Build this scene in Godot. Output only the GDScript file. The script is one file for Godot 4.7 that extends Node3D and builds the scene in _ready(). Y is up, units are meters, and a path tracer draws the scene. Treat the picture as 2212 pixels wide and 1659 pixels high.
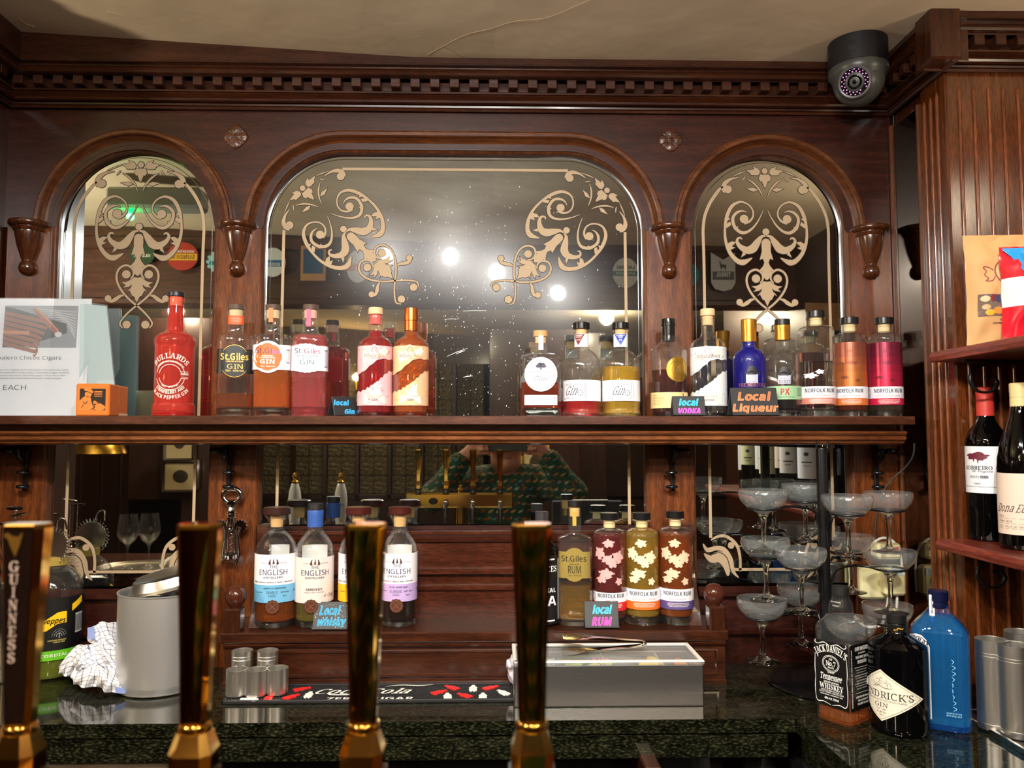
extends Node3D
# A pub back bar: mahogany arches with etched mirrors, bottles on a shelf and a step, coupes, granite counter, four brass taps in front.
const F := 1700.0                         # focal length in pixels of the 2212 x 1659 frame
const EYE := Vector3(0, 1.62, 1.775)
const X0 := -0.09                         # centre line of the back bar
const SHELF_Y := 1.6592
const COUNTER_Y := 1.1124
const STEP_Y := 1.2205
var look := Basis(Vector3.UP, -atan(39.0 / F)) * Basis(Vector3.RIGHT, atan(110.5 / F))
var rng := RandomNumberGenerator.new()
var mats := {}
var fonts := {}
var glyphs := {}
var used := {}

func _ready() -> void:
	rng.seed = 7
	setup_view()
	setup_lamps()
	build_textures()
	build_shell()
	build_back_wall()
	build_right_side()
	build_counter()
	build_room_behind()
	build_shelf_things()
	build_shelf_bottles()
	build_step_bottles()
	build_counter_things()
	build_coupes()
	build_front_bar()
	build_person()

func setup_view() -> void:
	var c := Camera3D.new()
	c.name = "camera"
	add_child(c)
	c.transform = Transform3D(look, EYE)
	c.near = 0.02
	c.far = 60.0
	var a := CameraAttributesPhysical.new()      # the small lens of a phone: the taps close by are a little soft
	a.frustum_focal_length = 12.0 / (829.5 / F)
	a.frustum_focus_distance = 1.68
	a.frustum_near = 0.02
	a.frustum_far = 60.0
	a.exposure_aperture = a.frustum_focal_length / 3.4
	c.attributes = a
	c.current = true
	var w := WorldEnvironment.new()
	w.name = "world"
	var e := Environment.new()
	e.background_mode = Environment.BG_COLOR
	e.background_color = Color(0.02, 0.02, 0.025)
	e.tonemap_mode = Environment.TONE_MAPPER_LINEAR
	e.tonemap_exposure = EXPOSURE
	e.sdfgi_enabled = true
	e.ssao_enabled = true
	e.ssil_enabled = true
	w.environment = e
	add_child(w)

const EXPOSURE := 1.0
# the four spot lamps on the beam over the bar, found from their reflections in the middle mirror: [u, v, aim, energy]
const SPOTS := [[835, 545, Vector3(-0.72, 1.25, 0.1), 1.0], [972, 545, Vector3(-0.2, 1.3, 0.05), 1.0], [1072, 580, Vector3(0.25, 1.3, 0.05), 1.0], [1203, 625, Vector3(0.85, 1.3, 0.2), 1.1]]
const SPOT_ENERGY := 1.35
const SPOT_COLOR := Color(1.0, 0.975, 0.95)

func setup_lamps() -> void:
	for k in SPOTS.size():
		var a = SPOTS[k]
		spot_lamp(at(a[0], a[1], -1.53) * Vector3(1, 1, -1), a[2], a[3])
	# two recessed downlights of the room behind, seen small in the mirrors
	for a in [[375, 648, 1.0], [1312, 665, 1.0]]:
		var p := aty(a[0], a[1], 2.49)
		downlight(Vector3(p.x, 2.485, -p.z), a[2])
	for x in [-1.3, -0.1, 1.1]:               # unseen nearer ones brightening the room behind, hidden from the mirrors by the beam
		downlight(Vector3(x, 2.485, 2.45), 1.3)
	added_fill_globe(Vector3(-1.95, 1.98, 0.95), 1.35, "added opal fill globe left of the bar, out of view, lighting the ceiling")
	added_fill_globe(Vector3(1.22, 2.2, 0.68), 0.1, "added opal fill globe over the right return of the bar, out of view")

func spot_lamp(p: Vector3, aim: Vector3, k: float) -> void:
	var t := thing("spot_lamp", "white spot lamp on the beam, aimed at the bottles", "lamp", p, "spot lamps over the bar")
	t.set_meta("label", ["white spot lamp reflected behind the left etched scroll", "white spot lamp reflected in the middle of the big mirror", "white spot lamp reflected just left of the right etched scroll", "white spot lamp on an arm, reflected low right in the big mirror"][used["spot_lamp"] - 1])
	var d := (aim - p).normalized()
	var b := Basis.looking_at(d)
	var m := MB.new()
	m.t = Transform3D(b * Basis(Vector3.RIGHT, -PI / 2), Vector3())     # y runs along the beam of light
	m.lathe([[0, -0.07], [0.012, -0.07], [0.016, -0.05], [0.03, 0.0], [0.031, 0.003], [0.028, 0.003], [0.014, -0.045], [0, -0.05]], 24)
	obj("housing", m, mat("white_enamel", Color(0.8, 0.8, 0.78), 0.35), t)
	var arm := MB.new()
	arm.tube([b * Vector3(0, 0, 0.055), Vector3(0, 0.035, 0.07), Vector3(0, 0.035, 0.128)], 0.006)
	obj("arm", arm, mat("white_enamel", Color(0.8, 0.8, 0.78), 0.35), t)
	var g := MB.new()
	g.t = m.t
	g.lathe([[0, -0.004], [0.024, -0.004], [0.024, -0.002], [0, 0.0]], 24)
	var lm := mat("lamp_face", Color(1, 1, 1), 0.4)
	lm.emission_enabled = true
	lm.emission = SPOT_COLOR
	lm.emission_energy_multiplier = 30.0
	obj("lamp_face", g, lm, t)
	var l := SpotLight3D.new()
	l.name = "spot_light"
	add_child(l, true)
	l.transform = Transform3D(b, p + d * 0.02)
	l.light_color = SPOT_COLOR
	l.light_energy = SPOT_ENERGY * k
	l.light_size = 0.024
	l.spot_angle = 56.0
	l.spot_angle_attenuation = 1.0
	l.spot_range = 9.0
	l.spot_attenuation = 2.0
	l.shadow_enabled = true

func added_fill_globe(p: Vector3, e: float, label: String) -> void:
	# opal globes added out of view as fill for the ceiling and bar
	var t := thing("added_fill_lamp", label, "lamp", p, "added fill globes out of view")
	var g := MB.new()
	g.lathe([[0, -0.06], [0.03, -0.052], [0.052, -0.03], [0.06, 0.0], [0.052, 0.03], [0.03, 0.052], [0.012, 0.059]], 24)
	var lm := mat("fill_globe_face", Color(1, 1, 1), 0.4)
	lm.emission_enabled = true
	lm.emission = Color(1.0, 0.88, 0.7)
	lm.emission_energy_multiplier = 3.0
	obj("globe", g, lm, t)
	var m := MB.new()
	m.lathe([[0.016, 0.055], [0.016, 0.075], [0.004, 0.08], [0.004, 2.49 - p.y]], 16)
	obj("stem", m, brass(0.25), t)
	var l := OmniLight3D.new()
	l.name = "added_fill_light"
	add_child(l, true)
	l.position = p
	l.light_color = Color(1.0, 0.93, 0.82)
	l.light_energy = e
	l.light_size = 0.05
	l.omni_range = 12.0
	l.omni_attenuation = 2.0
	l.shadow_enabled = true

func downlight(p: Vector3, k: float) -> void:
	var t := thing("downlight", ["small recessed ceiling downlight reflected beside the red bottle's cap", "small recessed ceiling downlight reflected above the yellow gin bottle", "unseen downlight behind the beam that brightens the room, leftmost of three", "unseen downlight behind the beam that brightens the room, middle of three", "unseen downlight behind the beam that brightens the room, rightmost of three"][used.get("downlight", 0)], "lamp", p, "ceiling downlights")
	var m := MB.new()
	m.lathe([[0.045, 0.012], [0.045, 0.0], [0.06, -0.004], [0.062, 0.0], [0.062, 0.012]], 24)
	obj("bezel", m, mat("white_enamel", Color(0.8, 0.8, 0.78), 0.35), t)
	var g := MB.new()
	g.lathe([[0, 0.003], [0.045, 0.003], [0.045, 0.008], [0, 0.008]], 24)
	var lm := mat("warm_face", Color(1, 1, 1), 0.4)
	lm.emission_enabled = true
	lm.emission = Color(1.0, 0.9, 0.72)
	lm.emission_energy_multiplier = 10.0
	obj("lamp_face", g, lm, t)
	var l := OmniLight3D.new()
	l.name = "downlight_light"
	add_child(l, true)
	l.position = p - Vector3(0, 0.06, 0)
	l.light_color = Color(1.0, 0.9, 0.76)
	l.light_energy = DOWN_ENERGY * k
	l.light_size = 0.045
	l.omni_range = 12.0
	l.omni_attenuation = 2.0
	l.shadow_enabled = true

const DOWN_ENERGY := 0.5

# ---------------------------------------------------------------- where a pixel of the frame lies in the room
func ray(u: float, v: float) -> Vector3:
	return look * Vector3((u - 1106.0) / F, -(v - 829.5) / F, -1.0)

func at(u: float, v: float, z: float) -> Vector3:
	var d := ray(u, v)
	return EYE + d * ((z - EYE.z) / d.z)

func aty(u: float, v: float, y: float) -> Vector3:
	var d := ray(u, v)
	return EYE + d * ((y - EYE.y) / d.y)

func px(z: float) -> float:               # metres that one pixel covers at that depth
	return (EYE.z - z) / F

# ---------------------------------------------------------------- objects
func numbered(called: String) -> String:
	var n: int = used.get(called, 0)
	used[called] = n + 1
	return called if n == 0 else "%s_%03d" % [called, n]

func thing(called: String, label: String, category: String, p := Vector3(), group := "") -> Node3D:
	var o := Node3D.new()
	o.name = numbered(called)
	add_child(o)
	o.position = p
	o.set_meta("label", label)
	o.set_meta("category", category)
	if group:
		o.set_meta("group", group)
	return o

func struct(called: String, label := "") -> Node3D:
	var o := Node3D.new()
	o.name = called
	add_child(o)
	o.set_meta("kind", "structure")
	if label:
		o.set_meta("label", label)
	return o

func obj(called: String, m, material: Material, parent: Node3D, label := "") -> MeshInstance3D:
	var o := MeshInstance3D.new()
	o.name = called
	o.mesh = m.commit() if m is MB else m
	o.material_override = material
	var n := called
	var k := 0
	while parent.has_node(NodePath(n)):
		k += 1
		n = "%s_%03d" % [called, k]
	o.name = n
	parent.add_child(o)
	if label:
		o.set_meta("label", label)
	return o

func dup(src: Node3D, called: String, p: Vector3, label: String, turn := 0.0) -> Node3D:
	var o: Node3D = src.duplicate()
	o.name = numbered(called)
	add_child(o)
	o.position = p
	o.rotation.y = turn
	o.set_meta("label", label)
	return o

# ---------------------------------------------------------------- materials
func mat(key: String, c := Color(0.5, 0.5, 0.5), rough := 0.5, metal := 0.0) -> StandardMaterial3D:
	if mats.has(key):
		return mats[key]
	var m := StandardMaterial3D.new()
	m.resource_name = key
	m.albedo_color = c
	m.roughness = rough
	m.metallic = metal
	mats[key] = m
	return m

func paint(c: Color, rough := 0.5, metal := 0.0) -> StandardMaterial3D:
	return mat("paint_%s_%d_%d" % [c.to_html(), int(rough * 100), int(metal * 100)], c, rough, metal)

func lin(r: float, g: float, b: float) -> Color:
	return Color(r, g, b).linear_to_srgb()

func rgb8(r: int, g: int, b: int) -> Color:
	return Color8(r, g, b)

func pane_glass(key := "clear_glass", a := 0.008, c := Color(0.9, 0.94, 0.93)) -> StandardMaterial3D:
	if mats.has(key):
		return mats[key]
	var m := mat(key, Color(c.r, c.g, c.b, a), 0.02)
	m.transparency = BaseMaterial3D.TRANSPARENCY_ALPHA
	m.metallic_specular = 0.6
	return m

func solid_glass(key: String, c: Color, a := 0.0, ior := 0.05, rough := 0.0) -> StandardMaterial3D:
	if mats.has(key):
		return mats[key]
	var m := mat(key, Color(c.r, c.g, c.b, a), rough)
	m.refraction_enabled = true
	m.refraction_scale = ior
	return m

func liquid(c: Color, a := 0.3) -> StandardMaterial3D:
	return solid_glass("liquid_%s_%d" % [c.to_html(), int(a * 100)], c, a, 0.033)

func wood(key: String, tint: Color, axis: int, rough := 0.32, coat := 0.35) -> StandardMaterial3D:
	key = "%s_%d" % [key, axis]
	if mats.has(key):
		return mats[key]
	var m := mat(key, tint, rough)
	m.albedo_texture = mats["wood_tex"]
	m.uv1_triplanar = true
	m.uv1_triplanar_sharpness = 6.0
	var s := Vector3(9, 9, 9)
	s[axis] = 0.9
	m.uv1_scale = s
	m.clearcoat_enabled = coat > 0.0
	m.clearcoat = coat
	m.clearcoat_roughness = 0.16
	m.metallic_specular = 0.5
	return m
# ---------------------------------------------------------------- mesh builder: every shape is given anticlockwise from outside
class MB:
	var v := PackedVector3Array()
	var n := PackedVector3Array()
	var uv := PackedVector2Array()
	var ix := PackedInt32Array()
	var t := Transform3D()
	var bend

	func at(p: Vector3) -> Vector3:
		return t * (bend.call(p) if bend else p)

	func commit() -> ArrayMesh:
		var a := []
		a.resize(Mesh.ARRAY_MAX)
		a[Mesh.ARRAY_VERTEX] = v
		a[Mesh.ARRAY_NORMAL] = n
		a[Mesh.ARRAY_TEX_UV] = uv
		a[Mesh.ARRAY_INDEX] = ix
		var m := ArrayMesh.new()
		if v.size():
			m.add_surface_from_arrays(Mesh.PRIMITIVE_TRIANGLES, a)
		return m

	func tri(a: Vector3, b: Vector3, c: Vector3) -> void:
		a = at(a); b = at(b); c = at(c)
		var d := (b - a).cross(c - a)
		if d.length_squared() < 1e-20:
			return
		d = d.normalized()
		var k := v.size()
		v.append_array([a, b, c])
		n.append_array([d, d, d])
		uv.append_array([Vector2(a.x, a.y), Vector2(b.x, b.y), Vector2(c.x, c.y)])
		ix.append_array([k, k + 2, k + 1])

	func quad(a: Vector3, b: Vector3, c: Vector3, d: Vector3) -> void:
		tri(a, b, c)
		tri(a, c, d)

	# rows of points; columns run round (first) and rows run up: normal = along columns x along rows
	func grid(rows: Array, closed := false) -> void:
		var nr := rows.size()
		var nc: int = rows[0].size()
		var p := []
		for r in rows:
			var q := PackedVector3Array()
			for x in r:
				q.append(at(x))
			p.append(q)
		var k := v.size()
		for j in nr:
			for i in nc:
				var du: Vector3
				var jj := j
				for tries in 3:
					var l := i - 1
					var rr := i + 1
					if closed:
						l = nc - 2 if l < 0 else l
						rr = 1 if rr > nc - 1 else rr
					else:
						l = maxi(l, 0)
						rr = mini(rr, nc - 1)
					du = p[jj][rr] - p[jj][l]
					if du.length_squared() > 1e-14:
						break
					jj = jj + 1 if jj + 1 < nr and j == 0 else maxi(jj - 1, 0)
				var dv: Vector3 = p[mini(j + 1, nr - 1)][i] - p[maxi(j - 1, 0)][i]
				var d := du.cross(dv)
				v.append(p[j][i])
				n.append(d.normalized() if d.length_squared() > 1e-24 else Vector3.UP)
				uv.append(Vector2(float(i) / maxi(nc - 1, 1), float(j) / maxi(nr - 1, 1)))
		for j in nr - 1:
			for i in nc - 1:
				var a := k + j * nc + i
				ix.append_array([a, a + nc + 1, a + 1, a, a + nc, a + nc + 1])

	# profile of [radius, height] from bottom to top with the outside on the right; sharp corners split the smoothing
	func lathe(prof: Array, seg := 32, sq := 2.0, zs := 1.0, flutes := 0, amp := 0.0, sharp := 0.6) -> void:
		var run := [prof[0]]
		for k in range(1, prof.size()):
			run.append(prof[k])
			var split := k == prof.size() - 1
			if not split:
				var a := Vector2(prof[k][0] - prof[k - 1][0], prof[k][1] - prof[k - 1][1])
				var b := Vector2(prof[k + 1][0] - prof[k][0], prof[k + 1][1] - prof[k][1])
				split = absf(a.angle_to(b)) > sharp
			if split:
				var rows := []
				for q in run:
					var row := PackedVector3Array()
					for i in seg + 1:
						var th := TAU * i / seg
						var c := cos(th)
						var s := sin(th)
						var f := 1.0
						if sq > 2.0:
							f = pow(pow(absf(c), sq) + pow(absf(s), sq), -1.0 / sq)
						if flutes:
							f *= 1.0 + amp * cos(flutes * th)
						row.append(Vector3(q[0] * f * s, q[1], q[0] * f * c * zs))
					rows.append(row)
				grid(rows, true)
				run = [prof[k]]

	func tube(path: Array, r, seg := 8, closed := false) -> void:
		var m := path.size()
		var rows := []
		var nn := Vector3()
		for k in m:
			var tg: Vector3
			if closed:
				tg = (path[(k + 1) % m] - path[(k + m - 1) % m]).normalized()
			else:
				tg = (path[mini(k + 1, m - 1)] - path[maxi(k - 1, 0)]).normalized()
			if k == 0:
				nn = tg.cross(Vector3.UP if absf(tg.y) < 0.9 else Vector3.RIGHT).normalized()
			else:
				nn = (nn - tg * nn.dot(tg)).normalized()
			var bb := tg.cross(nn)
			var rr: float = r[k] if r is Array else r
			var row := PackedVector3Array()
			for i in seg + 1:
				var a := TAU * i / seg
				row.append(path[k] + (nn * cos(a) + bb * sin(a)) * rr)
			rows.append(row)
		if closed:
			rows.append(rows[0])
		grid(rows, true)
		if not closed:
			for i in seg:
				tri(path[0], rows[0][i + 1], rows[0][i])
				tri(path[m - 1], rows[m - 1][i], rows[m - 1][i + 1])

	func box(c: Vector3, s: Vector3, b := 0.0) -> void:
		var h := s / 2.0
		b = minf(b, minf(h.x, minf(h.y, h.z)) * 0.9)
		var e := Vector3(b, b, b)
		for ax in 3:
			var u := Vector3(); var w := Vector3(); var d := Vector3()
			d[ax] = 1; u[(ax + 1) % 3] = 1; w[(ax + 2) % 3] = 1
			for sg in [-1.0, 1.0]:
				var o: Vector3 = c + d * h[ax] * sg
				var hu := u * (h - e)[(ax + 1) % 3]
				var hw := w * (h - e)[(ax + 2) % 3]
				if sg > 0:
					quad(o - hu - hw, o + hu - hw, o + hu + hw, o - hu + hw)
				else:
					quad(o - hu - hw, o - hu + hw, o + hu + hw, o + hu - hw)
			if b > 0.0:
				# the four bevels along this axis
				var l := d * (h - e)[ax]
				for su in [-1.0, 1.0]:
					for sw in [-1.0, 1.0]:
						var p1: Vector3 = c + u * h[(ax + 1) % 3] * su + w * (h - e)[(ax + 2) % 3] * sw
						var p2: Vector3 = c + u * (h - e)[(ax + 1) % 3] * su + w * h[(ax + 2) % 3] * sw
						if su * sw > 0:
							quad(p1 - l, p2 - l, p2 + l, p1 + l)
						else:
							quad(p2 - l, p1 - l, p1 + l, p2 + l)
		if b > 0.0:
			for sx in [-1.0, 1.0]:
				for sy in [-1.0, 1.0]:
					for sz in [-1.0, 1.0]:
						var a := c + Vector3(h.x * sx, (h.y - b) * sy, (h.z - b) * sz)
						var q := c + Vector3((h.x - b) * sx, h.y * sy, (h.z - b) * sz)
						var r := c + Vector3((h.x - b) * sx, (h.y - b) * sy, h.z * sz)
						if sx * sy * sz > 0:
							tri(a, q, r)
						else:
							tri(a, r, q)

	func prism(poly: PackedVector2Array, z0: float, z1: float) -> void:
		var area := 0.0
		for k in poly.size():
			area += poly[k].cross(poly[(k + 1) % poly.size()])
		if area < 0:
			poly = poly.duplicate()
			poly.reverse()
		var id := Geometry2D.triangulate_polygon(poly)
		for k in range(0, id.size(), 3):
			var a := poly[id[k]]
			var b := poly[id[k + 1]]
			var c := poly[id[k + 2]]
			if (b - a).cross(c - a) < 0:
				var s := b
				b = c
				c = s
			tri(Vector3(a.x, a.y, z1), Vector3(b.x, b.y, z1), Vector3(c.x, c.y, z1))
			if z0 < z1:
				tri(Vector3(a.x, a.y, z0), Vector3(c.x, c.y, z0), Vector3(b.x, b.y, z0))
		if z0 < z1:
			for k in poly.size():
				var a := poly[k]
				var b := poly[(k + 1) % poly.size()]
				quad(Vector3(a.x, a.y, z0), Vector3(b.x, b.y, z0), Vector3(b.x, b.y, z1), Vector3(a.x, a.y, z1))

	# a moulding: profile of [height y, depth z] from bottom to top, run from x0 to x1, ends capped back to depth zb
	func run_x(prof: Array, x0: float, x1: float, zb: float, steps := 1) -> void:
		for k in prof.size() - 1:
			for s in steps:
				var a := lerpf(x0, x1, float(s) / steps)
				var b := lerpf(x0, x1, float(s + 1) / steps)
				quad(Vector3(a, prof[k][0], prof[k][1]), Vector3(b, prof[k][0], prof[k][1]), Vector3(b, prof[k + 1][0], prof[k + 1][1]), Vector3(a, prof[k + 1][0], prof[k + 1][1]))
		var pl := PackedVector2Array()
		for q in prof:
			pl.append(Vector2(q[1], q[0]))
		pl.append(Vector2(zb, prof[-1][0]))
		pl.append(Vector2(zb, prof[0][0]))
		var id := Geometry2D.triangulate_polygon(pl)
		for k in range(0, id.size(), 3):
			var a := pl[id[k]]
			var b := pl[id[k + 1]]
			var c := pl[id[k + 2]]
			if (b - a).cross(c - a) < 0:
				var s := b
				b = c
				c = s
			tri(Vector3(x0, a.y, a.x), Vector3(x0, b.y, b.x), Vector3(x0, c.y, c.x))
			tri(Vector3(x1, a.y, a.x), Vector3(x1, c.y, c.x), Vector3(x1, b.y, b.x))

	# a moulding in the plane of the wall along a path (clockwise round an opening): profile of [outward, z] from inside to outside
	func frame(path: PackedVector2Array, prof: Array) -> void:
		var nm := PackedVector2Array()
		var m := path.size()
		for k in m:
			var a := (path[k] - path[maxi(k - 1, 0)]).normalized() if k > 0 else (path[1] - path[0]).normalized()
			var b := (path[mini(k + 1, m - 1)] - path[k]).normalized() if k < m - 1 else a
			var na := Vector2(-a.y, a.x)
			var nb := Vector2(-b.y, b.x)
			var h := (na + nb).normalized()
			nm.append(h / maxf(h.dot(na), 0.3))
		for j in prof.size() - 1:
			var rows := []
			for q in [prof[j], prof[j + 1]]:
				var row := PackedVector3Array()
				for k in m:
					var p: Vector2 = path[k] + nm[k] * q[0]
					row.append(Vector3(p.x, p.y, q[1]))
				rows.append(row)
			grid(rows)

	# a flat stroke of changing width on the plane z
	func stroke(pts: PackedVector2Array, w: PackedFloat32Array, z := 0.0) -> void:
		var m := pts.size()
		var row0 := PackedVector3Array()
		var row1 := PackedVector3Array()
		for k in m:
			var d := (pts[mini(k + 1, m - 1)] - pts[maxi(k - 1, 0)]).normalized()
			var nn := Vector2(-d.y, d.x) * w[k] * 0.5
			row0.append(Vector3(pts[k].x - nn.x, pts[k].y - nn.y, z))
			row1.append(Vector3(pts[k].x + nn.x, pts[k].y + nn.y, z))
		for k in m - 1:
			quad(row0[k], row0[k + 1], row1[k + 1], row1[k])

	# a star-shaped patch round c: rings let it follow a curved surface
	func fan(c: Vector2, outline: PackedVector2Array, z := 0.0, rings := 5) -> void:
		var m := outline.size()
		for r in rings:
			var f0 := float(r) / rings
			var f1 := float(r + 1) / rings
			for k in m:
				var a := outline[k]
				var b := outline[(k + 1) % m]
				var p := [c.lerp(a, f0), c.lerp(a, f1), c.lerp(b, f1), c.lerp(b, f0)]
				quad(Vector3(p[0].x, p[0].y, z), Vector3(p[1].x, p[1].y, z), Vector3(p[2].x, p[2].y, z), Vector3(p[3].x, p[3].y, z))

	func disc(c: Vector2, rx: float, ry := 0.0, z := 0.0, seg := 24, rings := 4) -> void:
		fan(c, ring(c, rx, ry if ry else rx, seg), z, rings)

	static func ring(c: Vector2, rx: float, ry: float, seg := 24) -> PackedVector2Array:
		var o := PackedVector2Array()
		for k in seg:
			o.append(c + Vector2(cos(TAU * k / seg) * rx, sin(TAU * k / seg) * ry))
		return o

	# a patch between two heights given per x
	func band(xs: Array, lo, hi, z := 0.0, vs := 1) -> void:
		for k in xs.size() - 1:
			var a: float = xs[k]
			var b: float = xs[k + 1]
			var la: float = lo.call(a) if lo is Callable else lo
			var lb: float = lo.call(b) if lo is Callable else lo
			var ha: float = hi.call(a) if hi is Callable else hi
			var hb: float = hi.call(b) if hi is Callable else hi
			for s in vs:
				var f := float(s) / vs
				var g := float(s + 1) / vs
				quad(Vector3(a, lerpf(la, ha, f), z), Vector3(b, lerpf(lb, hb, f), z), Vector3(b, lerpf(lb, hb, g), z), Vector3(a, lerpf(la, ha, g), z))

	func rect(x0: float, y0: float, x1: float, y1: float, z := 0.0, steps := 1) -> void:
		var xs := []
		for k in steps + 1:
			xs.append(lerpf(x0, x1, float(k) / steps))
		band(xs, y0, y1, z)

func spline(pts: Array, per := 6) -> PackedVector2Array:
	var o := PackedVector2Array()
	var m := pts.size()
	for k in m - 1:
		var a: Vector2 = pts[maxi(k - 1, 0)]
		var b: Vector2 = pts[k]
		var c: Vector2 = pts[k + 1]
		var d: Vector2 = pts[mini(k + 2, m - 1)]
		for s in per:
			o.append(b.cubic_interpolate(c, a, d, float(s) / per))
	o.append(pts[m - 1])
	return o

func spline3(pts: Array, per := 6) -> Array:
	var o := []
	var m := pts.size()
	for k in m - 1:
		var a: Vector3 = pts[maxi(k - 1, 0)]
		var b: Vector3 = pts[k]
		var c: Vector3 = pts[k + 1]
		var d: Vector3 = pts[mini(k + 2, m - 1)]
		for s in per:
			o.append(b.cubic_interpolate(c, a, d, float(s) / per))
	o.append(pts[m - 1])
	return o

func widths(w: Array, m: int) -> PackedFloat32Array:
	var o := PackedFloat32Array()
	for k in m:
		var f := float(k) / maxi(m - 1, 1) * (w.size() - 1)
		var i := mini(int(f), w.size() - 2)
		o.append(lerpf(w[i], w[i + 1], f - i))
	return o

# lettering: laid out by TextMesh, fitted to a box w x h round (x, y); arc = [radius, +1 over / -1 under] bends it round (x, y)
func letters(m: MB, s: String, x: float, y: float, w: float, h: float, font := "sans", shear := 0.0, arc := [], z := 0.0) -> void:
	var key := s + "|" + font
	if not glyphs.has(key):
		if not fonts.has(font):
			var f := SystemFont.new()
			f.font_names = PackedStringArray(["Droid Serif" if font.begins_with("serif") else "Droid Sans Mono" if font.begins_with("mono") else "Droid Sans"])
			f.font_weight = 700 if font.ends_with("bold") else 400
			fonts[font] = f
		var tm := TextMesh.new()
		tm.font = fonts[font]
		tm.text = s
		tm.font_size = 24
		tm.pixel_size = 0.01
		tm.depth = 0.0
		tm.curve_step = 2.0
		var a := tm.surface_get_arrays(0) if tm.get_surface_count() else []
		glyphs[key] = [a[Mesh.ARRAY_VERTEX], a[Mesh.ARRAY_INDEX]] if a.size() else [PackedVector3Array(), PackedInt32Array()]
	var vs: PackedVector3Array = glyphs[key][0]
	var id = glyphs[key][1]
	if vs.is_empty():
		return
	var lo := vs[0]
	var hi := vs[0]
	for p in vs:
		lo = lo.min(p)
		hi = hi.max(p)
	var sy := h / maxf(hi.y - lo.y, 1e-6)
	var sx := w / maxf(hi.x - lo.x, 1e-6) if w > 0 else sy
	var q := PackedVector3Array()
	for p in vs:
		var lx := (p.x - (lo.x + hi.x) / 2) * sx
		var ly := (p.y - (lo.y + hi.y) / 2) * sy
		lx += ly * shear
		if arc.size():
			var r: float = arc[0]
			var th := lx / r
			var rr: float = r + ly * arc[1]
			q.append(Vector3(x + sin(th) * rr, y + cos(th) * rr * arc[1], z))
		else:
			q.append(Vector3(x + lx, y + ly, z))
	if id == null or id.size() == 0:
		id = range(q.size())
	for k in range(0, id.size(), 3):
		var a := q[id[k]]
		var b := q[id[k + 1]]
		var c := q[id[k + 2]]
		if (b - a).cross(c - a).z < 0:
			m.tri(a, c, b)
		else:
			m.tri(a, b, c)

# ---------------------------------------------------------------- computed textures
func tex_from(w: int, h: int, f: Callable) -> ImageTexture:
	var d := PackedByteArray()
	d.resize(w * h * 3)
	var k := 0
	for y in h:
		for x in w:
			var c: Color = f.call(x, y)
			d[k] = int(clampf(c.r, 0, 1) * 255)
			d[k + 1] = int(clampf(c.g, 0, 1) * 255)
			d[k + 2] = int(clampf(c.b, 0, 1) * 255)
			k += 3
	return ImageTexture.create_from_image(Image.create_from_data(w, h, false, Image.FORMAT_RGB8, d))

func noise_img(sd: int, freq: float, size: int, oct := 4) -> Image:
	var nz := FastNoiseLite.new()
	nz.seed = sd
	nz.noise_type = FastNoiseLite.TYPE_SIMPLEX_SMOOTH
	nz.frequency = freq
	nz.fractal_octaves = oct
	return nz.get_seamless_image(size, size)

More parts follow.
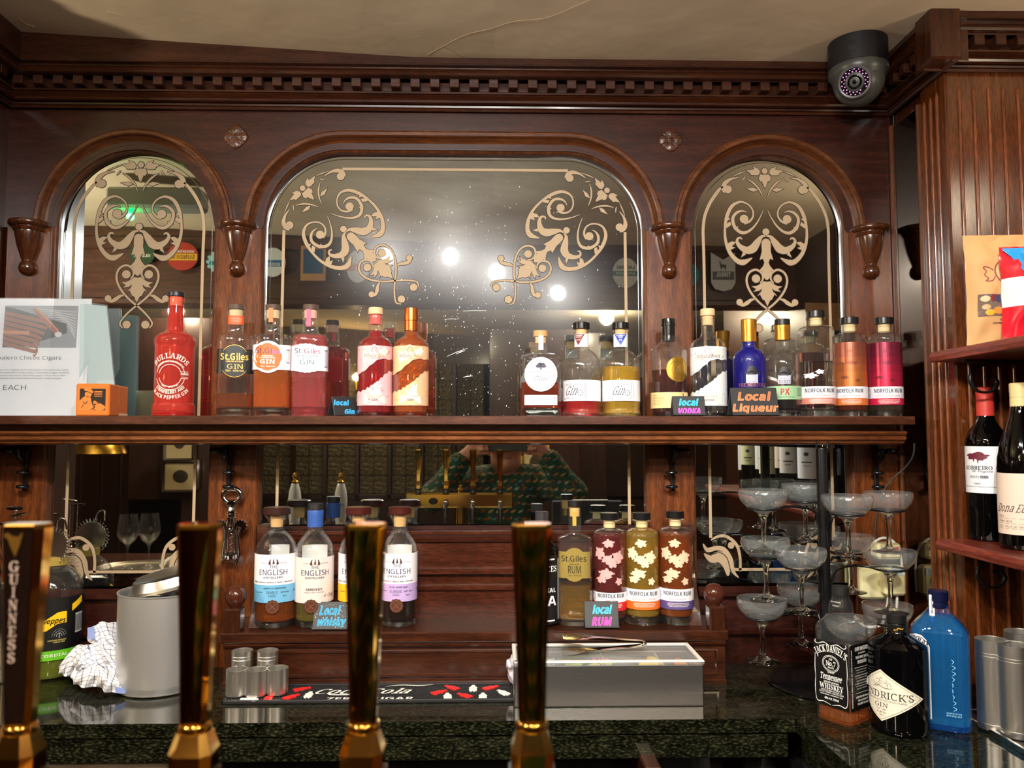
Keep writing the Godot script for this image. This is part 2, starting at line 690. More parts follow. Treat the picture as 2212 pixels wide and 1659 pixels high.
func build_textures() -> void:
	var a := noise_img(3, 0.012, 384, 4).get_data()
	var b := noise_img(9, 0.09, 384, 2).get_data()
	mats["wood_tex"] = tex_from(384, 384, func(x, y):
		var g := a[y * 384 + x] / 255.0
		var f := b[y * 384 + x] / 255.0
		var k := 0.5 + 0.38 * g + 0.22 * f
		k *= 0.9 if f < 0.38 else 1.0
		return Color(k, k * (0.9 + 0.1 * g), k * (0.86 + 0.14 * g)))
	mats["wood_bump"] = ImageTexture.create_from_image(noise_img(9, 0.09, 256, 2))
	mats["rough_bump"] = ImageTexture.create_from_image(noise_img(21, 0.03, 256, 5))
	var sp := noise_img(5, 0.11, 384, 3).get_data()
	var sl := noise_img(6, 0.02, 384, 3).get_data()
	mats["granite_tex"] = tex_from(384, 384, func(x, y):
		var g := sp[y * 384 + x] / 255.0
		var k := 0.35 + 0.5 * smoothstep(0.45, 0.8, g) + 0.35 * (sl[y * 384 + x] / 255.0 - 0.5)
		k += 0.5 if g > 0.86 else 0.0
		return Color(k * 0.98, k * 1.0, k * 0.86))
	mats["plaster_tex"] = tex_from(256, 256, func(x, y):
		var k := 0.93 + 0.1 * (a[y * 384 + x] / 255.0 - 0.5)
		return Color(k, k, k * 0.99))
	# green shirt cloth with small yellow, white, red and blue motifs in staggered rows
	mats["shirt_tex"] = tex_from(256, 256, func(x, y):
		var row := int(y / 32.0)
		var cx := fposmod(x + 16 * (row % 2), 32.0) - 16.0
		var cy := fposmod(y, 32.0) - 16.0
		var col := int(floor((x + 16 * (row % 2)) / 32.0)) % 8
		var pal := [Color(0.85, 0.62, 0.12), Color(0.75, 0.72, 0.62), Color(0.6, 0.08, 0.08), Color(0.3, 0.6, 0.7), Color(0.8, 0.4, 0.1)]
		var c: Color = pal[(row * 3 + col) % 5]
		if pow((cx + 2) / 9.0, 2) + pow((cy + cx * 0.4) / 5.0, 2) < 1.0:
			return c
		if pow((cx - 7) / 4.0, 2) + pow((cy + 5) / 4.0, 2) < 1.0:
			return pal[(row + col * 2 + 1) % 5]
		return Color(0.07, 0.27, 0.19))
	# tea towel: white with a thin blue check
	mats["check_tex"] = tex_from(128, 128, func(x, y):
		var k := 1.0
		if x % 32 < 4:
			k -= 0.55
		if y % 32 < 4:
			k -= 0.55
		return Color(0.2 + 0.72 * k, 0.25 + 0.67 * k, 0.42 + 0.5 * k) if k < 1 else Color(0.92, 0.92, 0.93))
	var br := noise_img(31, 0.05, 256, 3)
	mats["brush_bump"] = ImageTexture.create_from_image(br)
# ---------------------------------------------------------------- the room
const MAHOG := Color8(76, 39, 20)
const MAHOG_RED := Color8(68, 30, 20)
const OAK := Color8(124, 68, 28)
const ROOM_X0 := -1.105
const ROOM_X1 := 0.925

func ceil_y(x: float) -> float:
	var a := at(50, 66, 0.055).y
	var b := at(900, 121, 0.055).y
	var xa := at(50, 66, 0.055).x
	var xb := at(900, 121, 0.055).x
	var k := clampf((x - xb) / (xa - xb), 0.0, 1.6)
	return b + (a - b) * k

func build_shell() -> void:
	var c := struct("ceiling", "cream plaster ceiling, uneven with a fine crack, sloping down over the bar")
	var m := MB.new()
	var rows := []
	var zs := [5.2, 4.0, 3.0, 2.0, 1.4, 0.8, 0.5, 0.3, 0.2, 0.12, 0.07, 0.03, -0.05]
	for z in zs:
		var row := PackedVector3Array()
		for k in 61:
			var x := -3.0 + 5.6 * (60 - k) / 60.0
			row.append(Vector3(x, ceil_y(x) + 0.004 * sin(x * 5.0 + z * 3.0) * smoothstep(0.05, 0.4, z), z))
		rows.append(row)
	m.grid(rows)
	m.quad(Vector3(-3.0, 2.75, 5.2), Vector3(2.6, 2.75, 5.2), Vector3(2.6, 2.75, -0.1), Vector3(-3.0, 2.75, -0.1))
	var pm := mat("plaster", Color8(232, 214, 184), 0.85)
	pm.albedo_texture = mats["plaster_tex"]
	pm.uv1_triplanar = true
	pm.uv1_scale = Vector3(0.7, 0.7, 0.7)
	pm.heightmap_enabled = true
	pm.heightmap_texture = mats["rough_bump"]
	pm.heightmap_scale = 0.2
	obj("plaster", m, pm, c)
	var cr := MB.new()                       # the raised edge of a crack in the plaster
	for pts in [[[925, 118], [960, 98], [1010, 74], [1060, 62], [1110, 46], [1180, 38], [1240, 14], [1290, -8]], [[960, 98], [985, 112], [1000, 121]], [[230, 22], [250, 26], [268, 32]], [[35, 30], [55, 50], [75, 57]]]:
		var path := []
		for q in pts:
			var p := aty(q[0], q[1], ceil_y(at(q[0], 110, 0.05).x))
			path.append(Vector3(p.x, ceil_y(p.x) - 0.0002, maxf(p.z, 0.05)))
		cr.tube(spline3(path, 5), 0.0005, 5)
	obj("crack", cr, mat("plaster_edge", Color8(205, 180, 145), 0.9), c)

	var f := struct("floor", "dark wooden boarded floor of the bar")
	for k in 28:
		var b := MB.new()
		b.box(Vector3(-3.0 + 0.1 + k * 0.2, -0.012, 2.5), Vector3(0.197, 0.024, 5.4), 0.002)
		obj("floorboard", b, wood("floor", Color8(90, 60, 40).lerp(Color8(70, 44, 30), (k * 7 % 5) / 5.0), 2, 0.4) if k == 0 else wood("floor", Color8(84, 55, 37), 2, 0.4), f)

	# left wall beside the back bar: only its edge shows
	var l := struct("wall_left", "dark mahogany panelling at the left end of the back bar")
	m = MB.new()
	m.box(Vector3(ROOM_X0 - 0.03, 1.35, 0.13), Vector3(0.06, 2.7, 0.34), 0.004)
	obj("panel", m, wood("mahogany", MAHOG, 1), l)
	m = MB.new()
	m.t = Transform3D(Basis(Vector3.UP, PI / 2), Vector3(ROOM_X0, 0, 0))
	m.run_x(cornice_profile(), -0.30, 0.06, -0.02)
	obj("cornice", m, wood("mahogany", MAHOG, 2), l)
	for k in 5:
		var d := MB.new()
		d.box(Vector3(ROOM_X0 + 0.022, at(1000, 180, 0.03).y, 0.075 + k * 0.0436), Vector3(0.022, 0.0215, 0.022), 0.0012)
		obj("dentil", d, wood("mahogany", MAHOG, 2), l)

func cornice_profile() -> Array:
	var o := []
	for q in [[242, 0.0], [241, 0.011], [236, 0.014], [234, 0.010], [233, 0.013], [229, 0.014], [228, 0.010], [226, 0.018], [222, 0.025], [217, 0.027], [213, 0.022], [207, 0.015], [204, 0.014], [203, 0.020], [199, 0.020], [198, 0.010], [172, 0.010], [171, 0.034], [168, 0.036], [167, 0.044], [163, 0.051], [158, 0.054], [153, 0.051], [150, 0.043], [147, 0.043], [142, 0.052], [140, 0.057], [138, 0.057], [137, 0.049]]:
		o.append([at(1000, q[0], q[1]).y, q[1]])
	o.append([2.66, 0.049])
	return o

func arch_path(cx: float, half: float, y0: float, spring: float, top: float) -> PackedVector2Array:
	# up the left side, over the top and down the right side (clockwise); top corners are quarter circles
	var r := minf(top - spring, half)
	var k2 := (top - spring) / r
	var o := PackedVector2Array([Vector2(cx - half, y0)])
	for k in 25:
		var a := PI - PI / 2 * k / 24.0
		o.append(Vector2(cx - half + r + cos(a) * r, spring + sin(a) * r * k2))
	for k in 25:
		var a := PI / 2 - PI / 2 * k / 24.0
		o.append(Vector2(cx + half - r + cos(a) * r, spring + sin(a) * r * k2))
	o.append(Vector2(cx + half, y0))
	var u := PackedVector2Array([o[0]])
	for p in o:
		if p.distance_to(u[-1]) > 1e-4:
			u.append(p)
	return u

const SPRING := 2.088
const ARCH_TOP := 2.268
const BAYS := [[-0.814, 0.176], [-0.09, 0.433], [0.634, 0.176]]
const PIERS := [-1.0475, -0.5805, 0.4005, 0.8675]

func build_back_wall() -> void:
	var w := struct("wall_back", "mahogany back bar with three arched openings, pilasters and turned corbels")
	var m := MB.new()
	m.box(Vector3(-0.09, 1.35, -0.085), Vector3(2.16, 2.7, 0.06))
	obj("backing", m, wood("mahogany", MAHOG, 0), w)
	# the flat board pierced by the arches
	m = MB.new()
	var ytop := at(1000, 238, 0.0).y + 0.02
	var xs := []
	var x := ROOM_X0
	while x < ROOM_X1:
		xs.append(x)
		x += 0.005
	xs.append(ROOM_X1)
	m.band(xs, func(q): return open_top(q), ytop, 0.0, 3)
	obj("arch_board", m, wood("mahogany_red", MAHOG_RED, 0), w)
	# pilasters between the mirrors, above and below the shelf
	for px_ in PIERS:
		m = MB.new()
		m.box(Vector3(px_, 1.6, -0.03), Vector3(0.106, 0.985, 0.06), 0.003)
		obj("pilaster", m, wood("pilaster", OAK, 1), w)
	# mouldings round the openings
	var ring_prof := [[0.008, -0.010], [0.010, -0.004], [0.017, -0.001], [0.019, -0.004], [0.021, 0.000], [0.025, 0.003], [0.030, 0.010], [0.032, 0.016], [0.034, 0.018], [0.041, 0.018], [0.043, 0.013], [0.047, 0.011], [0.048, 0.0]]
	var bead := [[0.0, -0.026], [0.0, -0.012], [0.002, -0.006], [0.006, -0.003], [0.008, -0.006], [0.008, -0.010], [0.010, -0.004], [0.0115, 0.0005]]
	for k in 3:
		var b = BAYS[k]
		var mp := MB.new()
		mp.frame(arch_path(b[0], b[1], SPRING - 0.001, SPRING, ARCH_TOP), ring_prof)
		obj("arch_moulding", mp, wood("moulding", Color8(108, 61, 28), 0), w)
		mp = MB.new()
		mp.frame(arch_path(b[0], b[1], SHELF_Y, SPRING, ARCH_TOP), bead)
		obj("arch_bead", mp, wood("moulding", Color8(108, 61, 28), 1), w)
		# straight frame of the lower mirror
		var y0: float = LOW_MIRROR[k]
		mp = MB.new()
		mp.frame(PackedVector2Array([Vector2(b[0] - b[1], y0), Vector2(b[0] - b[1], 1.6)]), bead)
		mp.frame(PackedVector2Array([Vector2(b[0] + b[1], 1.6), Vector2(b[0] + b[1], y0)]), bead)
		obj("mirror_bead", mp, wood("moulding", Color8(108, 61, 28), 1), w)
		# the panelled foot under the lower mirror
		mp = MB.new()
		var zf := 0.0
		mp.run_x([[COUNTER_Y - 0.01, -0.006], [COUNTER_Y + 0.062, -0.006], [COUNTER_Y + 0.063, 0.004], [COUNTER_Y + 0.068, 0.010], [COUNTER_Y + 0.076, 0.012], [COUNTER_Y + 0.081, 0.006], [COUNTER_Y + 0.083, -0.008], [COUNTER_Y + 0.145, -0.010], [COUNTER_Y + 0.147, 0.002], [COUNTER_Y + 0.150, 0.008], [COUNTER_Y + 0.160, 0.008], [y0, -0.004]] if k != 1 else [[COUNTER_Y - 0.01, -0.006], [y0 - 0.05, -0.006], [y0 - 0.044, 0.004], [y0 - 0.024, 0.006], [y0 - 0.022, 0.0], [y0 - 0.006, 0.0], [y0, -0.010]], b[0] - b[1] - 0.001, b[0] + b[1] + 0.001, -0.05)
		obj("dado", mp, wood("mahogany_red", MAHOG_RED, 0), w)
	# turned corbels under the arch springings
	for px_ in PIERS:
		m = MB.new()
		m.t = Transform3D(Basis(), Vector3(px_, SPRING + 0.012, 0.004))
		m.lathe([[0, -0.122], [0.009, -0.121], [0.016, -0.115], [0.0185, -0.106], [0.0165, -0.097], [0.0125, -0.091], [0.0125, -0.088], [0.0175, -0.074], [0.0235, -0.054], [0.0275, -0.034], [0.0285, -0.026], [0.0285, -0.024], [0.030, -0.0235], [0.0335, -0.017], [0.0335, -0.015], [0.038, -0.0135], [0.0415, -0.010], [0.0425, -0.006], [0.041, -0.001], [0.038, 0.0], [0, 0.0]], 28)
		obj("corbel", m, wood("corbel", Color8(92, 50, 24), 1, 0.25, 0.6), w)
	# carved rosettes
	for q in [[510, 296], [1448, 303]]:
		var c := at(q[0], q[1], 0.0)
		m = MB.new()
		m.t = Transform3D(Basis(), c)
		var rows := []
		for j in 15:
			var r := 0.029 * (1.0 - j / 14.0)
			var row := PackedVector3Array()
			for i in 97:
				var a := TAU * i / 96.0
				var lead := pow(absf(cos(2 * a)), 3.0)
				var leaf := pow(absf(sin(2 * a)), 2.0)
				var k := r / 0.029
				var edge := 1.0 - 0.10 * absf(sin(8 * a)) * leaf - 0.06 * (1.0 - lead)
				var z := 0.003 + 0.004 * lead * sin(PI * clampf(k, 0, 1)) + 0.003 * leaf * sin(PI * clampf((k - 0.25) / 0.7, 0, 1)) * (0.6 + 0.4 * cos(16 * a))
				if k < 0.26:
					z = 0.005 + 0.004 * cos(k / 0.26 * PI / 2) - 0.002 * absf(sin(k / 0.26 * PI * 1.5))
				if j == 0:
					z = -0.001
				row.append(Vector3(cos(a) * r * edge, sin(a) * r * edge, z))
			rows.append(row)
		m.grid(rows, true)
		obj("rosette", m, wood("rosette", Color8(96, 58, 36), 0, 0.4, 0.2), w)

	# cornice with a row of dentils
	var t := struct("trim_1", "mahogany cornice under the ceiling with a row of square dentils")
	m = MB.new()
	m.run_x(cornice_profile(), ROOM_X0, ROOM_X1, -0.02)
	obj("cornice", m, wood("mahogany", MAHOG, 0), t)
	var dy := at(1000, 180, 0.03).y
	var dm := MB.new()
	dm.box(Vector3(), Vector3(0.0215, 0.0215, 0.024), 0.0012)
	var mesh := dm.commit()
	for k in 45:
		var o := obj("dentil", mesh, wood("dentil", Color8(86, 49, 33), 0, 0.4, 0.15), t)
		o.position = Vector3(ROOM_X0 + 0.035 + k * 0.0445, dy, 0.022)

	build_mirrors()

const LOW_MIRROR := [1.282, 1.418, 1.282]

func open_top(x: float) -> float:
	for b in BAYS:
		var d := absf(x - b[0])
		if d < b[1] + 0.004:
			var r := minf(ARCH_TOP - SPRING, b[1])
			var e: float = d - (b[1] - r)
			return (ARCH_TOP if e <= 0 else SPRING + sqrt(maxf(r * r - minf(e, r) * minf(e, r), 0.0))) + 0.006
	return SPRING

func mirror_mat() -> StandardMaterial3D:
	if mats.has("silvering"):
		return mats["silvering"]
	var m := mat("silvering", Color8(196, 204, 204), 0.012, 1.0)
	m.clearcoat_enabled = true                # a film of smears on the glass
	m.clearcoat = 0.35
	m.clearcoat_roughness = 0.22
	return m

func build_mirrors() -> void:
	var names := ["arched mirror behind the cigar sign and the red bottle, etched with scrolls", "large middle mirror with etched scrollwork in both upper corners", "arched mirror behind the rum bottles at the right, etched with scrolls"]
	var lows := ["lower mirror at the left, behind the metal bucket", "lower middle mirror showing the brass taps and the photographer", "lower mirror at the right, behind the stacked champagne saucers"]
	var etch := mat("etched_print", Color8(172, 150, 120), 0.75)
	var dark := mat("etched_dark_line", Color8(40, 34, 28), 0.7)  # dark lines edging the etched strokes
	for k in 3:
		var b = BAYS[k]
		var o := thing("mirror", names[k], "mirror", Vector3(b[0], SHELF_Y, -0.022), "mirrors of the back bar")
		var poly := PackedVector2Array()
		for p in arch_path(b[0], b[1] + 0.004, SHELF_Y - 0.02, SPRING, ARCH_TOP + 0.004):
			poly.append(p - Vector2(b[0], SHELF_Y))
		var m := MB.new()
		m.prism(poly, -0.004, 0.0)
		obj("glass", m, mirror_mat(), o)
		# the bevelled rim of the glass
		var bv := MB.new()
		var rim := PackedVector2Array()
		for p in arch_path(b[0], b[1], SHELF_Y, SPRING, ARCH_TOP):
			rim.append(p - Vector2(b[0], SHELF_Y))
		bv.frame(rim, [[-0.010, 0.0003], [-0.0005, -0.0022]])
		obj("bevel", bv, mirror_mat(), o)
		var e := MB.new()
		var sh := MB.new()
		if k != 1:
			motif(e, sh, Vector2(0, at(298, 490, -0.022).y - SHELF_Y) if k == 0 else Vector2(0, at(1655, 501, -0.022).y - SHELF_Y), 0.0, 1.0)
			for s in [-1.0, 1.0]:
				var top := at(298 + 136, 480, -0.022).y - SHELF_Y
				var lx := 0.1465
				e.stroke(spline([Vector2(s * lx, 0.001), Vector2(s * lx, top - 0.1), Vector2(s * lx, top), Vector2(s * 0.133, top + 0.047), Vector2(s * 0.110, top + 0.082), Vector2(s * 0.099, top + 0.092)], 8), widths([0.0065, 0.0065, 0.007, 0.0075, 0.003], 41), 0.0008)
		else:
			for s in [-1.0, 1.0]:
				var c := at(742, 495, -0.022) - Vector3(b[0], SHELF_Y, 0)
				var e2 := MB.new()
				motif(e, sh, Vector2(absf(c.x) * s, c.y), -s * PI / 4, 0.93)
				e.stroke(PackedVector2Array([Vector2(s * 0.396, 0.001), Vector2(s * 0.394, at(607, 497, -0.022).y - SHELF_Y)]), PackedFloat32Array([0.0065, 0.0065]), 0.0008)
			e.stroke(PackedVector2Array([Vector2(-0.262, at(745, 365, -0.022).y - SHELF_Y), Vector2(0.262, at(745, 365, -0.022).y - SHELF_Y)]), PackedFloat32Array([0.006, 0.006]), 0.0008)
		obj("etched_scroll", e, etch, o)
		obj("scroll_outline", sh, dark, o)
		if k == 1:
			splashes(o)
		# the mirror below the shelf
		var y0: float = LOW_MIRROR[k]
		o = thing("mirror", lows[k], "mirror", Vector3(b[0], y0, -0.022), "mirrors of the back bar")
		m = MB.new()
		m.box(Vector3(0, (1.64 - y0) / 2, -0.002), Vector3(b[1] * 2 + 0.008, 1.64 - y0 + 0.01, 0.004))
		obj("glass", m, mirror_mat(), o)
		e = MB.new()
		sh = MB.new()
		for s in [-1.0, 1.0]:
			var lx: float = 0.141 if k != 1 else 0.398
			e.stroke(PackedVector2Array([Vector2(s * lx, 0.105 if k != 1 else 0.0), Vector2(s * lx, 1.62 - y0)]), PackedFloat32Array([0.0065, 0.0065]), 0.0008)
			if k != 1:
				var q := func(a: Array) -> Array:
					var r := []
					for i in a:
						r.append(Vector2(s * (lx - i[0] * 0.001), i[1] * 0.001))
					return r
				e.stroke(spline(q.call([[0, 100], [16, 108], [36, 108], [58, 90], [66, 62], [66, 30]]), 6), widths([0.002, 0.006, 0.007, 0.007, 0.006, 0.006], 31), 0.0008)
				e.stroke(spline(q.call([[-18, 92], [-8, 78], [12, 82], [30, 78], [44, 58], [50, 30], [62, 16]]), 6), widths([0.002, 0.010, 0.010, 0.011, 0.010, 0.008, 0.002], 37), 0.0009)
				e.stroke(spline(q.call([[-16, 70], [0, 58], [20, 62], [34, 48], [38, 20]]), 6), widths([0.002, 0.016, 0.026, 0.022, 0.004], 25), 0.001)
				e.disc(Vector2(s * (lx - 0.046), 0.088), 0.0075, 0.0075, 0.001, 20, 1)
				sh.stroke(spline(q.call([[-17, 76], [0, 68], [20, 72], [36, 60], [43, 34], [46, 20]]), 6), widths([0.001, 0.002, 0.002, 0.002, 0.001], 31), 0.0012)
		if k != 1:
			e.stroke(PackedVector2Array([Vector2(-0.09, 0.034), Vector2(0.09, 0.034)]), PackedFloat32Array([0.006, 0.006]), 0.0008)
		obj("etched_scroll", e, etch, o)
		if k != 1:
			obj("scroll_outline", sh, dark, o)

func splashes(o: Node3D) -> void:
	# dried splashes on the glass, thickest round the middle
	var m := MB.new()
	for k in 520:
		var x := rng.randfn(0.03, 0.15)
		var y := absf(rng.randfn(0.26, 0.16))
		if absf(x) > 0.4 or y > 0.58:
			continue
		var r := 0.0004 + 0.0007 * pow(rng.randf(), 3.0)
		var l := r * rng.randf_range(1.0, 2.6)
		m.disc(Vector2(x, y), r, l, 0.0014, 6, 1)
	for q in [[965, 770, 1010, 752, 0.002], [985, 765, 1005, 757, 0.004], [960, 690, 990, 689, 0.0014], [1000, 672, 1050, 671, 0.001], [1000, 815, 1022, 812, 0.003], [850, 790, 870, 788, 0.001]]:
		var a := at(q[0], q[1], -0.02) - Vector3(BAYS[1][0], SHELF_Y, 0)
		var b := at(q[2], q[3], -0.02) - Vector3(BAYS[1][0], SHELF_Y, 0)
		m.stroke(PackedVector2Array([Vector2(a.x, a.y), Vector2((a.x + b.x) / 2, (a.y + b.y) / 2 + 0.001), Vector2(b.x, b.y)]), PackedFloat32Array([0.0005, q[4] * 0.6, 0.0004]), 0.0014)
	var s := obj("dried_splash", m, mat("dried_splash", Color8(235, 238, 240), 0.6), o)
	s.set_meta("kind", "stuff")

# the etched design, drawn once for its right half in units of a quarter pixel from the ball in its middle (y down)
func motif(e: MB, sh: MB, c: Vector2, turn: float, k: float) -> void:
	var u := 1.775 / F / 3.95 * 1.02 * k
	for s in [-1.0, 1.0]:
		var q := func(a: Array) -> Array:
			var r := []
			for i in a:
				r.append(c + Vector2(s * i[0] * u, -i[1] * u).rotated(turn))
			return r
		var st := func(a: Array, w: Array, z := 0.0008) -> void:
			var p := spline(q.call(a), 7)
			var ww := []
			var wd := []
			for i in w:
				ww.append(i * u)
				wd.append((i + 9) * u)
			e.stroke(p, widths(ww, p.size()), z)
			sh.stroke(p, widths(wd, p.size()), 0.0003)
		var dot := func(x: float, y: float, r: float) -> void:
			var p: Vector2 = q.call([[x, y]])[0]
			e.disc(p, r * u, r * u, 0.001, 24, 1)
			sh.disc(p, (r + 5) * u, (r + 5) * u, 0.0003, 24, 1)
		var leaf := func(a: Array, z := 0.0009) -> void:
			var p := PackedVector2Array(q.call(a))
			e.prism(p, z, z)
			var g := Geometry2D.offset_polygon(p, 4.5 * u)
			if g.size():
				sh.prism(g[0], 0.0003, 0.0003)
		dot.call(188, -112, 38)
		st.call([[160, -170], [200, -182], [246, -170], [282, -130], [284, -80], [262, -28], [210, 8], [155, -2], [98, -50], [52, -120], [20, -190]], [3, 14, 24, 26, 27, 30, 28, 22, 16, 10, 4])
		st.call([[188, -74], [140, -92], [108, -140], [116, -200], [160, -246], [220, -262], [290, -226], [335, -140], [356, -30], [352, 80], [318, 180], [258, 252], [200, 268], [122, 228]], [22, 20, 15, 14, 14, 20, 30, 32, 20, 24, 32, 40, 50, 4])
		leaf.call([[338, -130], [305, -110], [352, -90]])
		leaf.call([[352, -60], [310, -90], [300, -60], [340, -30]])
		leaf.call([[345, 110], [300, 85], [262, 92], [300, 130], [270, 140], [320, 165]])
		leaf.call([[180, 200], [196, 160], [220, 225]])
		leaf.call([[285, -25], [240, -50], [250, -5]])
		st.call([[2, 36], [40, 44], [76, 92], [116, 146], [168, 162], [226, 130], [252, 90], [246, 62], [224, 54], [208, 68]], [8, 26, 56, 74, 62, 40, 26, 18, 16, 5])
		leaf.call([[0, 60], [22, 66], [38, 88], [40, 130], [38, 170], [58, 245], [30, 236], [18, 270], [30, 300], [62, 338], [38, 348], [32, 390], [16, 412], [0, 424]])
		dot.call(94, 410, 36)
		st.call([[58, 450], [34, 410], [44, 362], [96, 332], [152, 358], [176, 420], [160, 496], [112, 572], [54, 632], [-6, 680], [-70, 738], [-122, 800], [-134, 836], [-112, 866]], [10, 16, 18, 18, 18, 18, 18, 18, 17, 16, 15, 14, 14, 10])
		dot.call(-78, 838, 34)
		leaf.call([[0, 438], [30, 432], [50, 452], [90, 474], [132, 478], [94, 500], [118, 524], [70, 516], [42, 496], [62, 548], [40, 592], [24, 598], [0, 650]])
		leaf.call([[56, 524], [84, 560], [62, 548]])
		st.call([[100, 588], [140, 596], [176, 622], [212, 640], [238, 632]], [3, 24, 34, 26, 22])
		dot.call(240, 616, 28)
		# flower and sprigs over the top
		leaf.call([[42, -538], [58, -560], [105, -575], [92, -552], [165, -540], [130, -520], [118, -500], [64, -498], [44, -510]])
		leaf.call([[0, -505], [40, -505], [54, -468], [36, -440], [28, -450], [4, -388], [0, -390]])
		st.call([[165, -535], [220, -514], [286, -484]], [3, 12, 3])
		st.call([[220, -478], [290, -466], [345, -430], [364, -386], [350, -346]], [4, 20, 38, 40, 30])
		dot.call(326, -372, 36)
		st.call([[22, -310], [50, -372], [100, -430], [158, -466]], [4, 14, 16, 3])
		leaf.call([[60, -370], [100, -388], [166, -380], [100, -352]])
		st.call([[172, -490], [182, -470], [204, -444]], [3, 12, 3])
	for a in [[0, 0, 30], [0, -537, 26]]:
		var p := c + Vector2(0, -a[1] * u).rotated(turn)
		e.disc(p, a[2] * u, a[2] * u, 0.0012, 24, 1)
		sh.disc(p, (a[2] + 6) * u, (a[2] + 6) * u, 0.0006, 24, 1)
const PILLAR_Z0 := 0.125
const PILLAR_Z1 := 0.223

func build_right_side() -> void:
	var w := struct("wall_right", "mahogany side wall with a narrow mirror strip and a reeded pillar")
	var m := MB.new()
	m.box(Vector3(ROOM_X1 + 0.06, 1.35, 0.0), Vector3(0.1, 2.7, 0.26))
	obj("panel", m, wood("mahogany", MAHOG, 1), w)
	for a in [[0.0, 0.012], [0.118, 0.128]]:
		m = MB.new()
		m.box(Vector3(ROOM_X1 + 0.004, 1.72, (a[0] + a[1]) / 2), Vector3(0.022, 1.24, a[1] - a[0]), 0.003)
		obj("edge_strip", m, wood("moulding", Color8(108, 61, 28), 1), w)
	m = MB.new()
	m.box(Vector3(1.3, 1.35, (PILLAR_Z0 + PILLAR_Z1) / 2), Vector3(0.75, 2.7, PILLAR_Z1 - PILLAR_Z0), 0.004)
	obj("pillar", m, wood("pillar", Color8(108, 58, 24), 1, 0.24, 0.6), w)
	# reeds: three on the narrow side, more on the front
	var ytop := at(2113, 186, PILLAR_Z1).y
	for z in [0.144, 0.168, 0.192]:
		reed(w, Vector3(ROOM_X1, 0, z), 1.02, ytop)
	for k in 6:
		reed(w, Vector3(0.953 + k * 0.0305, 0, PILLAR_Z1), 1.02, ytop)
	# the wall that carries the shelves, running towards the front bar
	m = MB.new()
	m.box(Vector3(1.42, 1.35, 1.5), Vector3(0.12, 2.7, 2.56))
	obj("panel", m, wood("mahogany", MAHOG, 1), w)
	# cornice along the side wall and round the pillar
	m = MB.new()
	m.t = Transform3D(Basis(Vector3.UP, -PI / 2), Vector3(ROOM_X1, 0, 0))
	m.run_x(cornice_profile(), 0.02, PILLAR_Z1 + 0.05, -0.02)
	obj("cornice", m, wood("mahogany", MAHOG, 2), w)
	m = MB.new()
	m.t = Transform3D(Basis(), Vector3(0, 0, PILLAR_Z1))
	m.run_x(cornice_profile(), ROOM_X1 - 0.05, 1.45, -0.02)
	obj("cornice", m, wood("mahogany", MAHOG, 0), w)
	m = MB.new()
	m.box(Vector3(ROOM_X1 - 0.027, 2.513, PILLAR_Z1 + 0.027), Vector3(0.062, 0.295, 0.062), 0.004)
	obj("corner_block", m, wood("mahogany", MAHOG, 1), w)
	var dy := at(1000, 180, 0.03).y
	for k in 4:
		var d := MB.new()
		d.box(Vector3(ROOM_X1 - 0.022, dy, 0.075 + k * 0.0445), Vector3(0.024, 0.0215, 0.0215), 0.0012)
		obj("dentil", d, wood("dentil", Color8(86, 49, 33), 0, 0.4, 0.15), w)
	for k in 8:
		var d := MB.new()
		d.box(Vector3(ROOM_X1 + 0.01 + k * 0.0445, dy, PILLAR_Z1 + 0.022), Vector3(0.0215, 0.0215, 0.024), 0.0012)
		obj("dentil", d, wood("dentil", Color8(86, 49, 33), 0, 0.4, 0.15), w)
	var o := thing("mirror", "narrow mirror strip on the side wall beside the reeded pillar", "mirror", Vector3(ROOM_X1 - 0.001, COUNTER_Y + 0.08, 0.065))
	m = MB.new()
	m.box(Vector3(0.004, 0.57, 0), Vector3(0.008, 1.14, 0.106))
	obj("glass", m, mat("old_silvering", Color8(120, 112, 100), 0.05, 1.0), o)
	build_wall_shelves()

func reed(w: Node3D, p: Vector3, y0: float, y1: float) -> void:
	var m := MB.new()
	var r := 0.0042
	m.t = Transform3D(Basis(), Vector3(p.x, 0, p.z))
	m.lathe([[0, y0], [r, y0 + 0.004], [r, y1 - 0.012], [r * 0.6, y1 - 0.004], [0, y1]], 12)
	obj("reed", m, wood("reed", Color8(140, 80, 44), 1, 0.22, 0.7), w)

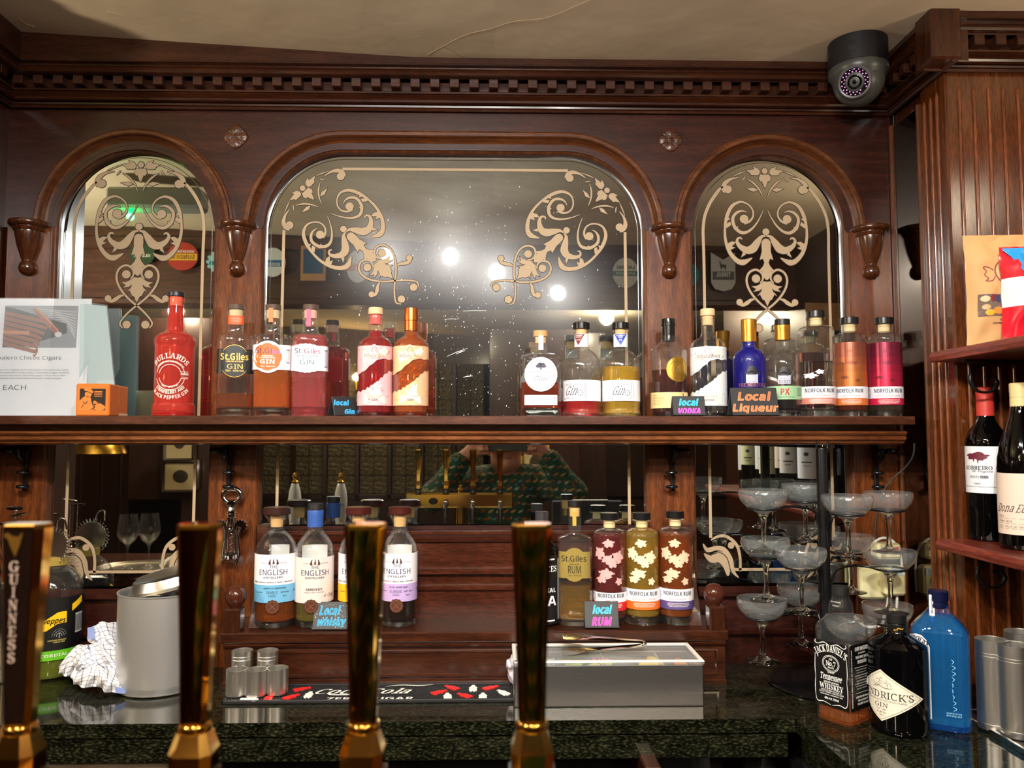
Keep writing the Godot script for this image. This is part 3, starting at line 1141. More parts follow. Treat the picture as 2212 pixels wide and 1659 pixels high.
const SHELF_X := 0.872
func build_wall_shelves() -> void:
	var ys := [at(2020, 761, 0.23).y, at(2030, 1164, 0.23).y]
	for k in 2:
		var o := thing("wall_shelf", ["upper red-brown wall shelf at the right, holding snack bags", "lower red-brown wall shelf at the right, holding wine bottles"][k], "shelf", Vector3(SHELF_X, ys[k], 0.228), "red-brown shelves on the right wall")
		var m := MB.new()
		var hh := 0.0205
		# long edge with a worn rounded nose, running towards the bar
		m.t = Transform3D(Basis(Vector3.UP, -PI / 2), Vector3())
		m.run_x([[-hh, -0.002], [-hh * 0.93, 0.0], [-hh * 0.5, 0.0025], [-hh * 0.07, 0.0], [0.0, -0.003]], 0.0, 1.2, -0.49, 1)
		m.t = Transform3D()
		m.quad(Vector3(0.003, 0, 0), Vector3(0.003, 0, 1.2), Vector3(0.49, 0, 1.2), Vector3(0.49, 0, 0))
		m.quad(Vector3(0.002, -hh, 0), Vector3(0.49, -hh, 0), Vector3(0.49, -hh, 1.2), Vector3(0.002, -hh, 1.2))
		obj("board", m, wood("shelf_red", Color8(150, 66, 48), 2, 0.35, 0.3), o)
		var br := MB.new()
		for z in [0.06]:
			# scrolled iron bracket under the board
			for q in [[[0.19, -0.024], [0.10, -0.026], [0.055, -0.036], [0.042, -0.058], [0.055, -0.080], [0.080, -0.082], [0.094, -0.066], [0.086, -0.052], [0.072, -0.056]], [[0.15, -0.026], [0.20, -0.040], [0.225, -0.064], [0.215, -0.088], [0.19, -0.090], [0.178, -0.074], [0.19, -0.066]]]:
				var path := []
				for i in q:
					path.append(Vector3(i[0], i[1], z))
				var pp := spline3(path, 6)
				var wd := []
				for i in pp.size():
					wd.append(0.0035 + 0.0012 * sin(i * 0.4))
				br.tube(pp, wd, 8)
			br.box(Vector3(0.2, -0.0225, z), Vector3(0.34, 0.004, 0.014))
			br.box(Vector3(0.48, -0.08, z), Vector3(0.006, 0.13, 0.014))
			br.tube(spline3([Vector3(0.47, -0.14, z), Vector3(0.40, -0.10, z), Vector3(0.26, -0.05, z), Vector3(0.20, -0.025, z)], 5), 0.004)
		obj("iron_bracket", br, mat("black_iron", Color8(22, 21, 20), 0.35, 0.3), o)

# ---------------------------------------------------------------- granite counter
func granite() -> StandardMaterial3D:
	if mats.has("granite"):
		return mats["granite"]
	var g := mat("granite", Color8(62, 63, 52), 0.07)
	g.albedo_texture = mats["granite_tex"]
	g.uv1_triplanar = true
	g.uv1_scale = Vector3(2.2, 5, 5)
	g.metallic_specular = 0.55
	return g

func build_counter() -> void:
	var o := thing("back_counter", "polished dark green granite worktop of the back bar, running round the corner at right", "worktop", Vector3(0, COUNTER_Y, 0))
	var ze := 0.338
	var xr := 0.541
	var th := 0.024
	# slab along the back bar, mitred against the return
	var m := MB.new()
	m.prism(PackedVector2Array([Vector2(-1.1, 0.003), Vector2(0.92, 0.003), Vector2(xr, -ze), Vector2(-1.1, -ze)]), -th, 0.0)
	var s1 := turn_flat(m)
	obj("slab", s1, granite(), o)
	m = MB.new()
	m.prism(PackedVector2Array([Vector2(0.922, 0.003), Vector2(0.924, -0.225), Vector2(1.355, -0.225), Vector2(1.355, -1.02), Vector2(xr + 0.02, -1.02), Vector2(xr + 0.0015, -ze)]), -th, 0.0)
	obj("slab", turn_flat(m), granite(), o, "granite slab of the return at right")
	m = MB.new()
	for q in [[ze - 0.003, -0.030, 0.043]]:
		m.box(Vector3(-0.285, -th - 0.003 - q[2] / 2, ze - 0.022), Vector3(1.63, q[2], 0.036), 0.002)
	obj("apron", m, granite(), o)
	m = MB.new()
	m.box(Vector3(xr + 0.024, -th - 0.003 - 0.043 / 2, 0.68), Vector3(0.036, 0.043, 0.66), 0.002)
	obj("apron", m, granite(), o)
	var c := thing("under_counter_box", "black box for the dark void below the granite worktop", "cabinet", Vector3(0, 0, 0.1))
	m = MB.new()
	m.box(Vector3(-0.335, 0.5, 0.0), Vector3(1.50, 1.0, 0.18), 0.004)
	obj("body", m, mat("black_matt", Color8(14, 13, 13), 0.5), c)  # black colour stands for the dark void under the worktop
	m = MB.new()
	var wl := at(95, 1648, 0.30)
	var wr := at(370, 1648, 0.30)
	m.box(Vector3((wl.x + wr.x) / 2, wl.y - 0.03, 0.14), Vector3(wr.x - wl.x, 0.06, 0.12), 0.002)
	obj("white_ledge", m, mat("cream_board", Color8(220, 214, 200), 0.6), c, "cream ledge just showing at the bottom left")
	c = thing("glass_shelf", "dark shelf under the right worktop with upturned glasses", "shelf", Vector3(0.75, 0.90, 0.25))
	m = MB.new()
	m.box(Vector3(0, -0.01, 0), Vector3(0.9, 0.02, 0.3), 0.003)
	obj("board", m, mat("black_matt", Color8(14, 13, 13), 0.5), c)
	m = MB.new()
	m.box(Vector3(-0.475, -0.3, 0), Vector3(0.03, 0.9, 0.28), 0.003)
	obj("side", m, wood("mahogany_red", MAHOG_RED, 1), c)
	m = MB.new()
	m.lathe([[0.033, 0.002], [0.036, 0.06], [0.031, 0.11], [0.012, 0.128], [0.005, 0.14], [0.004, 0.17], [0.006, 0.176], [0.033, 0.181], [0.033, 0.1825], [0, 0.1835]], 24)
	var mesh := m.commit()
	for k in 4:
		var g := thing("wine_glass", "upturned wine glass on the dark shelf under the counter, number %s from the left" % ["one", "two", "three", "four"][k], "glass", Vector3(0.40 + k * 0.095, 0.90, 0.26 + 0.02 * (k % 2)), "upturned glasses under the counter")
		g.set_meta("label", ["leftmost upturned wine glass under the counter edge", "upturned wine glass second from left under the counter edge", "upturned wine glass third from left under the counter edge", "upturned wine glass nearest the counter corner, below the edge"][k])
		obj("glass", mesh, pane_glass(), g)

func turn_flat(m: MB) -> MB:
	# a prism drawn in (x, -z) becomes a slab lying in (x, z)
	var o := MB.new()
	o.t = Transform3D(Basis(Vector3.RIGHT, -PI / 2), Vector3())
	for k in range(0, m.ix.size(), 3):
		o.tri(m.v[m.ix[k]], m.v[m.ix[k + 2]], m.v[m.ix[k + 1]])
	return o

# ---------------------------------------------------------------- the room behind the camera, seen in the mirrors
const BACK_Z := 4.9
func build_room_behind() -> void:
	var w := struct("wall_front", "panelled wall with leaded windows, seen in the mirrors")
	var m := MB.new()
	m.box(Vector3(-0.2, 0.55, BACK_Z + 0.06), Vector3(5.8, 1.1, 0.1))
	m.box(Vector3(-0.2, 2.48, BACK_Z + 0.06), Vector3(5.8, 0.5, 0.1))
	m.box(Vector3(1.35, 1.65, BACK_Z + 0.06), Vector3(2.7, 1.15, 0.1))
	m.box(Vector3(-2.75, 1.65, BACK_Z + 0.06), Vector3(0.6, 1.15, 0.1))
	obj("panelling", m, wood("far_wood", Color8(66, 35, 21), 1, 0.4), w)
	var win := struct("window_1", "row of leaded casements with rippled glass, seen in the mirrors")
	var gl := mat("rippled_glass", Color8(112, 104, 84), 0.22)
	gl.heightmap_enabled = true
	gl.heightmap_texture = mats["rough_bump"]
	gl.heightmap_scale = 2.5
	gl.uv1_triplanar = true
	gl.uv1_scale = Vector3(4, 4, 4)
	var pane := MB.new()
	pane.box(Vector3(), Vector3(0.112, 0.155, 0.006))
	var pm := pane.commit()
	for c in 9:
		var x := -2.38 + c * 0.272
		var fm := MB.new()
		fm.box(Vector3(x - 0.136, 1.65, BACK_Z + 0.02), Vector3(0.036, 1.16, 0.06), 0.003)
		fm.box(Vector3(x, 1.10, BACK_Z + 0.02), Vector3(0.272, 0.04, 0.06), 0.003)
		obj("frame", fm, wood("far_wood", Color8(66, 35, 21), 1, 0.4), win)
		for i in 2:
			for j in 7:
				var o := obj("pane", pm, gl, win)
				o.position = Vector3(x - 0.058 + i * 0.116, 1.205 + j * 0.16, BACK_Z + 0.02)
		var ld := MB.new()
		ld.box(Vector3(x, 1.68, BACK_Z + 0.018), Vector3(0.006, 1.12, 0.008))
		for j in 6:
			ld.box(Vector3(x, 1.285 + j * 0.16, BACK_Z + 0.018), Vector3(0.236, 0.006, 0.008))
		obj("lead", ld, mat("lead", Color8(30, 30, 30), 0.5, 0.4), win)
	var l := struct("wall_side_room", "panelled side wall of the room, seen in the left mirrors")
	l.name = "wall_west"
	m = MB.new()
	m.box(Vector3(-3.0, 1.35, 2.4), Vector3(0.1, 2.7, 5.4))
	obj("panelling", m, wood("far_wood", Color8(66, 35, 21), 1, 0.4), l)
	for k in 16:
		m = MB.new()
		m.box(Vector3(-2.94, 1.3, 0.3 + k * 0.3), Vector3(0.02, 2.4, 0.05), 0.004)
		obj("batten", m, wood("far_wood", Color8(66, 35, 21), 1, 0.4), l)
	l = struct("wall_east", "panelled far side wall of the room")
	m = MB.new()
	m.box(Vector3(2.6, 1.35, 3.85), Vector3(0.1, 2.7, 2.3))
	m.box(Vector3(2.0, 1.35, 2.78), Vector3(1.2, 2.7, 0.1))
	obj("panelling", m, wood("far_wood", Color8(66, 35, 21), 1, 0.4), l)
	l = struct("wall_corner", "short panelled return at the left")
	m = MB.new()
	m.box(Vector3(-2.05, 1.35, -0.1), Vector3(1.9, 2.7, 0.1))
	obj("panelling", m, wood("far_wood", Color8(66, 35, 21), 1, 0.4), l)
	# beam over the bar with round and shaped beer badges facing the back bar
	var b := struct("wall_beam", "dark beam over the bar front carrying beer badges, seen in the mirrors")
	m = MB.new()
	m.box(Vector3(-0.3, 2.40, 1.72), Vector3(3.4, 0.40, 0.11), 0.006)
	m.box(Vector3(-0.3, 2.21, 1.715), Vector3(3.4, 0.03, 0.13), 0.006)
	m.box(Vector3(-0.3, 2.47, 1.66), Vector3(3.4, 0.06, 0.02), 0.006)
	obj("beam", m, wood("beam_wood", Color8(96, 54, 34), 0, 0.4), b)
	badges()
	pictures()
	# green exit light box on the ceiling, seen in the left mirror
	var e := at(330, 402, -0.95)
	var t := thing("exit_light", "emergency light box with a green lamp, reflected at the top of the left arched mirror", "lamp", Vector3(e.x, 2.47, 0.95))
	m = MB.new()
	m.box(Vector3(0, -0.02, 0), Vector3(0.33, 0.075, 0.09), 0.01)
	obj("body", m, mat("grey_plastic", Color8(150, 155, 148), 0.3), t)
	m = MB.new()
	m.t = Transform3D(Basis(Vector3.RIGHT, PI), Vector3(-0.085, -0.055, -0.02))
	m.lathe([[0.016, 0], [0.015, 0.008], [0.008, 0.016], [0, 0.018]], 16)
	var gm := mat("green_led", Color8(20, 200, 90), 0.3)
	gm.emission_enabled = true
	gm.emission = Color(0.05, 1.0, 0.35)
	gm.emission_energy_multiplier = 6.0
	obj("lamp_face", m, gm, t)
	var ol := OmniLight3D.new()
	ol.name = "green_light"
	add_child(ol)
	ol.position = Vector3(e.x - 0.085, 2.385, 0.93)
	ol.light_color = Color(0.1, 1.0, 0.4)
	ol.light_energy = 0.012
	ol.light_size = 0.012
	ol.omni_attenuation = 2.0
	ol.shadow_enabled = true
	# brass dome shade seen in the lower left mirror
	var p := at(205, 955, -2.4)
	t = thing("brass_lamp", "brass dome lamp reflected high in the lower left mirror", "lamp", Vector3(p.x, p.y, 2.4))
	m = MB.new()
	m.lathe([[0.135, -0.06], [0.13, -0.045], [0.115, -0.005], [0.085, 0.03], [0.05, 0.05], [0.02, 0.056], [0.012, 0.08], [0, 0.085]], 32)
	obj("shade", m, brass(0.25), t)
	m = MB.new()
	m.tube([Vector3(0, 0.08, 0), Vector3(0, 2.49 - p.y, 0)], 0.004)
	obj("stem", m, brass(0.25), t)
	# small candle bulb by the windows
	p = at(768, 815, -4.75)
	t = thing("wall_candle", "candle bulb wall light reflected above the small local gin sign", "lamp", Vector3(p.x, p.y, 4.75))
	m = MB.new()
	m.lathe([[0, -0.03], [0.012, -0.028], [0.019, -0.008], [0.014, 0.018], [0.004, 0.04], [0, 0.044]], 16)
	var cm := mat("candle_face", Color(1, 1, 1), 0.4)
	cm.emission_enabled = true
	cm.emission = Color(1.0, 0.86, 0.6)
	cm.emission_energy_multiplier = 12.0
	obj("bulb", m, cm, t)
	m = MB.new()
	m.lathe([[0.014, -0.10], [0.014, -0.03], [0.02, -0.028]], 16)
	m.tube(spline3([Vector3(0, -0.10, 0), Vector3(0, -0.13, 0.02), Vector3(0, -0.10, 0.10), Vector3(0, -0.09, 0.16)], 5), 0.006)
	obj("bracket", m, brass(0.25), t)
	ol = OmniLight3D.new()
	ol.name = "candle_light"
	add_child(ol)
	ol.position = Vector3(p.x, p.y, 4.70)
	ol.light_color = Color(1.0, 0.8, 0.55)
	ol.light_energy = 0.25
	ol.light_size = 0.02
	ol.omni_attenuation = 2.0
	ol.shadow_enabled = true

func brass(r := 0.12) -> StandardMaterial3D:
	return mat("brass_%d" % int(r * 100), Color8(214, 168, 72), r, 1.0)

func badges() -> void:
	# pump-clip badges on the beam, their faces towards the back bar
	var zb := 1.64
	var defs := [
		[300, 545, 0.115, 0.105, "green", "dark green leafy badge reflected behind the left etched scroll", "SINGLE"],
		[388, 550, 0.135, 0.125, "red", "red and yellow badge lettered SUNDEW, reflected in the left mirror", "SUNDEW"],
		[466, 562, 0.11, 0.10, "star", "pale blue star badge at the right edge of the left mirror", "BA"],
		[585, 563, 0.11, 0.13, "blue", "blue and white badge at the left edge of the middle mirror", "WOODFORDE"],
		[673, 565, 0.11, 0.155, "card", "blue card badge on a kraft backing, reflected in the middle mirror", ""],
		[770, 572, 0.10, 0.145, "pale", "pale oval badge reflected behind the left scroll tail", "X"],
		[1354, 586, 0.115, 0.135, "oval", "white oval badge with a teal ribbon, reflected in the middle mirror", "LACONS"],
		[1490, 590, 0.10, 0.11, "teal", "teal badge just showing beside the right pilaster", "LA"],
		[1567, 584, 0.108, 0.175, "shield", "grey shield badge lettered TINSEL, reflected in the right mirror", "TINSEL"]]
	for d in defs:
		var p := at(d[0], d[1], -zb)
		var t := thing("badge", d[5], "badge", Vector3(p.x, p.y, zb - 0.006), "beer badges on the beam")
		t.rotation.y = PI
		var w: float = d[2] / 2
		var h: float = d[3] / 2
		var c1: Color = {"green": Color8(38, 70, 42), "red": Color8(176, 50, 34), "star": Color8(150, 200, 205), "blue": Color8(220, 224, 226), "card": Color8(190, 140, 90), "pale": Color8(205, 208, 214), "oval": Color8(226, 228, 222), "teal": Color8(40, 130, 140), "shield": Color8(206, 208, 206)}[d[4]]
		var o := PackedVector2Array()
		if d[4] == "card":
			o = PackedVector2Array([Vector2(-w, -h), Vector2(w, -h), Vector2(w, h), Vector2(-w, h)])
		elif d[4] == "shield":
			o = PackedVector2Array([Vector2(-w, h), Vector2(-w, -h * 0.55), Vector2(-w * 0.7, -h * 0.88), Vector2(0, -h), Vector2(w * 0.7, -h * 0.88), Vector2(w, -h * 0.55), Vector2(w, h), Vector2(0, h * 0.62)])
		else:
			for k in 48:
				var a := TAU * k / 48
				var f := 1.0
				if d[4] == "star":
					f = 0.75 + 0.25 * absf(cos(a * 6))
				elif d[4] == "green":
					f = 0.9 + 0.1 * absf(cos(a * 8))
				o.append(Vector2(cos(a) * w * f, sin(a) * h * f))
		var m := MB.new()
		m.prism(o, 0.0, 0.006)
		obj("plate", m, paint(c1, 0.35), t)
		m = MB.new()
		var dk := Color8(24, 30, 34)
		match d[4]:
			"red":
				m.band([-w * 0.94, -w * 0.5, 0.0, w * 0.5, w * 0.94], -h * 0.28, h * 0.18, 0.0065)
				dk = Color8(226, 186, 40)
			"card":
				m.rect(-w * 0.8, -h * 0.6, w * 0.8, h * 0.8, 0.0065)
				dk = Color8(38, 84, 120)
			"blue", "pale":
				m.rect(-w * 0.94, -h * 0.3, w * 0.94, h * 0.15, 0.0065)
				dk = Color8(40, 110, 160) if d[4] == "blue" else Color8(196, 150, 150)
			"oval":
				m.rect(-w * 1.02, -h * 0.22, w * 1.02, h * 0.12, 0.0065)
				dk = Color8(40, 116, 100)
			"shield":
				m.rect(-w * 0.9, -h * 0.42, w * 0.9, h * 0.02, 0.0065)
				dk = Color8(92, 98, 100)
				# a small deer
				m.disc(Vector2(0, h * 0.3), w * 0.26, h * 0.09, 0.0066, 16, 1)
				m.stroke(PackedVector2Array([Vector2(w * 0.18, h * 0.32), Vector2(w * 0.3, h * 0.55)]), PackedFloat32Array([w * 0.14, w * 0.1]), 0.0066)
				for x in [-0.2, -0.14, 0.14, 0.2]:
					m.stroke(PackedVector2Array([Vector2(w * x, h * 0.3), Vector2(w * x, h * 0.1)]), PackedFloat32Array([w * 0.06, w * 0.04]), 0.0066)
			_:
				m.rect(-w * 0.7, -h * 0.3, w * 0.7, h * 0.05, 0.0065)
				dk = Color8(60, 96, 62) if d[4] == "green" else Color8(30, 120, 132)
		obj("print", m, paint(dk, 0.4), t)
		if d[6] != "":
			m = MB.new()
			var tc := Color8(236, 238, 230)
			if d[4] == "oval":
				letters(m, "LACONS", 0, h * 0.36, w * 1.4, h * 0.24, "sans_bold", 0, [], 0.007)
				tc = Color8(26, 34, 40)
			elif d[4] == "red":
				letters(m, "SUNDEW", 0, -h * 0.05, w * 1.6, h * 0.3, "sans_bold", 0, [], 0.007)
				tc = Color8(120, 24, 18)
			else:
				letters(m, d[6], 0, -h * 0.14, w * (1.2 if d[6].length() > 3 else 0.6), h * 0.22, "sans_bold", 0, [], 0.007)
			obj("lettering", m, paint(tc, 0.5), t)
			if d[4] in ["oval", "red"]:
				m = MB.new()
				letters(m, "AFFINITY" if d[4] == "oval" else "WOODFORDE'S", 0, -h * 0.05 if d[4] == "oval" else h * 0.34, w * 1.5, h * 0.16, "sans_bold", 0, [], 0.007)
				obj("lettering", m, paint(Color8(236, 238, 230), 0.5), t)

func pictures() -> void:
	# framed prints on the far panelling: [u, v in the mirror, z, width, height, label]
	for d in [[382, 950, 3.4, 0.17, 0.24, "framed print reflected at the top of the lower left mirror"], [384, 1030, 3.4, 0.20, 0.17, "framed oval picture reflected in the lower left mirror"], [1156, 1003, 3.9, 0.16, 0.26, "small cream framed portrait reflected beside the photographer's arm"], [1212, 990, 4.1, 0.20, 0.30, "gilt framed portrait reflected behind the raised elbow"]]:
		var p := at(d[0], d[1], -d[2])
		var t := thing("picture", d[5], "picture", Vector3(p.x, p.y, d[2]), "framed pictures of the room")
		t.rotation.y = PI
		var m := MB.new()
		var w: float = d[3] / 2
		var h: float = d[4] / 2
		m.frame(PackedVector2Array([Vector2(-w, -h), Vector2(-w, h), Vector2(w, h), Vector2(w, -h), Vector2(-w, -h)]), [[0, 0.0], [0.0, 0.01], [0.012, 0.016], [0.024, 0.012], [0.026, -0.01]])
		obj("frame", m, wood("far_wood", Color8(60, 36, 24), 0, 0.4) if d[2] < 3.8 else brass(0.4), t)
		m = MB.new()
		m.box(Vector3(0, 0, -0.006), Vector3(w * 2, h * 2, 0.012))
		obj("mount", m, paint(Color8(206, 186, 140), 0.6), t)
		m = MB.new()
		m.disc(Vector2(0, 0), w * 0.5, h * 0.5, 0.001, 24, 1)
		obj("print", m, paint(Color8(60, 52, 40), 0.6), t)
		m = MB.new()                               # the panel it hangs on
		m.box(Vector3(0, 0, -0.03), Vector3(w * 2 + 0.5, 2.4, 0.03))
		m.t = Transform3D(Basis(), Vector3(0, 0, 0))
		var pn := struct("trim_%d" % (2 + [382, 384, 1156, 1212].find(d[0])), "panelling behind a framed picture")
		pn.position = Vector3(p.x, 0, d[2] + 0.03)
		var mm := MB.new()
		mm.box(Vector3(0, 1.2, 0.015), Vector3(w * 2 + 0.5, 2.4, 0.03), 0.003)
		obj("panel", mm, wood("far_wood", Color8(66, 35, 21), 1, 0.4), pn)
# ---------------------------------------------------------------- the shelf and what stands on it, bottles apart
func build_shelf_things() -> void:
	var o := thing("bar_shelf", "long mahogany shelf across the arches carrying the upper row of bottles", "shelf", Vector3(-0.09, SHELF_Y, 0))
	var zf := 0.172
	var m := MB.new()
	var yb := at(1000, 917, zf).y - SHELF_Y
	m.run_x([[yb, zf - 0.002], [yb + 0.001, zf], [-0.001, zf], [0.0, zf - 0.002], [0.0, -0.03]], -1.015, 0.957, -0.03)
	m.quad(Vector3(-1.015, yb, -0.03), Vector3(0.957, yb, -0.03), Vector3(0.957, yb, zf - 0.002), Vector3(-1.015, yb, zf - 0.002))
	obj("board", m, wood("shelf_wood", Color8(94, 54, 36), 0, 0.3), o)
	var pr := []
	for q in [[961, 0.125], [960, 0.140], [957, 0.150], [952, 0.153], [951, 0.157], [948, 0.159], [944, 0.159], [942, 0.155], [940, 0.155], [939, 0.160], [935, 0.163], [932, 0.161], [931, 0.156], [930, 0.120], [916, 0.120]]:
		pr.append([at(1000, q[0], q[1]).y - SHELF_Y, q[1]])
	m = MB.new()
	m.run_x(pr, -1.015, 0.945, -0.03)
	obj("moulding", m, wood("moulding_lit", Color8(132, 80, 44), 0, 0.25, 0.5), o)  # paler copy of the moulding wood, its lit look put into the tint

	cigar_sign()
	cigar_boxes()
	# tent signs: [called, u0, u1, v0, v1, depth z, turn, lines]
	tent_sign("small black tent sign chalked local gin in blue, half hidden by the pink bottle", 726, 768, 855, 897, 0.10, 0.75, [["local", Color8(70, 190, 255), 0.62, 0.27, -8], ["Gin", Color8(70, 190, 255), 0.42, 0.27, 10]])
	tent_sign("black tent sign chalked local VODKA in blue and pink", 1454, 1525, 853, 896, 0.148, 0.0, [["local", Color8(60, 200, 240), 0.56, 0.36, 0], ["VODKA", Color8(240, 90, 215), 0.70, 0.30, 0]])
	tent_sign("larger black tent sign lettered Local Liqueur in orange script", 1582, 1684, 833, 895, 0.148, 0.0, [["Local", Color8(255, 150, 96), 0.68, 0.32, 0], ["Liqueur", Color8(255, 150, 96), 0.96, 0.38, 0]])
	optic_brackets()
	shelf_cable()

func tent_sign(label: String, u0: float, u1: float, v0: float, v1: float, z: float, turn: float, lines: Array, base_y := SHELF_Y, speck := false, board := Color8(36, 36, 38)) -> void:
	var s := px(z)
	var c := at((u0 + u1) / 2, v1, z)
	var t := thing("tent_sign", label, "sign", Vector3(c.x, base_y, z), "chalked tent signs")
	t.rotation.y = turn
	var w := (u1 - u0) * s / maxf(cos(turn), 0.5)
	var h := (v1 - v0) * s
	var lean := 0.26
	var m := MB.new()
	m.t = Transform3D(Basis(Vector3.RIGHT, -lean), Vector3())
	m.box(Vector3(0, h / 2 / cos(lean) + 0.001, 0.0), Vector3(w, h / cos(lean), 0.004), 0.001)
	obj("face", m, paint(board, 0.55), t)
	m = MB.new()
	m.t = Transform3D(Basis(Vector3.RIGHT, -lean), Vector3(0, 0, 0))
	m.box(Vector3(0, 0.0022, 0.003), Vector3(w, 0.004, 0.010), 0.001)
	m.t = Transform3D(Basis(Vector3.RIGHT, 0.45), Vector3(0, h * 0.97, -h * 0.27))
	m.box(Vector3(0, -h * 0.51, 0), Vector3(w, h * 1.02, 0.003), 0.001)
	obj("prop", m, paint(board, 0.55), t)
	var k := 0
	for l in lines:
		m = MB.new()
		m.t = Transform3D(Basis(Vector3.RIGHT, -lean), Vector3(0, 0, 0.0022))
		var y: float = h * (0.74 if k == 0 else 0.27)
		var dx: float = l[4] * s
		for q in [[0.0, 0.0], [0.0006, 0.0003], [-0.0006, -0.0003], [0.0, -0.0006], [0.0, 0.0006]]:
			letters(m, l[0], dx + q[0], y + q[1], w * l[2], h * l[3], "sans_bold", 0.22, [], 0.0002 + 0.00001 * absf(q[0] + q[1]) * 1000.0)
		obj("lettering", m, paint(l[1], 0.6), t)
		k += 1
	if speck:
		m = MB.new()
		m.t = Transform3D(Basis(Vector3.RIGHT, -lean), Vector3(0, 0, 0.0021))
		for i in 70:
			m.disc(Vector2(rng.randf_range(-0.48, 0.48) * w, rng.randf_range(0.06, 0.98) * h), rng.randf_range(0.0003, 0.0011), rng.randf_range(0.0003, 0.0009), 0.0001, 6, 1)
		var sp := obj("chalk_mark", m, paint(Color8(225, 228, 232), 0.8), t)
		sp.set_meta("kind", "stuff")

func cigar_sign() -> void:
	var z := 0.056
	var s := px(z)
	var a := at(183, 897, z)
	var t := thing("cigar_sign", "white printed cigar sign in a clear A-frame holder at the left end", "sign", Vector3(a.x, SHELF_Y, z))
	var w := 0.215
	var h := 255 * s
	var lean := 0.05
	var tl := Transform3D(Basis(Vector3.RIGHT, -lean), Vector3(-w, 0.001, 0))
	var m := MB.new()
	m.t = tl
	m.box(Vector3(w / 2, h / 2, 0), Vector3(w, h, 0.0012))
	obj("sheet", m, mat("paper", Color8(232, 234, 240), 0.5), t)
	m = MB.new()
	m.t = tl
	m.box(Vector3(w / 2, h / 2, 0.0022), Vector3(w + 0.004, h + 0.004, 0.0012))
	m.t = Transform3D(Basis(Vector3.UP, 0.3) * Basis(Vector3.RIGHT, 0.10), Vector3(0.0, 0.0, -0.014))
	m.prism(PackedVector2Array([Vector2(-0.01, 0), Vector2(0.06, 0), Vector2(0.035, 0.245), Vector2(-0.01, 0.25)]), -0.0008, 0.0008)
	obj("holder", m, pane_glass("acrylic", 0.1, Color(0.86, 0.93, 0.95)), t)
	m = MB.new()
	m.t = Transform3D(Basis(Vector3.UP, 0.3) * Basis(Vector3.RIGHT, 0.10), Vector3(0.0, 0.0, -0.018))
	m.prism(PackedVector2Array([Vector2(-0.02, 0), Vector2(0.056, 0), Vector2(0.031, 0.243), Vector2(-0.02, 0.246)]), -0.0006, 0.0006)
	obj("back_sheet", m, mat("back_paper", Color8(178, 200, 200), 0.6), t)
	# the print: in pixels from the lower right corner of the sheet
	var g := func(name: String, col: Color, f: Callable) -> void:
		var q := MB.new()
		q.t = Transform3D(tl.basis.scaled(Vector3(s, s, s)), tl * Vector3(w, 0, 0.0009))
		f.call(q)
		obj(name, q, paint(col, 0.5), t)
	g.call("photo_print", Color8(140, 142, 152), func(q): q.rect(-183, 148, -27, 240, 0.1))
	g.call("photo_print", Color8(186, 188, 196), func(q):
		for k in 9:
			q.stroke(PackedVector2Array([Vector2(-120 + k * 9, 234 - k * 5), Vector2(-80 + k * 4, 230 - k * 4), Vector2(-30, 226 - k * 7)]), PackedFloat32Array([1, 3, 2]), 0.2))
	g.call("photo_print", Color8(40, 40, 48), func(q):
		q.prism(PackedVector2Array([Vector2(-183, 238), Vector2(-150, 230), Vector2(-50, 200), Vector2(-48, 180), Vector2(-140, 150), Vector2(-183, 150)]), 0.3, 0.3))
	g.call("photo_print", Color8(150, 84, 56), func(q):
		for k in 7:
			var y := 224.0 - k * 11
			q.stroke(PackedVector2Array([Vector2(-183, y), Vector2(-120 + k * 2, y - 14 - k), Vector2(-86 - k * 5, y - 22 - k)]), PackedFloat32Array([9, 8, 7]), 0.4)
		q.stroke(PackedVector2Array([Vector2(-122, 234), Vector2(-100, 214), Vector2(-68, 180)]), PackedFloat32Array([8, 13, 12]), 0.5))
	g.call("photo_print", Color8(196, 130, 84), func(q):
		q.stroke(PackedVector2Array([Vector2(-120, 236), Vector2(-97, 216), Vector2(-66, 184)]), PackedFloat32Array([2, 4, 3]), 0.6)
		q.stroke(PackedVector2Array([Vector2(-183, 182), Vector2(-128, 180)]), PackedFloat32Array([7, 8]), 0.6))
	g.call("photo_print", Color8(200, 200, 206), func(q): q.disc(Vector2(-66, 177), 8, 6, 0.7, 12, 1))
	g.call("lettering", Color8(70, 76, 92), func(q):
		letters(q, "Chinchalero Chicos Cigars", -143, 125, 172, 11, "sans", 0, [], 0.2)
		letters(q, "9 EACH", -160, 62, 66, 10.5, "sans", 0, [], 0.2)
		letters(q, "Chinchalero is a true original, hand made quality and traditionally styled", -128, 99.5, 176, 4.2, "sans", 0, [], 0.2)
		letters(q, "cigar being the hallmarks of this classic. Chinchalero cigars are hand", -126, 93.5, 176, 4.2, "sans", 0, [], 0.2)
		letters(q, "made with expertly matured all natural Nicaraguan and Honduran filler", -130, 87.5, 170, 4.2, "sans", 0, [], 0.2)
		letters(q, "tobaccos, combined with a hand selected Ecuador shade wrapper.", -134, 81.5, 164, 4.2, "sans", 0, [], 0.2))

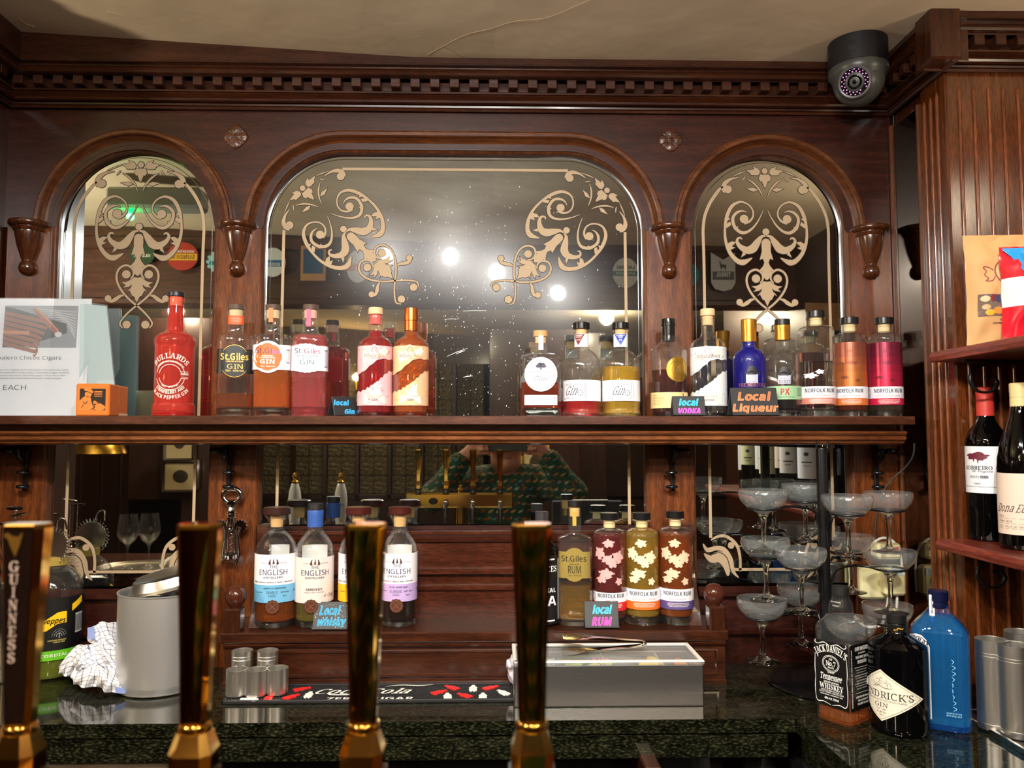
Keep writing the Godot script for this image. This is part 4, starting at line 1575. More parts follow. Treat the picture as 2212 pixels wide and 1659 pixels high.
func cigar_boxes() -> void:
	var z := 0.158
	var s := px(z)
	var a := at(163, 897, z)
	var t := thing("cigar_box", "orange cigar box printed with a man in a hat, beside the cigar sign", "box", Vector3(a.x + 34 * s, SHELF_Y, z - 0.002))
	t.rotation.y = 0.12
	var w := 68 * s
	var h := 69 * s
	var m := MB.new()
	m.box(Vector3(0, h / 2, -0.055), Vector3(w, h, 0.11), 0.0025)
	obj("body", m, mat("box_orange", Color8(214, 116, 46), 0.3), t)
	m = MB.new()
	m.t = Transform3D(Basis(Vector3.UP, PI / 2), Vector3(w / 2 + 0.0003, 0, 0))
	m.stroke(PackedVector2Array([Vector2(0.052, h), Vector2(0.052, h * 0.55), Vector2(0.054, h * 0.42)]), PackedFloat32Array([0.0012, 0.0014, 0.003]), 0)
	m.rect(0.055, 0.0, 0.11, 0.007, 0)
	obj("seal", m, paint(Color8(226, 196, 150), 0.4), t)
	var q := func(col: Color, f: Callable) -> void:
		var g := MB.new()
		g.t = Transform3D(Basis().scaled(Vector3(s, s, s)), Vector3(-w / 2, 0, 0.0003))
		f.call(g)
		obj("print", g, paint(col, 0.4), t)
	q.call(Color8(26, 14, 10), func(g):
		g.rect(8, 12, 60, 58, 0.1))
	q.call(Color8(222, 122, 50), func(g):
		g.fan(Vector2(22, 22), PackedVector2Array([Vector2(7, 11), Vector2(36, 11), Vector2(40, 20), Vector2(33, 30), Vector2(31, 38), Vector2(24, 43), Vector2(15, 40), Vector2(8, 32)]), 0.2, 1)
		g.disc(Vector2(25, 46), 7, 7, 0.2, 16, 1)
		g.stroke(spline([Vector2(17, 57), Vector2(25, 55), Vector2(34, 49)], 5), widths([4, 11, 5], 11), 0.22)
		g.disc(Vector2(48, 18), 12, 7, 0.2, 18, 1)
		g.stroke(PackedVector2Array([Vector2(36, 30), Vector2(52, 24)]), PackedFloat32Array([6, 5]), 0.22)
		for k in 4:
			g.stroke(PackedVector2Array([Vector2(37, 42 + k * 3.4), Vector2(53, 42 + k * 3.4)]), PackedFloat32Array([1.5, 1.5]), 0.2))
	q.call(Color8(26, 14, 10), func(g):
		g.stroke(spline([Vector2(14, 30), Vector2(20, 26), Vector2(24, 32)], 5), widths([1, 2, 1], 11), 0.3)
		g.stroke(spline([Vector2(31, 38), Vector2(34, 26), Vector2(38, 18), Vector2(30, 13)], 5), widths([1, 2, 2, 1], 16), 0.3)
		g.stroke(spline([Vector2(18, 53), Vector2(25, 51), Vector2(33, 47)], 5), widths([1, 1.6, 1], 11), 0.3)
		g.stroke(PackedVector2Array([Vector2(16, 24), Vector2(12, 16)]), PackedFloat32Array([1.4, 1]), 0.3)
		for k in 5:
			g.stroke(PackedVector2Array([Vector2(40 + k * 3, 34), Vector2(46 + k * 2.2, 26)]), PackedFloat32Array([1.2, 1.6]), 0.3))
	m = MB.new()
	m.box(Vector3(0, h / 2, -0.1105), Vector3(w - 0.002, h - 0.002, 0.002), 0.0005)
	obj("back", m, mat("pale_wood", Color8(196, 178, 140), 0.5), t, "pale unpainted back, seen in the mirror")

func optic_brackets() -> void:
	# black clip brackets for upside-down bottles, screwed to the pilasters under the shelf
	var black := mat("black_plastic", Color8(16, 16, 17), 0.25)
	var labels := ["black bottle clip on the leftmost pilaster under the shelf", "black bottle clip above the hanging corkscrew", "black bottle clip on the pilaster above the rum bottles", "black bottle clip on the rightmost pilaster, behind the cable"]
	var k := 0
	for d in [[56, -1, 1000], [495, -1, 998], [1452, 1, 1000], [1892, 1, 1000]]:
		var p := at(d[0], 1060, 0.004)
		var t := thing("bottle_clip", labels[k], "bracket", p, "bottle clips under the shelf")
		var m := MB.new()
		var s := px(0.01)
		m.box(Vector3(0, 58 * s, 0.004), Vector3(0.010, 0.12, 0.008), 0.002)
		m.tube(spline3([Vector3(0, 60 * s, 0.008), Vector3(0, 72 * s, 0.030), Vector3(0, 90 * s, 0.04)], 5), 0.006)
		m.tube(spline3([Vector3(0, 90 * s, 0.006), Vector3(0, 92 * s, 0.03)], 3), 0.007)
		obj("stem", m, black, t)
		for q in [[-4, 10], [0, 40]]:
			m = MB.new()
			m.box(Vector3(d[1] * -0.004, (q[1]) * s, 0.014), Vector3(0.012, 0.008, 0.018), 0.002)
			var pts := []
			for i in 9:
				var a := PI * 1.2 * i / 8.0 - 0.3
				pts.append(Vector3(d[1] * -0.006 + cos(a) * 0.010 * -d[1], q[1] * s, 0.022 + sin(a) * 0.010))
			m.tube(pts, 0.004, 8)
			obj("clip", m, mat("dark_chrome", Color8(70, 72, 76), 0.12, 0.9), t)
		m = MB.new()
		var pts2 := []
		for i in 12:
			var a := PI * 1.45 * i / 11.0 - 0.9
			pts2.append(Vector3(d[1] * (0.010 + 0.016 * (1 + cos(a)) * 0.5), 86 * s, 0.034 + sin(a) * 0.013))
		m.tube(pts2, [0.006, 0.007, 0.007, 0.007, 0.007, 0.007, 0.007, 0.007, 0.007, 0.007, 0.006, 0.005], 8)
		obj("clip", m, black, t)
		k += 1

func shelf_cable() -> void:
	var pts := []
	for q in [[1975, 958, 0.10], [1972, 985, 0.09], [1955, 1010, 0.06], [1930, 1032, 0.04], [1912, 1055, 0.03], [1898, 1090, 0.02], [1890, 1150, 0.015], [1893, 1175, 0.02]]:
		pts.append(at(q[0], q[1], q[2]))
	var m := MB.new()
	m.tube(spline3(pts, 6), 0.002, 7)
	m.tube(spline3([at(1930, 250, 0.003), at(1931, 300, 0.002), at(1932, 400, 0.003), at(1931, 520, 0.002), at(1933, 640, 0.003), at(1940, 760, 0.003), at(1947, 880, 0.006)], 5), 0.0016, 7)
	var o := obj("cable", m, mat("grey_cable", Color8(60, 58, 56), 0.4), self)
	o.set_meta("label", "thin dark cable running down the right corner and looping below the shelf end")
	o.set_meta("category", "cable")
# ---------------------------------------------------------------- bottles, drawn in pixels of the frame (x from the axis, y up from the foot) and scaled by their distance
func bottle(called: String, label: String, u: float, vb: float, base_y: float, z: float, prof: Array, opt := {}) -> Dictionary:
	var p := at(u, vb, z)
	var t := thing(called, label, "bottle", Vector3(p.x, base_y, z), opt.get("group", "bottles on the long shelf"))
	t.rotation.y = atan2(EYE.x - p.x, EYE.z - z)
	var s := px(z) * 1.0
	var b := {"n": t, "s": s, "R": opt.get("R", prof[1][0]), "sq": opt.get("sq", 2.0), "zs": opt.get("zs", 1.0)}
	var sq: float = b.sq
	var m := MB.new()
	m.t = scl(s)
	var base: float = opt.get("base", 6.0)
	# glass walls
	m.lathe(prof, 40 if not opt.has("fl") else 240, sq, b.zs, opt.get("fl", 0), opt.get("amp", 0.0))
	if not opt.has("glass"):                     # the inner face of the wall
		var ip := []
		for q in prof:
			if q[1] >= base:
				ip.append([maxf(q[0] - 2.0, 1.0), q[1]])
		m.lathe(ip, 32, sq, b.zs)
	obj("glass", m, opt.get("glass", pane_glass()), t)
	# thick glass foot
	var r0: float = radius_at(prof, 1.0)
	if base > 3.0:
		m = MB.new()
		m.t = scl(s)
		var rb := radius_at(prof, base) - 1.0
		m.lathe([[0, 1.5], [r0 * 0.7, 0.4], [r0 - 1.6, 0.6], [r0 - 0.8, 2.0], [rb, base - 1.5], [rb - 2.5, base], [r0 * 0.6, base - 1.0], [0, base - 2.5 if base > 6 else base - 1.0]], 40, sq, b.zs)
		obj("foot", m, opt.get("foot", solid_glass("glass_foot", Color(0.95, 0.98, 0.96), 0.0)), t)
	if opt.has("liq"):
		var q: Array = opt.liq                     # [from, to, colour, cloudiness]
		m = MB.new()
		m.t = scl(s)
		var lp := [[0, q[0]], [maxf(radius_at(prof, q[0]) - 4.5, 2.0), q[0]], [maxf(radius_at(prof, q[0] + 2) - 2.6, 2.0), q[0] + 2.0]]
		for e in prof:
			if e[1] > q[0] + 3 and e[1] < q[1] - 1:
				lp.append([maxf(e[0] - 2.4, 2.0), e[1]])
		lp.append([maxf(radius_at(prof, q[1]) - 2.4, 1.0), q[1] - 0.4])
		lp.append([maxf(radius_at(prof, q[1]) - 3.2, 0.6), q[1]])
		lp.append([0, q[1]])
		m.lathe(lp, 40, sq, b.zs)
		obj("liquid", m, liquid(q[2], q[3]), t)
	for c in opt.get("caps", []):                # [name, profile, colour, roughness, metal]
		m = MB.new()
		m.t = scl(s)
		m.lathe(c[1], 32)
		obj(c[0], m, c[2] if c[2] is Material else paint(c[2], c[3] if c.size() > 3 else 0.4, c[4] if c.size() > 4 else 0.0), t)
	return b

func scl(s: float) -> Transform3D:
	return Transform3D(Basis().scaled(Vector3(s, s, s)), Vector3())

func radius_at(prof: Array, y: float) -> float:
	for k in range(1, prof.size()):
		if prof[k][1] >= y and prof[k][1] > prof[k - 1][1]:
			return lerpf(prof[k - 1][0], prof[k][0], clampf((y - prof[k - 1][1]) / (prof[k][1] - prof[k - 1][1]), 0, 1))
	return prof[-1][0]

func capshape(r: float, y0: float, y1: float, e := 1.2) -> Array:
	return [[0, y0], [r - e * 0.5, y0], [r, y0 + e * 0.5], [r, y1 - e], [r - e, y1], [0, y1]]

func round_glass(b: Dictionary, r := 0.0) -> Callable:
	var R: float = r if r > 0 else b.R
	var n: float = b.sq
	var zs: float = b.zs
	if n > 2.0:
		return func(p: Vector3) -> Vector3:
			var f := clampf(absf(p.x) / R, 0, 0.999)
			return Vector3(p.x * (1.0 + p.z / R * 0.5), p.y, (R * pow(1.0 - pow(f, n), 1.0 / n)) * zs + p.z)
	return func(p: Vector3) -> Vector3:
		var th := p.x / R
		return Vector3(sin(th) * (R + p.z), p.y, cos(th) * (R + p.z))

func arc_x(b: Dictionary, x: float, r := 0.0) -> float:
	var R: float = r if r > 0 else b.R
	return x if b.sq > 2.0 else asin(clampf(x / R, -0.995, 0.995)) * R

# a label: f draws it in frontal pixels, run round the glass
func lab(b: Dictionary, called: String, c, f: Callable, r := 0.0, rough := 0.45, metal := 0.0, parent: Node3D = null) -> MeshInstance3D:
	var m := MB.new()
	m.t = scl(b.s)
	m.bend = round_glass(b, r)
	f.call(m)
	return obj(called, m, c if c is Material else paint(c, rough, metal), parent if parent else b.n)

# a band right across the front, from y0 to y1, between frontal x0 and x1
func bandlab(b: Dictionary, called: String, c, y0, y1, x0 := -99.0, x1 := 99.0, r := 0.0, z := 0.35, rough := 0.45, metal := 0.0, parent: Node3D = null) -> MeshInstance3D:
	var R: float = r if r > 0 else b.R
	return lab(b, called, c, func(m):
		var xs := []
		var a := arc_x(b, maxf(x0, -R), R) if x0 > -R else (-R * 1.75 if b.sq == 2.0 else -R * 0.998)
		var e := arc_x(b, minf(x1, R), R) if x1 < R else (R * 1.75 if b.sq == 2.0 else R * 0.998)
		for k in 33:
			xs.append(lerpf(a, e, k / 32.0))
		m.band(xs, y0, y1, z), r, rough, metal, parent)

# lettering: [text, x, y, w, h, font, shear, arc], all of one colour
func words(b: Dictionary, c, items: Array, r := 0.0, parent: Node3D = null, metal := 0.0, z := 0.7) -> void:
	var R: float = r if r > 0 else b.R
	lab(b, "lettering", c, func(m):
		for i in items:
			var x: float = i[1]
			var w: float = i[3]
			var a := arc_x(b, x - w / 2, R)
			var e := arc_x(b, x + w / 2, R)
			var arc: Array = i[7] if i.size() > 7 else []
			if arc.size():
				letters(m, i[0], x, i[2], w, i[4], i[5], 0.0, arc, z)
			else:
				letters(m, i[0], (a + e) / 2, i[2], e - a, i[4], i[5] if i.size() > 5 else "sans", i[6] if i.size() > 6 else 0.0, [], z), r, 0.4, metal, parent)

func ringlab(m: MB, c: Vector2, r0: float, r1: float, a0: float, a1: float, z: float) -> void:
	var pts := PackedVector2Array()
	for k in 25:
		var a := lerpf(a0, a1, k / 24.0)
		pts.append(c + Vector2(cos(a), sin(a)) * (r0 + r1) / 2)
	m.stroke(pts, widths([r1 - r0, r1 - r0], 25), z)

const CORK := Color(0.82, 0.66, 0.42)
const BLACKCAP := Color(0.06, 0.06, 0.065)
const DARKWOOD := Color(0.33, 0.25, 0.2)

func build_shelf_bottles() -> void:
	var y := SHELF_Y
	var vb := 898.0
	var b: Dictionary
	var L: MeshInstance3D
	# ---- red embossed bottle
	var red := Color(0.93, 0.25, 0.22)
	var rg := mat("red_glass", Color(0.95, 0.30, 0.27, 0.16), 0.03)
	rg.transparency = BaseMaterial3D.TRANSPARENCY_ALPHA
	b = bottle("gin_bottle", "tall red bottle with white arched lettering, leftmost of the shelf bottles", 374, vb, y, 0.105, [[42, 0], [43.5, 1.5], [43.5, 22], [42, 26], [40.5, 28], [40.5, 148], [42.5, 156], [42.5, 164], [40, 170], [33, 176], [24, 180], [19, 184], [17.8, 196], [16, 240], [15, 243], [17, 245], [17, 256], [15, 257]], {"R": 40.6, "glass": rg, "base": 9, "foot": solid_glass("red_foot", Color(0.95, 0.12, 0.12), 0.15), "liq": [10, 236, Color(1.0, 0.42, 0.36), 0.16], "caps": [["cap", capshape(16.3, 258, 268), Color(0.09, 0.11, 0.16)], ["cork", [[0, 238], [12.5, 238], [13, 258], [0, 258]], Color(0.9, 0.42, 0.3), 0.7]]})
	words(b, Color(0.96, 0.92, 0.86), [["BULLARDS", -9, 80, 84, 11, "serif_bold", 0, [47, 1]], ["SPIRIT OF NORWICH", -9, 80, 62, 4, "serif_bold", 0, [35, 1]], ["STRAWBERRY AND", -9, 88, 64, 7.5, "sans_bold", 0, [38, -1]], ["BLACK PEPPER GIN", -9, 88, 84, 8, "sans_bold", 0, [49, -1]], ["70CL · 40% VOL", -9, 88, 36, 4, "sans_bold", 0, [27, -1]], ["MARK", 20, 88, 15, 3.6, "sans_bold"]])
	lab(b, "white_print", Color(0.96, 0.92, 0.86), func(m):
		for q in [[22.5, 23.8], [29.5, 30.8]]:
			ringlab(m, Vector2(-9, 85), q[0], q[1], 0.2, PI - 0.2, 0.6)
			ringlab(m, Vector2(-9, 85), q[0], q[1], PI + 0.2, TAU - 0.2, 0.6)
		for q in [[20, 93.5], [20, 90.2], [20, 82.5], [20, 79.2]]:
			m.stroke(PackedVector2Array([Vector2(14, q[1]), Vector2(q[0] + 9, q[1])]), PackedFloat32Array([1.2, 1.2]), 0.6))
	# small embossed letters round the shoulder and foot
	lab(b, "embossing", rg, func(m):
		letters(m, "BULLARDS", -2, 150, 56, 11, "sans_bold", 0, [70, 1], 0.8)
		letters(m, "NORWICH", -2, 41, 46, 11, "sans_bold", 0, [], 0.8))

	# ---- three square-shouldered bottles lettered St.Giles
	var sg := func(r: float) -> Array:
		return [[r - 2, 0], [r - 1, 1], [r - 0.5, 18], [r, 160], [r - 0.6, 168], [r - 3, 173], [r - 9, 175.5], [22, 177.5], [17.5, 181], [16.3, 188], [16, 215], [17.3, 218], [17.3, 229], [16.2, 230]]
	var gold := Color(0.86, 0.72, 0.34)
	b = bottle("gin_bottle", "square bottle with black label lettered gin in gold, in front of the pilaster", 505, vb, y, 0.09, sg.call(37.0), {"sq": 4.0, "R": 36.9, "base": 18, "liq": [19, 49, Color(0.82, 0.46, 0.16), 0.12], "caps": [["cap", capshape(17, 230.5, 241.5, 0.7), DARKWOOD, 0.6], ["cork", [[0, 215], [13.5, 215], [14, 230], [0, 230]], Color(0.85, 0.76, 0.58), 0.7]]})
	bandlab(b, "neck_label", Color(0.93, 0.33, 0.10), 197, 216, -99, 99, 16.3, 0.3, 0.5).set_meta("label", "orange neck label")
	words(b, Color(0.97, 0.8, 0.62), [["SPICED ORANGE", 0, 209, 24, 2.6], ["& CRANBERRY", 0, 204, 22, 2.6]], 16.3)
	L = bandlab(b, "front_label", Color(0.09, 0.09, 0.10), 90, 142)
	lab(b, "front_label", Color(0.09, 0.09, 0.10), func(m): m.disc(Vector2(-1, 116.5), 29, 34, 0.45, 32, 5))
	lab(b, "gilt_edge", gold, func(m):
		for sgn in [0.0, PI]:
			var pts := PackedVector2Array()
			for k in 21:
				var a: float = sgn + PI * (0.2 + 0.6 * k / 20.0)
				pts.append(Vector2(-1 + cos(a) * 29, 116.5 + sin(a) * 34))
			m.stroke(pts, widths([0.9, 0.9], 21), 0.6), 0.0, 0.3, 0.6)
	words(b, gold, [["St.Giles", -1, 126, 55, 15, "sans_bold"], ["LIMITED EDITION", -1, 115.5, 34, 2.8, "sans_bold"], ["GIN", 0, 105, 31, 10], ["70cl   41% Vol.", 0, 96, 38, 4.2, "sans_bold"]], 0, L, 0.4)
	b = bottle("gin_bottle", "square bottle of orange gin with a round orange flower on a white label", 586, vb, y, 0.088, sg.call(40.5), {"sq": 4.0, "R": 40.4, "base": 18, "liq": [19, 99, Color(1.0, 0.52, 0.12), 0.2], "caps": [["cap", capshape(16.5, 230.5, 241.5, 0.7), DARKWOOD, 0.6], ["cork", [[0, 212], [13, 212], [13.5, 230], [0, 230]], Color(0.85, 0.76, 0.58), 0.7]]})
	lab(b, "neck_tag", Color(0.97, 0.42, 0.05), func(m): m.rect(-9.5, 202, -0.5, 232, 0.6, 4), 17.3)
	L = bandlab(b, "front_label", Color(0.93, 0.93, 0.95), 98, 151)
	lab(b, "front_label", Color(0.94, 0.94, 0.96), func(m): m.disc(Vector2(-9, 125), 32, 34, 0.45, 32, 5))
	lab(b, "flower_print", Color(0.95, 0.40, 0.06), func(m):
		var o := PackedVector2Array()
		for k in 80:
			var a := TAU * k / 80
			o.append(Vector2(-10, 125) + Vector2(cos(a) * 29.5, sin(a) * 29.5) * (0.93 + 0.07 * absf(cos(a * 4))))
		m.fan(Vector2(-10, 125), o, 0.6, 5))
	words(b, Color(0.16, 0.12, 0.3), [["St.Gi", -18, 138, 32, 12, "sans"]], 0, L, 0, 0.9)
	words(b, Color(0.62, 0.4, 0.72), [["les", 8, 136, 17, 9, "sans"]], 0, L, 0, 0.9)
	words(b, Color(0.96, 0.93, 0.9), [["MANDARIN", -10, 127, 22, 2.8, "sans_bold"], ["& PASSION FRUIT", -10, 123, 32, 2.8, "sans_bold"], ["GIN", -10, 115, 29, 9, "sans_bold"], ["70cl   40% Vol.", -9, 105, 30, 3, "sans_bold"]], 0, L, 0, 0.9)
	words(b, Color(0.4, 0.4, 0.45), [["IIIIIIIIII", 31, 127, 7, 30, "sans"]], 0, L, 0, 0.9)
	b = bottle("gin_bottle", "square bottle of pink gin with a scalloped white label, left of the small black sign", 667.5, vb, y, 0.092, sg.call(38.5), {"sq": 4.0, "R": 38.4, "base": 18, "foot": solid_glass("pink_foot", Color(0.98, 0.45, 0.48), 0.1), "liq": [19, 174, Color(1.0, 0.50, 0.50), 0.14], "caps": [["cap", capshape(16.5, 230.5, 241.5, 0.7), DARKWOOD, 0.6], ["cork", [[0, 212], [13, 212], [13.5, 230], [0, 230]], Color(0.9, 0.7, 0.6), 0.7]]})
	lab(b, "neck_tag", Color(0.95, 0.25, 0.42), func(m): m.rect(-8.5, 193, 0.5, 230, 0.6, 4), 17.3)
	L = bandlab(b, "front_label", Color(0.92, 0.92, 0.96), func(x): return 96.0 - (3.5 * cos((x + 8) / 22.0 * PI / 2) + 1.2 * absf(cos(x * 0.32)) if absf(x + 8) < 22 else 0.0), func(x): return 149.0 + (3.5 * cos((x + 8) / 22.0 * PI / 2) + 1.2 * absf(cos(x * 0.32)) if absf(x + 8) < 22 else 0.0))
	words(b, Color(0.22, 0.16, 0.26), [["St.", -23, 138, 16, 11]], 0, L)
	words(b, Color(0.5, 0.12, 0.28), [["Gil", -2, 138, 20, 11.5]], 0, L)
	words(b, Color(0.78, 0.2, 0.36), [["es", 14.5, 136, 13, 8]], 0, L)
	words(b, Color(0.2, 0.42, 0.42), [["RASPBERRY RHUBARB", -5, 127, 42, 3, "sans_bold"], ["& GINGER", -5, 122.5, 18, 3, "sans_bold"], ["GIN", -6, 114, 28, 9.5], ["70cl   40% Vol.", -6, 104, 28, 2.8]], 0, L)
	words(b, Color(0.4, 0.4, 0.45), [["IIIIIIIIII", 33, 122, 6, 38]], 0, L)

	# ---- two round bottles with a leaf-shaped window in the label
	owl_bottle("gin_bottle", "raspberry-red gin bottle with pale pink patterned label and pale wooden stopper", 809, 37.0, 0.092, Color(0.93, 0.13, 0.18), Color(0.80, 0.02, 0.08), Color8(232, 180, 184), Color8(190, 60, 70), "RASPBERRY & PINK", "PEPPERCORN", "GIN", false, 0.16)
	owl_bottle("gin_bottle", "round bottle of amber orange gin with a patterned label and copper capsule", 886.5, 38.0, 0.092, Color(1.0, 0.52, 0.08), Color(1.0, 0.40, 0.03), Color8(240, 186, 140), Color8(210, 110, 60), "SEVILLE ORANGE", "", "GIN", true, 0.16)

	# ---- squat square bottle with a round label
	b = bottle("gin_bottle", "squat square bottle of red-brown gin with a round white tree label", 1168, 897, y, 0.085, [[43, 0], [44, 1], [44, 122], [43, 129], [40, 132.5], [30, 135], [18, 137], [14.8, 140], [14.2, 172], [14.5, 173]], {"sq": 5.0, "R": 44, "base": 18, "liq": [19, 73, Color(0.80, 0.30, 0.12), 0.12], "caps": [["cap", capshape(15.5, 174, 187, 0.8), Color(0.80, 0.60, 0.40), 0.6], ["cork", [[0, 160], [11.5, 160], [12, 174], [0, 174]], Color(0.85, 0.72, 0.5), 0.7]]})
	lab(b, "neck_tag", Color(0.93, 0.92, 0.93), func(m): m.rect(-4, 144, 6, 175, 0.8, 3), 14.6)
	words(b, Color(0.25, 0.22, 0.3), [["FARM GIN", 1, 160, 3, 20]], 14.6, null, 0, 1.0)
	L = lab(b, "round_label", Color(0.94, 0.93, 0.96), func(m): m.disc(Vector2(0.6, 89), 34.5, 36.5, 0.5, 36, 5))
	lab(b, "label_print", Color(0.25, 0.25, 0.3), func(m):
		ringlab(m, Vector2(0.6, 89), 31.6, 32.2, 0.25, PI - 0.25, 0.9)
		ringlab(m, Vector2(0.6, 89), 31.6, 32.2, PI + 0.35, TAU - 0.35, 0.9)
		m.rect(-29, 93.5, 30, 94.1, 0.9, 6)
		m.rect(-29, 84.5, 30, 85.1, 0.9, 6)
		for q in [[0, 108, 9, 5], [-6, 106, 5, 3.4], [6, 106, 5.5, 3.4], [-2, 110, 5, 3.5], [4, 110, 5, 3]]:
			m.disc(Vector2(q[0] + 0.6, q[1]), q[2], q[3], 0.9, 14, 1)
		m.stroke(PackedVector2Array([Vector2(0.6, 106), Vector2(0.6, 99)]), PackedFloat32Array([2.6, 3.6]), 0.95), 0, 0.5, 0, L)
	words(b, Color(0.2, 0.2, 0.26), [["WALNUT TREE DISTILLERY", 0.6, 100, 40, 3, "serif", 0, [15.5, 1]], ["FARM CRAFTED", 0.6, 96.6, 30, 2.4, "serif"], ["NORFOLK FARMHOUSE", 0.6, 89.2, 61, 5.4, "serif"], ["a little flavour from our farm", 0.6, 89, 46, 2.2, "serif", 0, [33.4, -1]]], 0, L)
	words(b, Color(0.36, 0.42, 0.55), [["Gins", 1, 80, 28, 10, "serif", 0.35], ["& spirits from our farm", 1, 67, 48, 6, "serif", 0.45]], 0, L)
	L = lab(b, "small_label", Color(0.95, 0.90, 0.94), func(m): m.rect(-34, 24, 35, 45, 0.5, 12))
	words(b, Color(0.25, 0.25, 0.4), [["BATCH NUMBER", -20, 41, 21, 2.6], ["BOTTLED BY", -24, 37.5, 13, 2.4], ["MADE IN OUR DISTILLERY NORFOLK, ENGLAND", 0, 27.5, 62, 2.2, "sans_bold"]], 0, L)
	words(b, Color(0.85, 0.35, 0.42), [["Summery", 12, 36.5, 40, 8, "serif", 0.4]], 0, L)

	# ---- two fluted bottles
	for k in 2:
		var c := [Color(0.96, 0.06, 0.06), Color(0.97, 0.80, 0.16)][k] as Color
		b = bottle("gin_bottle", ["fluted bottle with little red gin, white label and dark red neck triangle", "fluted bottle of yellow gin, white label and a blue triangle on the neck"][k], [1257.0, 1342.0][k], 897, y, 0.088, [[41, 0], [42.5, 2], [42, 7], [40, 12], [38.8, 17], [39.6, 22], [40.2, 28], [40.4, 100], [39.6, 113], [37, 124], [32, 133], [25, 140], [18, 145.5], [16, 148], [17, 150], [14.8, 152], [14.6, 180], [16, 182.5], [18.4, 184], [18.4, 188.5], [17, 190]], {"fl": 64, "amp": 0.012, "R": 40.6, "base": 6, "foot": solid_glass("foot_%d" % k, c, 0.05), "liq": [7, [44.0, 108.0][k], c, 0.2], "caps": [["cap", capshape(18.2, 191, 205, 1.0), BLACKCAP, 0.25], ["cork", [[0, 172], [11.5, 172], [12, 191], [0, 191]], Color(0.88, 0.72, 0.5), 0.7]]})
		L = bandlab(b, "neck_label", Color(0.90, 0.92, 0.92), 151.5, 179.5, -99, 99, 15.0, 0.3)
		var tc := [Color(0.45, 0.07, 0.10), Color(0.10, 0.25, 0.66)][k] as Color
		var dx := [-7.0, 0.0][k] as float
		lab(b, "neck_print", tc, func(m):
			m.band([-14.0, -10.5, -7.0, -3.5, 0.0, 3.5, 7.0, 10.5, 14.0].map(func(x): return x + dx), func(x): return 154.0 + 1.75 * absf(x - dx), 178.6, 0.5), 15.0, 0.4, 0, L)
		words(b, Color(0.94, 0.9, 0.88), [[["BLACKBERRY", "HEDGEROW"][k], dx, 175.5, 17, 2.4, "sans_bold"], [["AND BAY", "MEAD"][k], dx, 172, 10, 2.2, "sans_bold"], ["-o-o-", dx, 166, 9, 3, "sans_bold"]], 15.0, L)
		L = bandlab(b, "front_label", Color(0.91, 0.92, 0.93), 33, 77.5)
		var lx := [-17.5, -1.0][k] as float
		words(b, Color(0.16, 0.18, 0.26), [["HOME FARM", lx, 68, 31, 4.6, "serif"], ["Gin", lx - 2, 55.5, 24, 20, "serif", 0.45], ["0%", lx + 14.5, 50, 6, 4, "serif"], ["70cl", lx - 12, 41, 5, 1.8], ["40% vol", lx + 13, 41.5, 7, 1.6]], 0, L)
		lab(b, "label_print", Color(0.2, 0.22, 0.28), func(m):
			for q in [[-24.0, 37.5, 25.0, 38.1], [-24.0, 75.0, 25.0, 75.6]]:
				m.rect(arc_x(b, clampf(lx + q[0], -38, 38)), q[1], arc_x(b, lx + q[2]), q[3], 0.6, 8)
			for x in [-24.0, 23.0, 25.5]:
				var xx := arc_x(b, clampf(lx + x, -38, 38))
				m.rect(xx, 40, xx + 0.7, 73, 0.6, 1)
			for a in 8:
				var p: Vector2 = Vector2(arc_x(b, lx + 14.5), 50) + Vector2(cos(a * TAU / 8), sin(a * TAU / 8)) * 5.4
				m.disc(p, 1.3, 1.3, 0.6, 6, 1)
			m.stroke(PackedVector2Array([Vector2(arc_x(b, lx - 4), 50), Vector2(arc_x(b, lx + 8), 53)]), PackedFloat32Array([0.6, 0.5]), 0.6), 0, 0.5, 0, L)

	# ---- bottle with a gold seal
	b = bottle("vodka_bottle", "clear bottle of dark brown spirit with black capsule, gold seal and cream label", 1446, 897, y, 0.085, [[34, 0], [36, 2], [37, 10], [38, 22], [39.3, 30], [39.3, 140], [38.5, 146], [35, 150], [30, 152.5], [27, 155.5], [23, 157.5], [20, 161.5], [17.5, 163.5], [16, 167], [14.6, 169], [14, 190]], {"R": 39.4, "base": 6, "liq": [7, 101, Color(0.55, 0.16, 0.05), 0.08], "caps": [["capsule", [[13.9, 165], [14.4, 165], [14.4, 198], [15.6, 199], [15.6, 203], [14.8, 204], [14.8, 213], [14.2, 214], [0, 214.5]], Color(0.05, 0.05, 0.055), 0.2]]})
	L = bandlab(b, "front_label", Color(0.90, 0.80, 0.55), 18, 52)
	words(b, Color(0.25, 0.2, 0.15), [["Ef 500", -29, 45, 8, 2.6], ["ALC 21.5% VOL", -22, 40, 22, 3.2, "serif"], ["British vodka infused with", -21, 35.5, 23, 1.8], ["English blackcurrant and", -25, 32, 16, 1.8], ["natural flavours, bottled by", -23, 29, 22, 1.8], ["hand in Norfolk", -26, 26, 14, 1.8]], 0, L)
	words(b, Color(0.08, 0.08, 0.09), [["t", 29, 47, 3, 6, "serif_bold"]], 0, L)
	L = lab(b, "gold_seal", Color(0.72, 0.56, 0.22), func(m):
		m.disc(Vector2(arc_x(b, 20.5), 101), 26.5, 27.5, 0.8, 40, 5), 0, 0.32, 0.85)
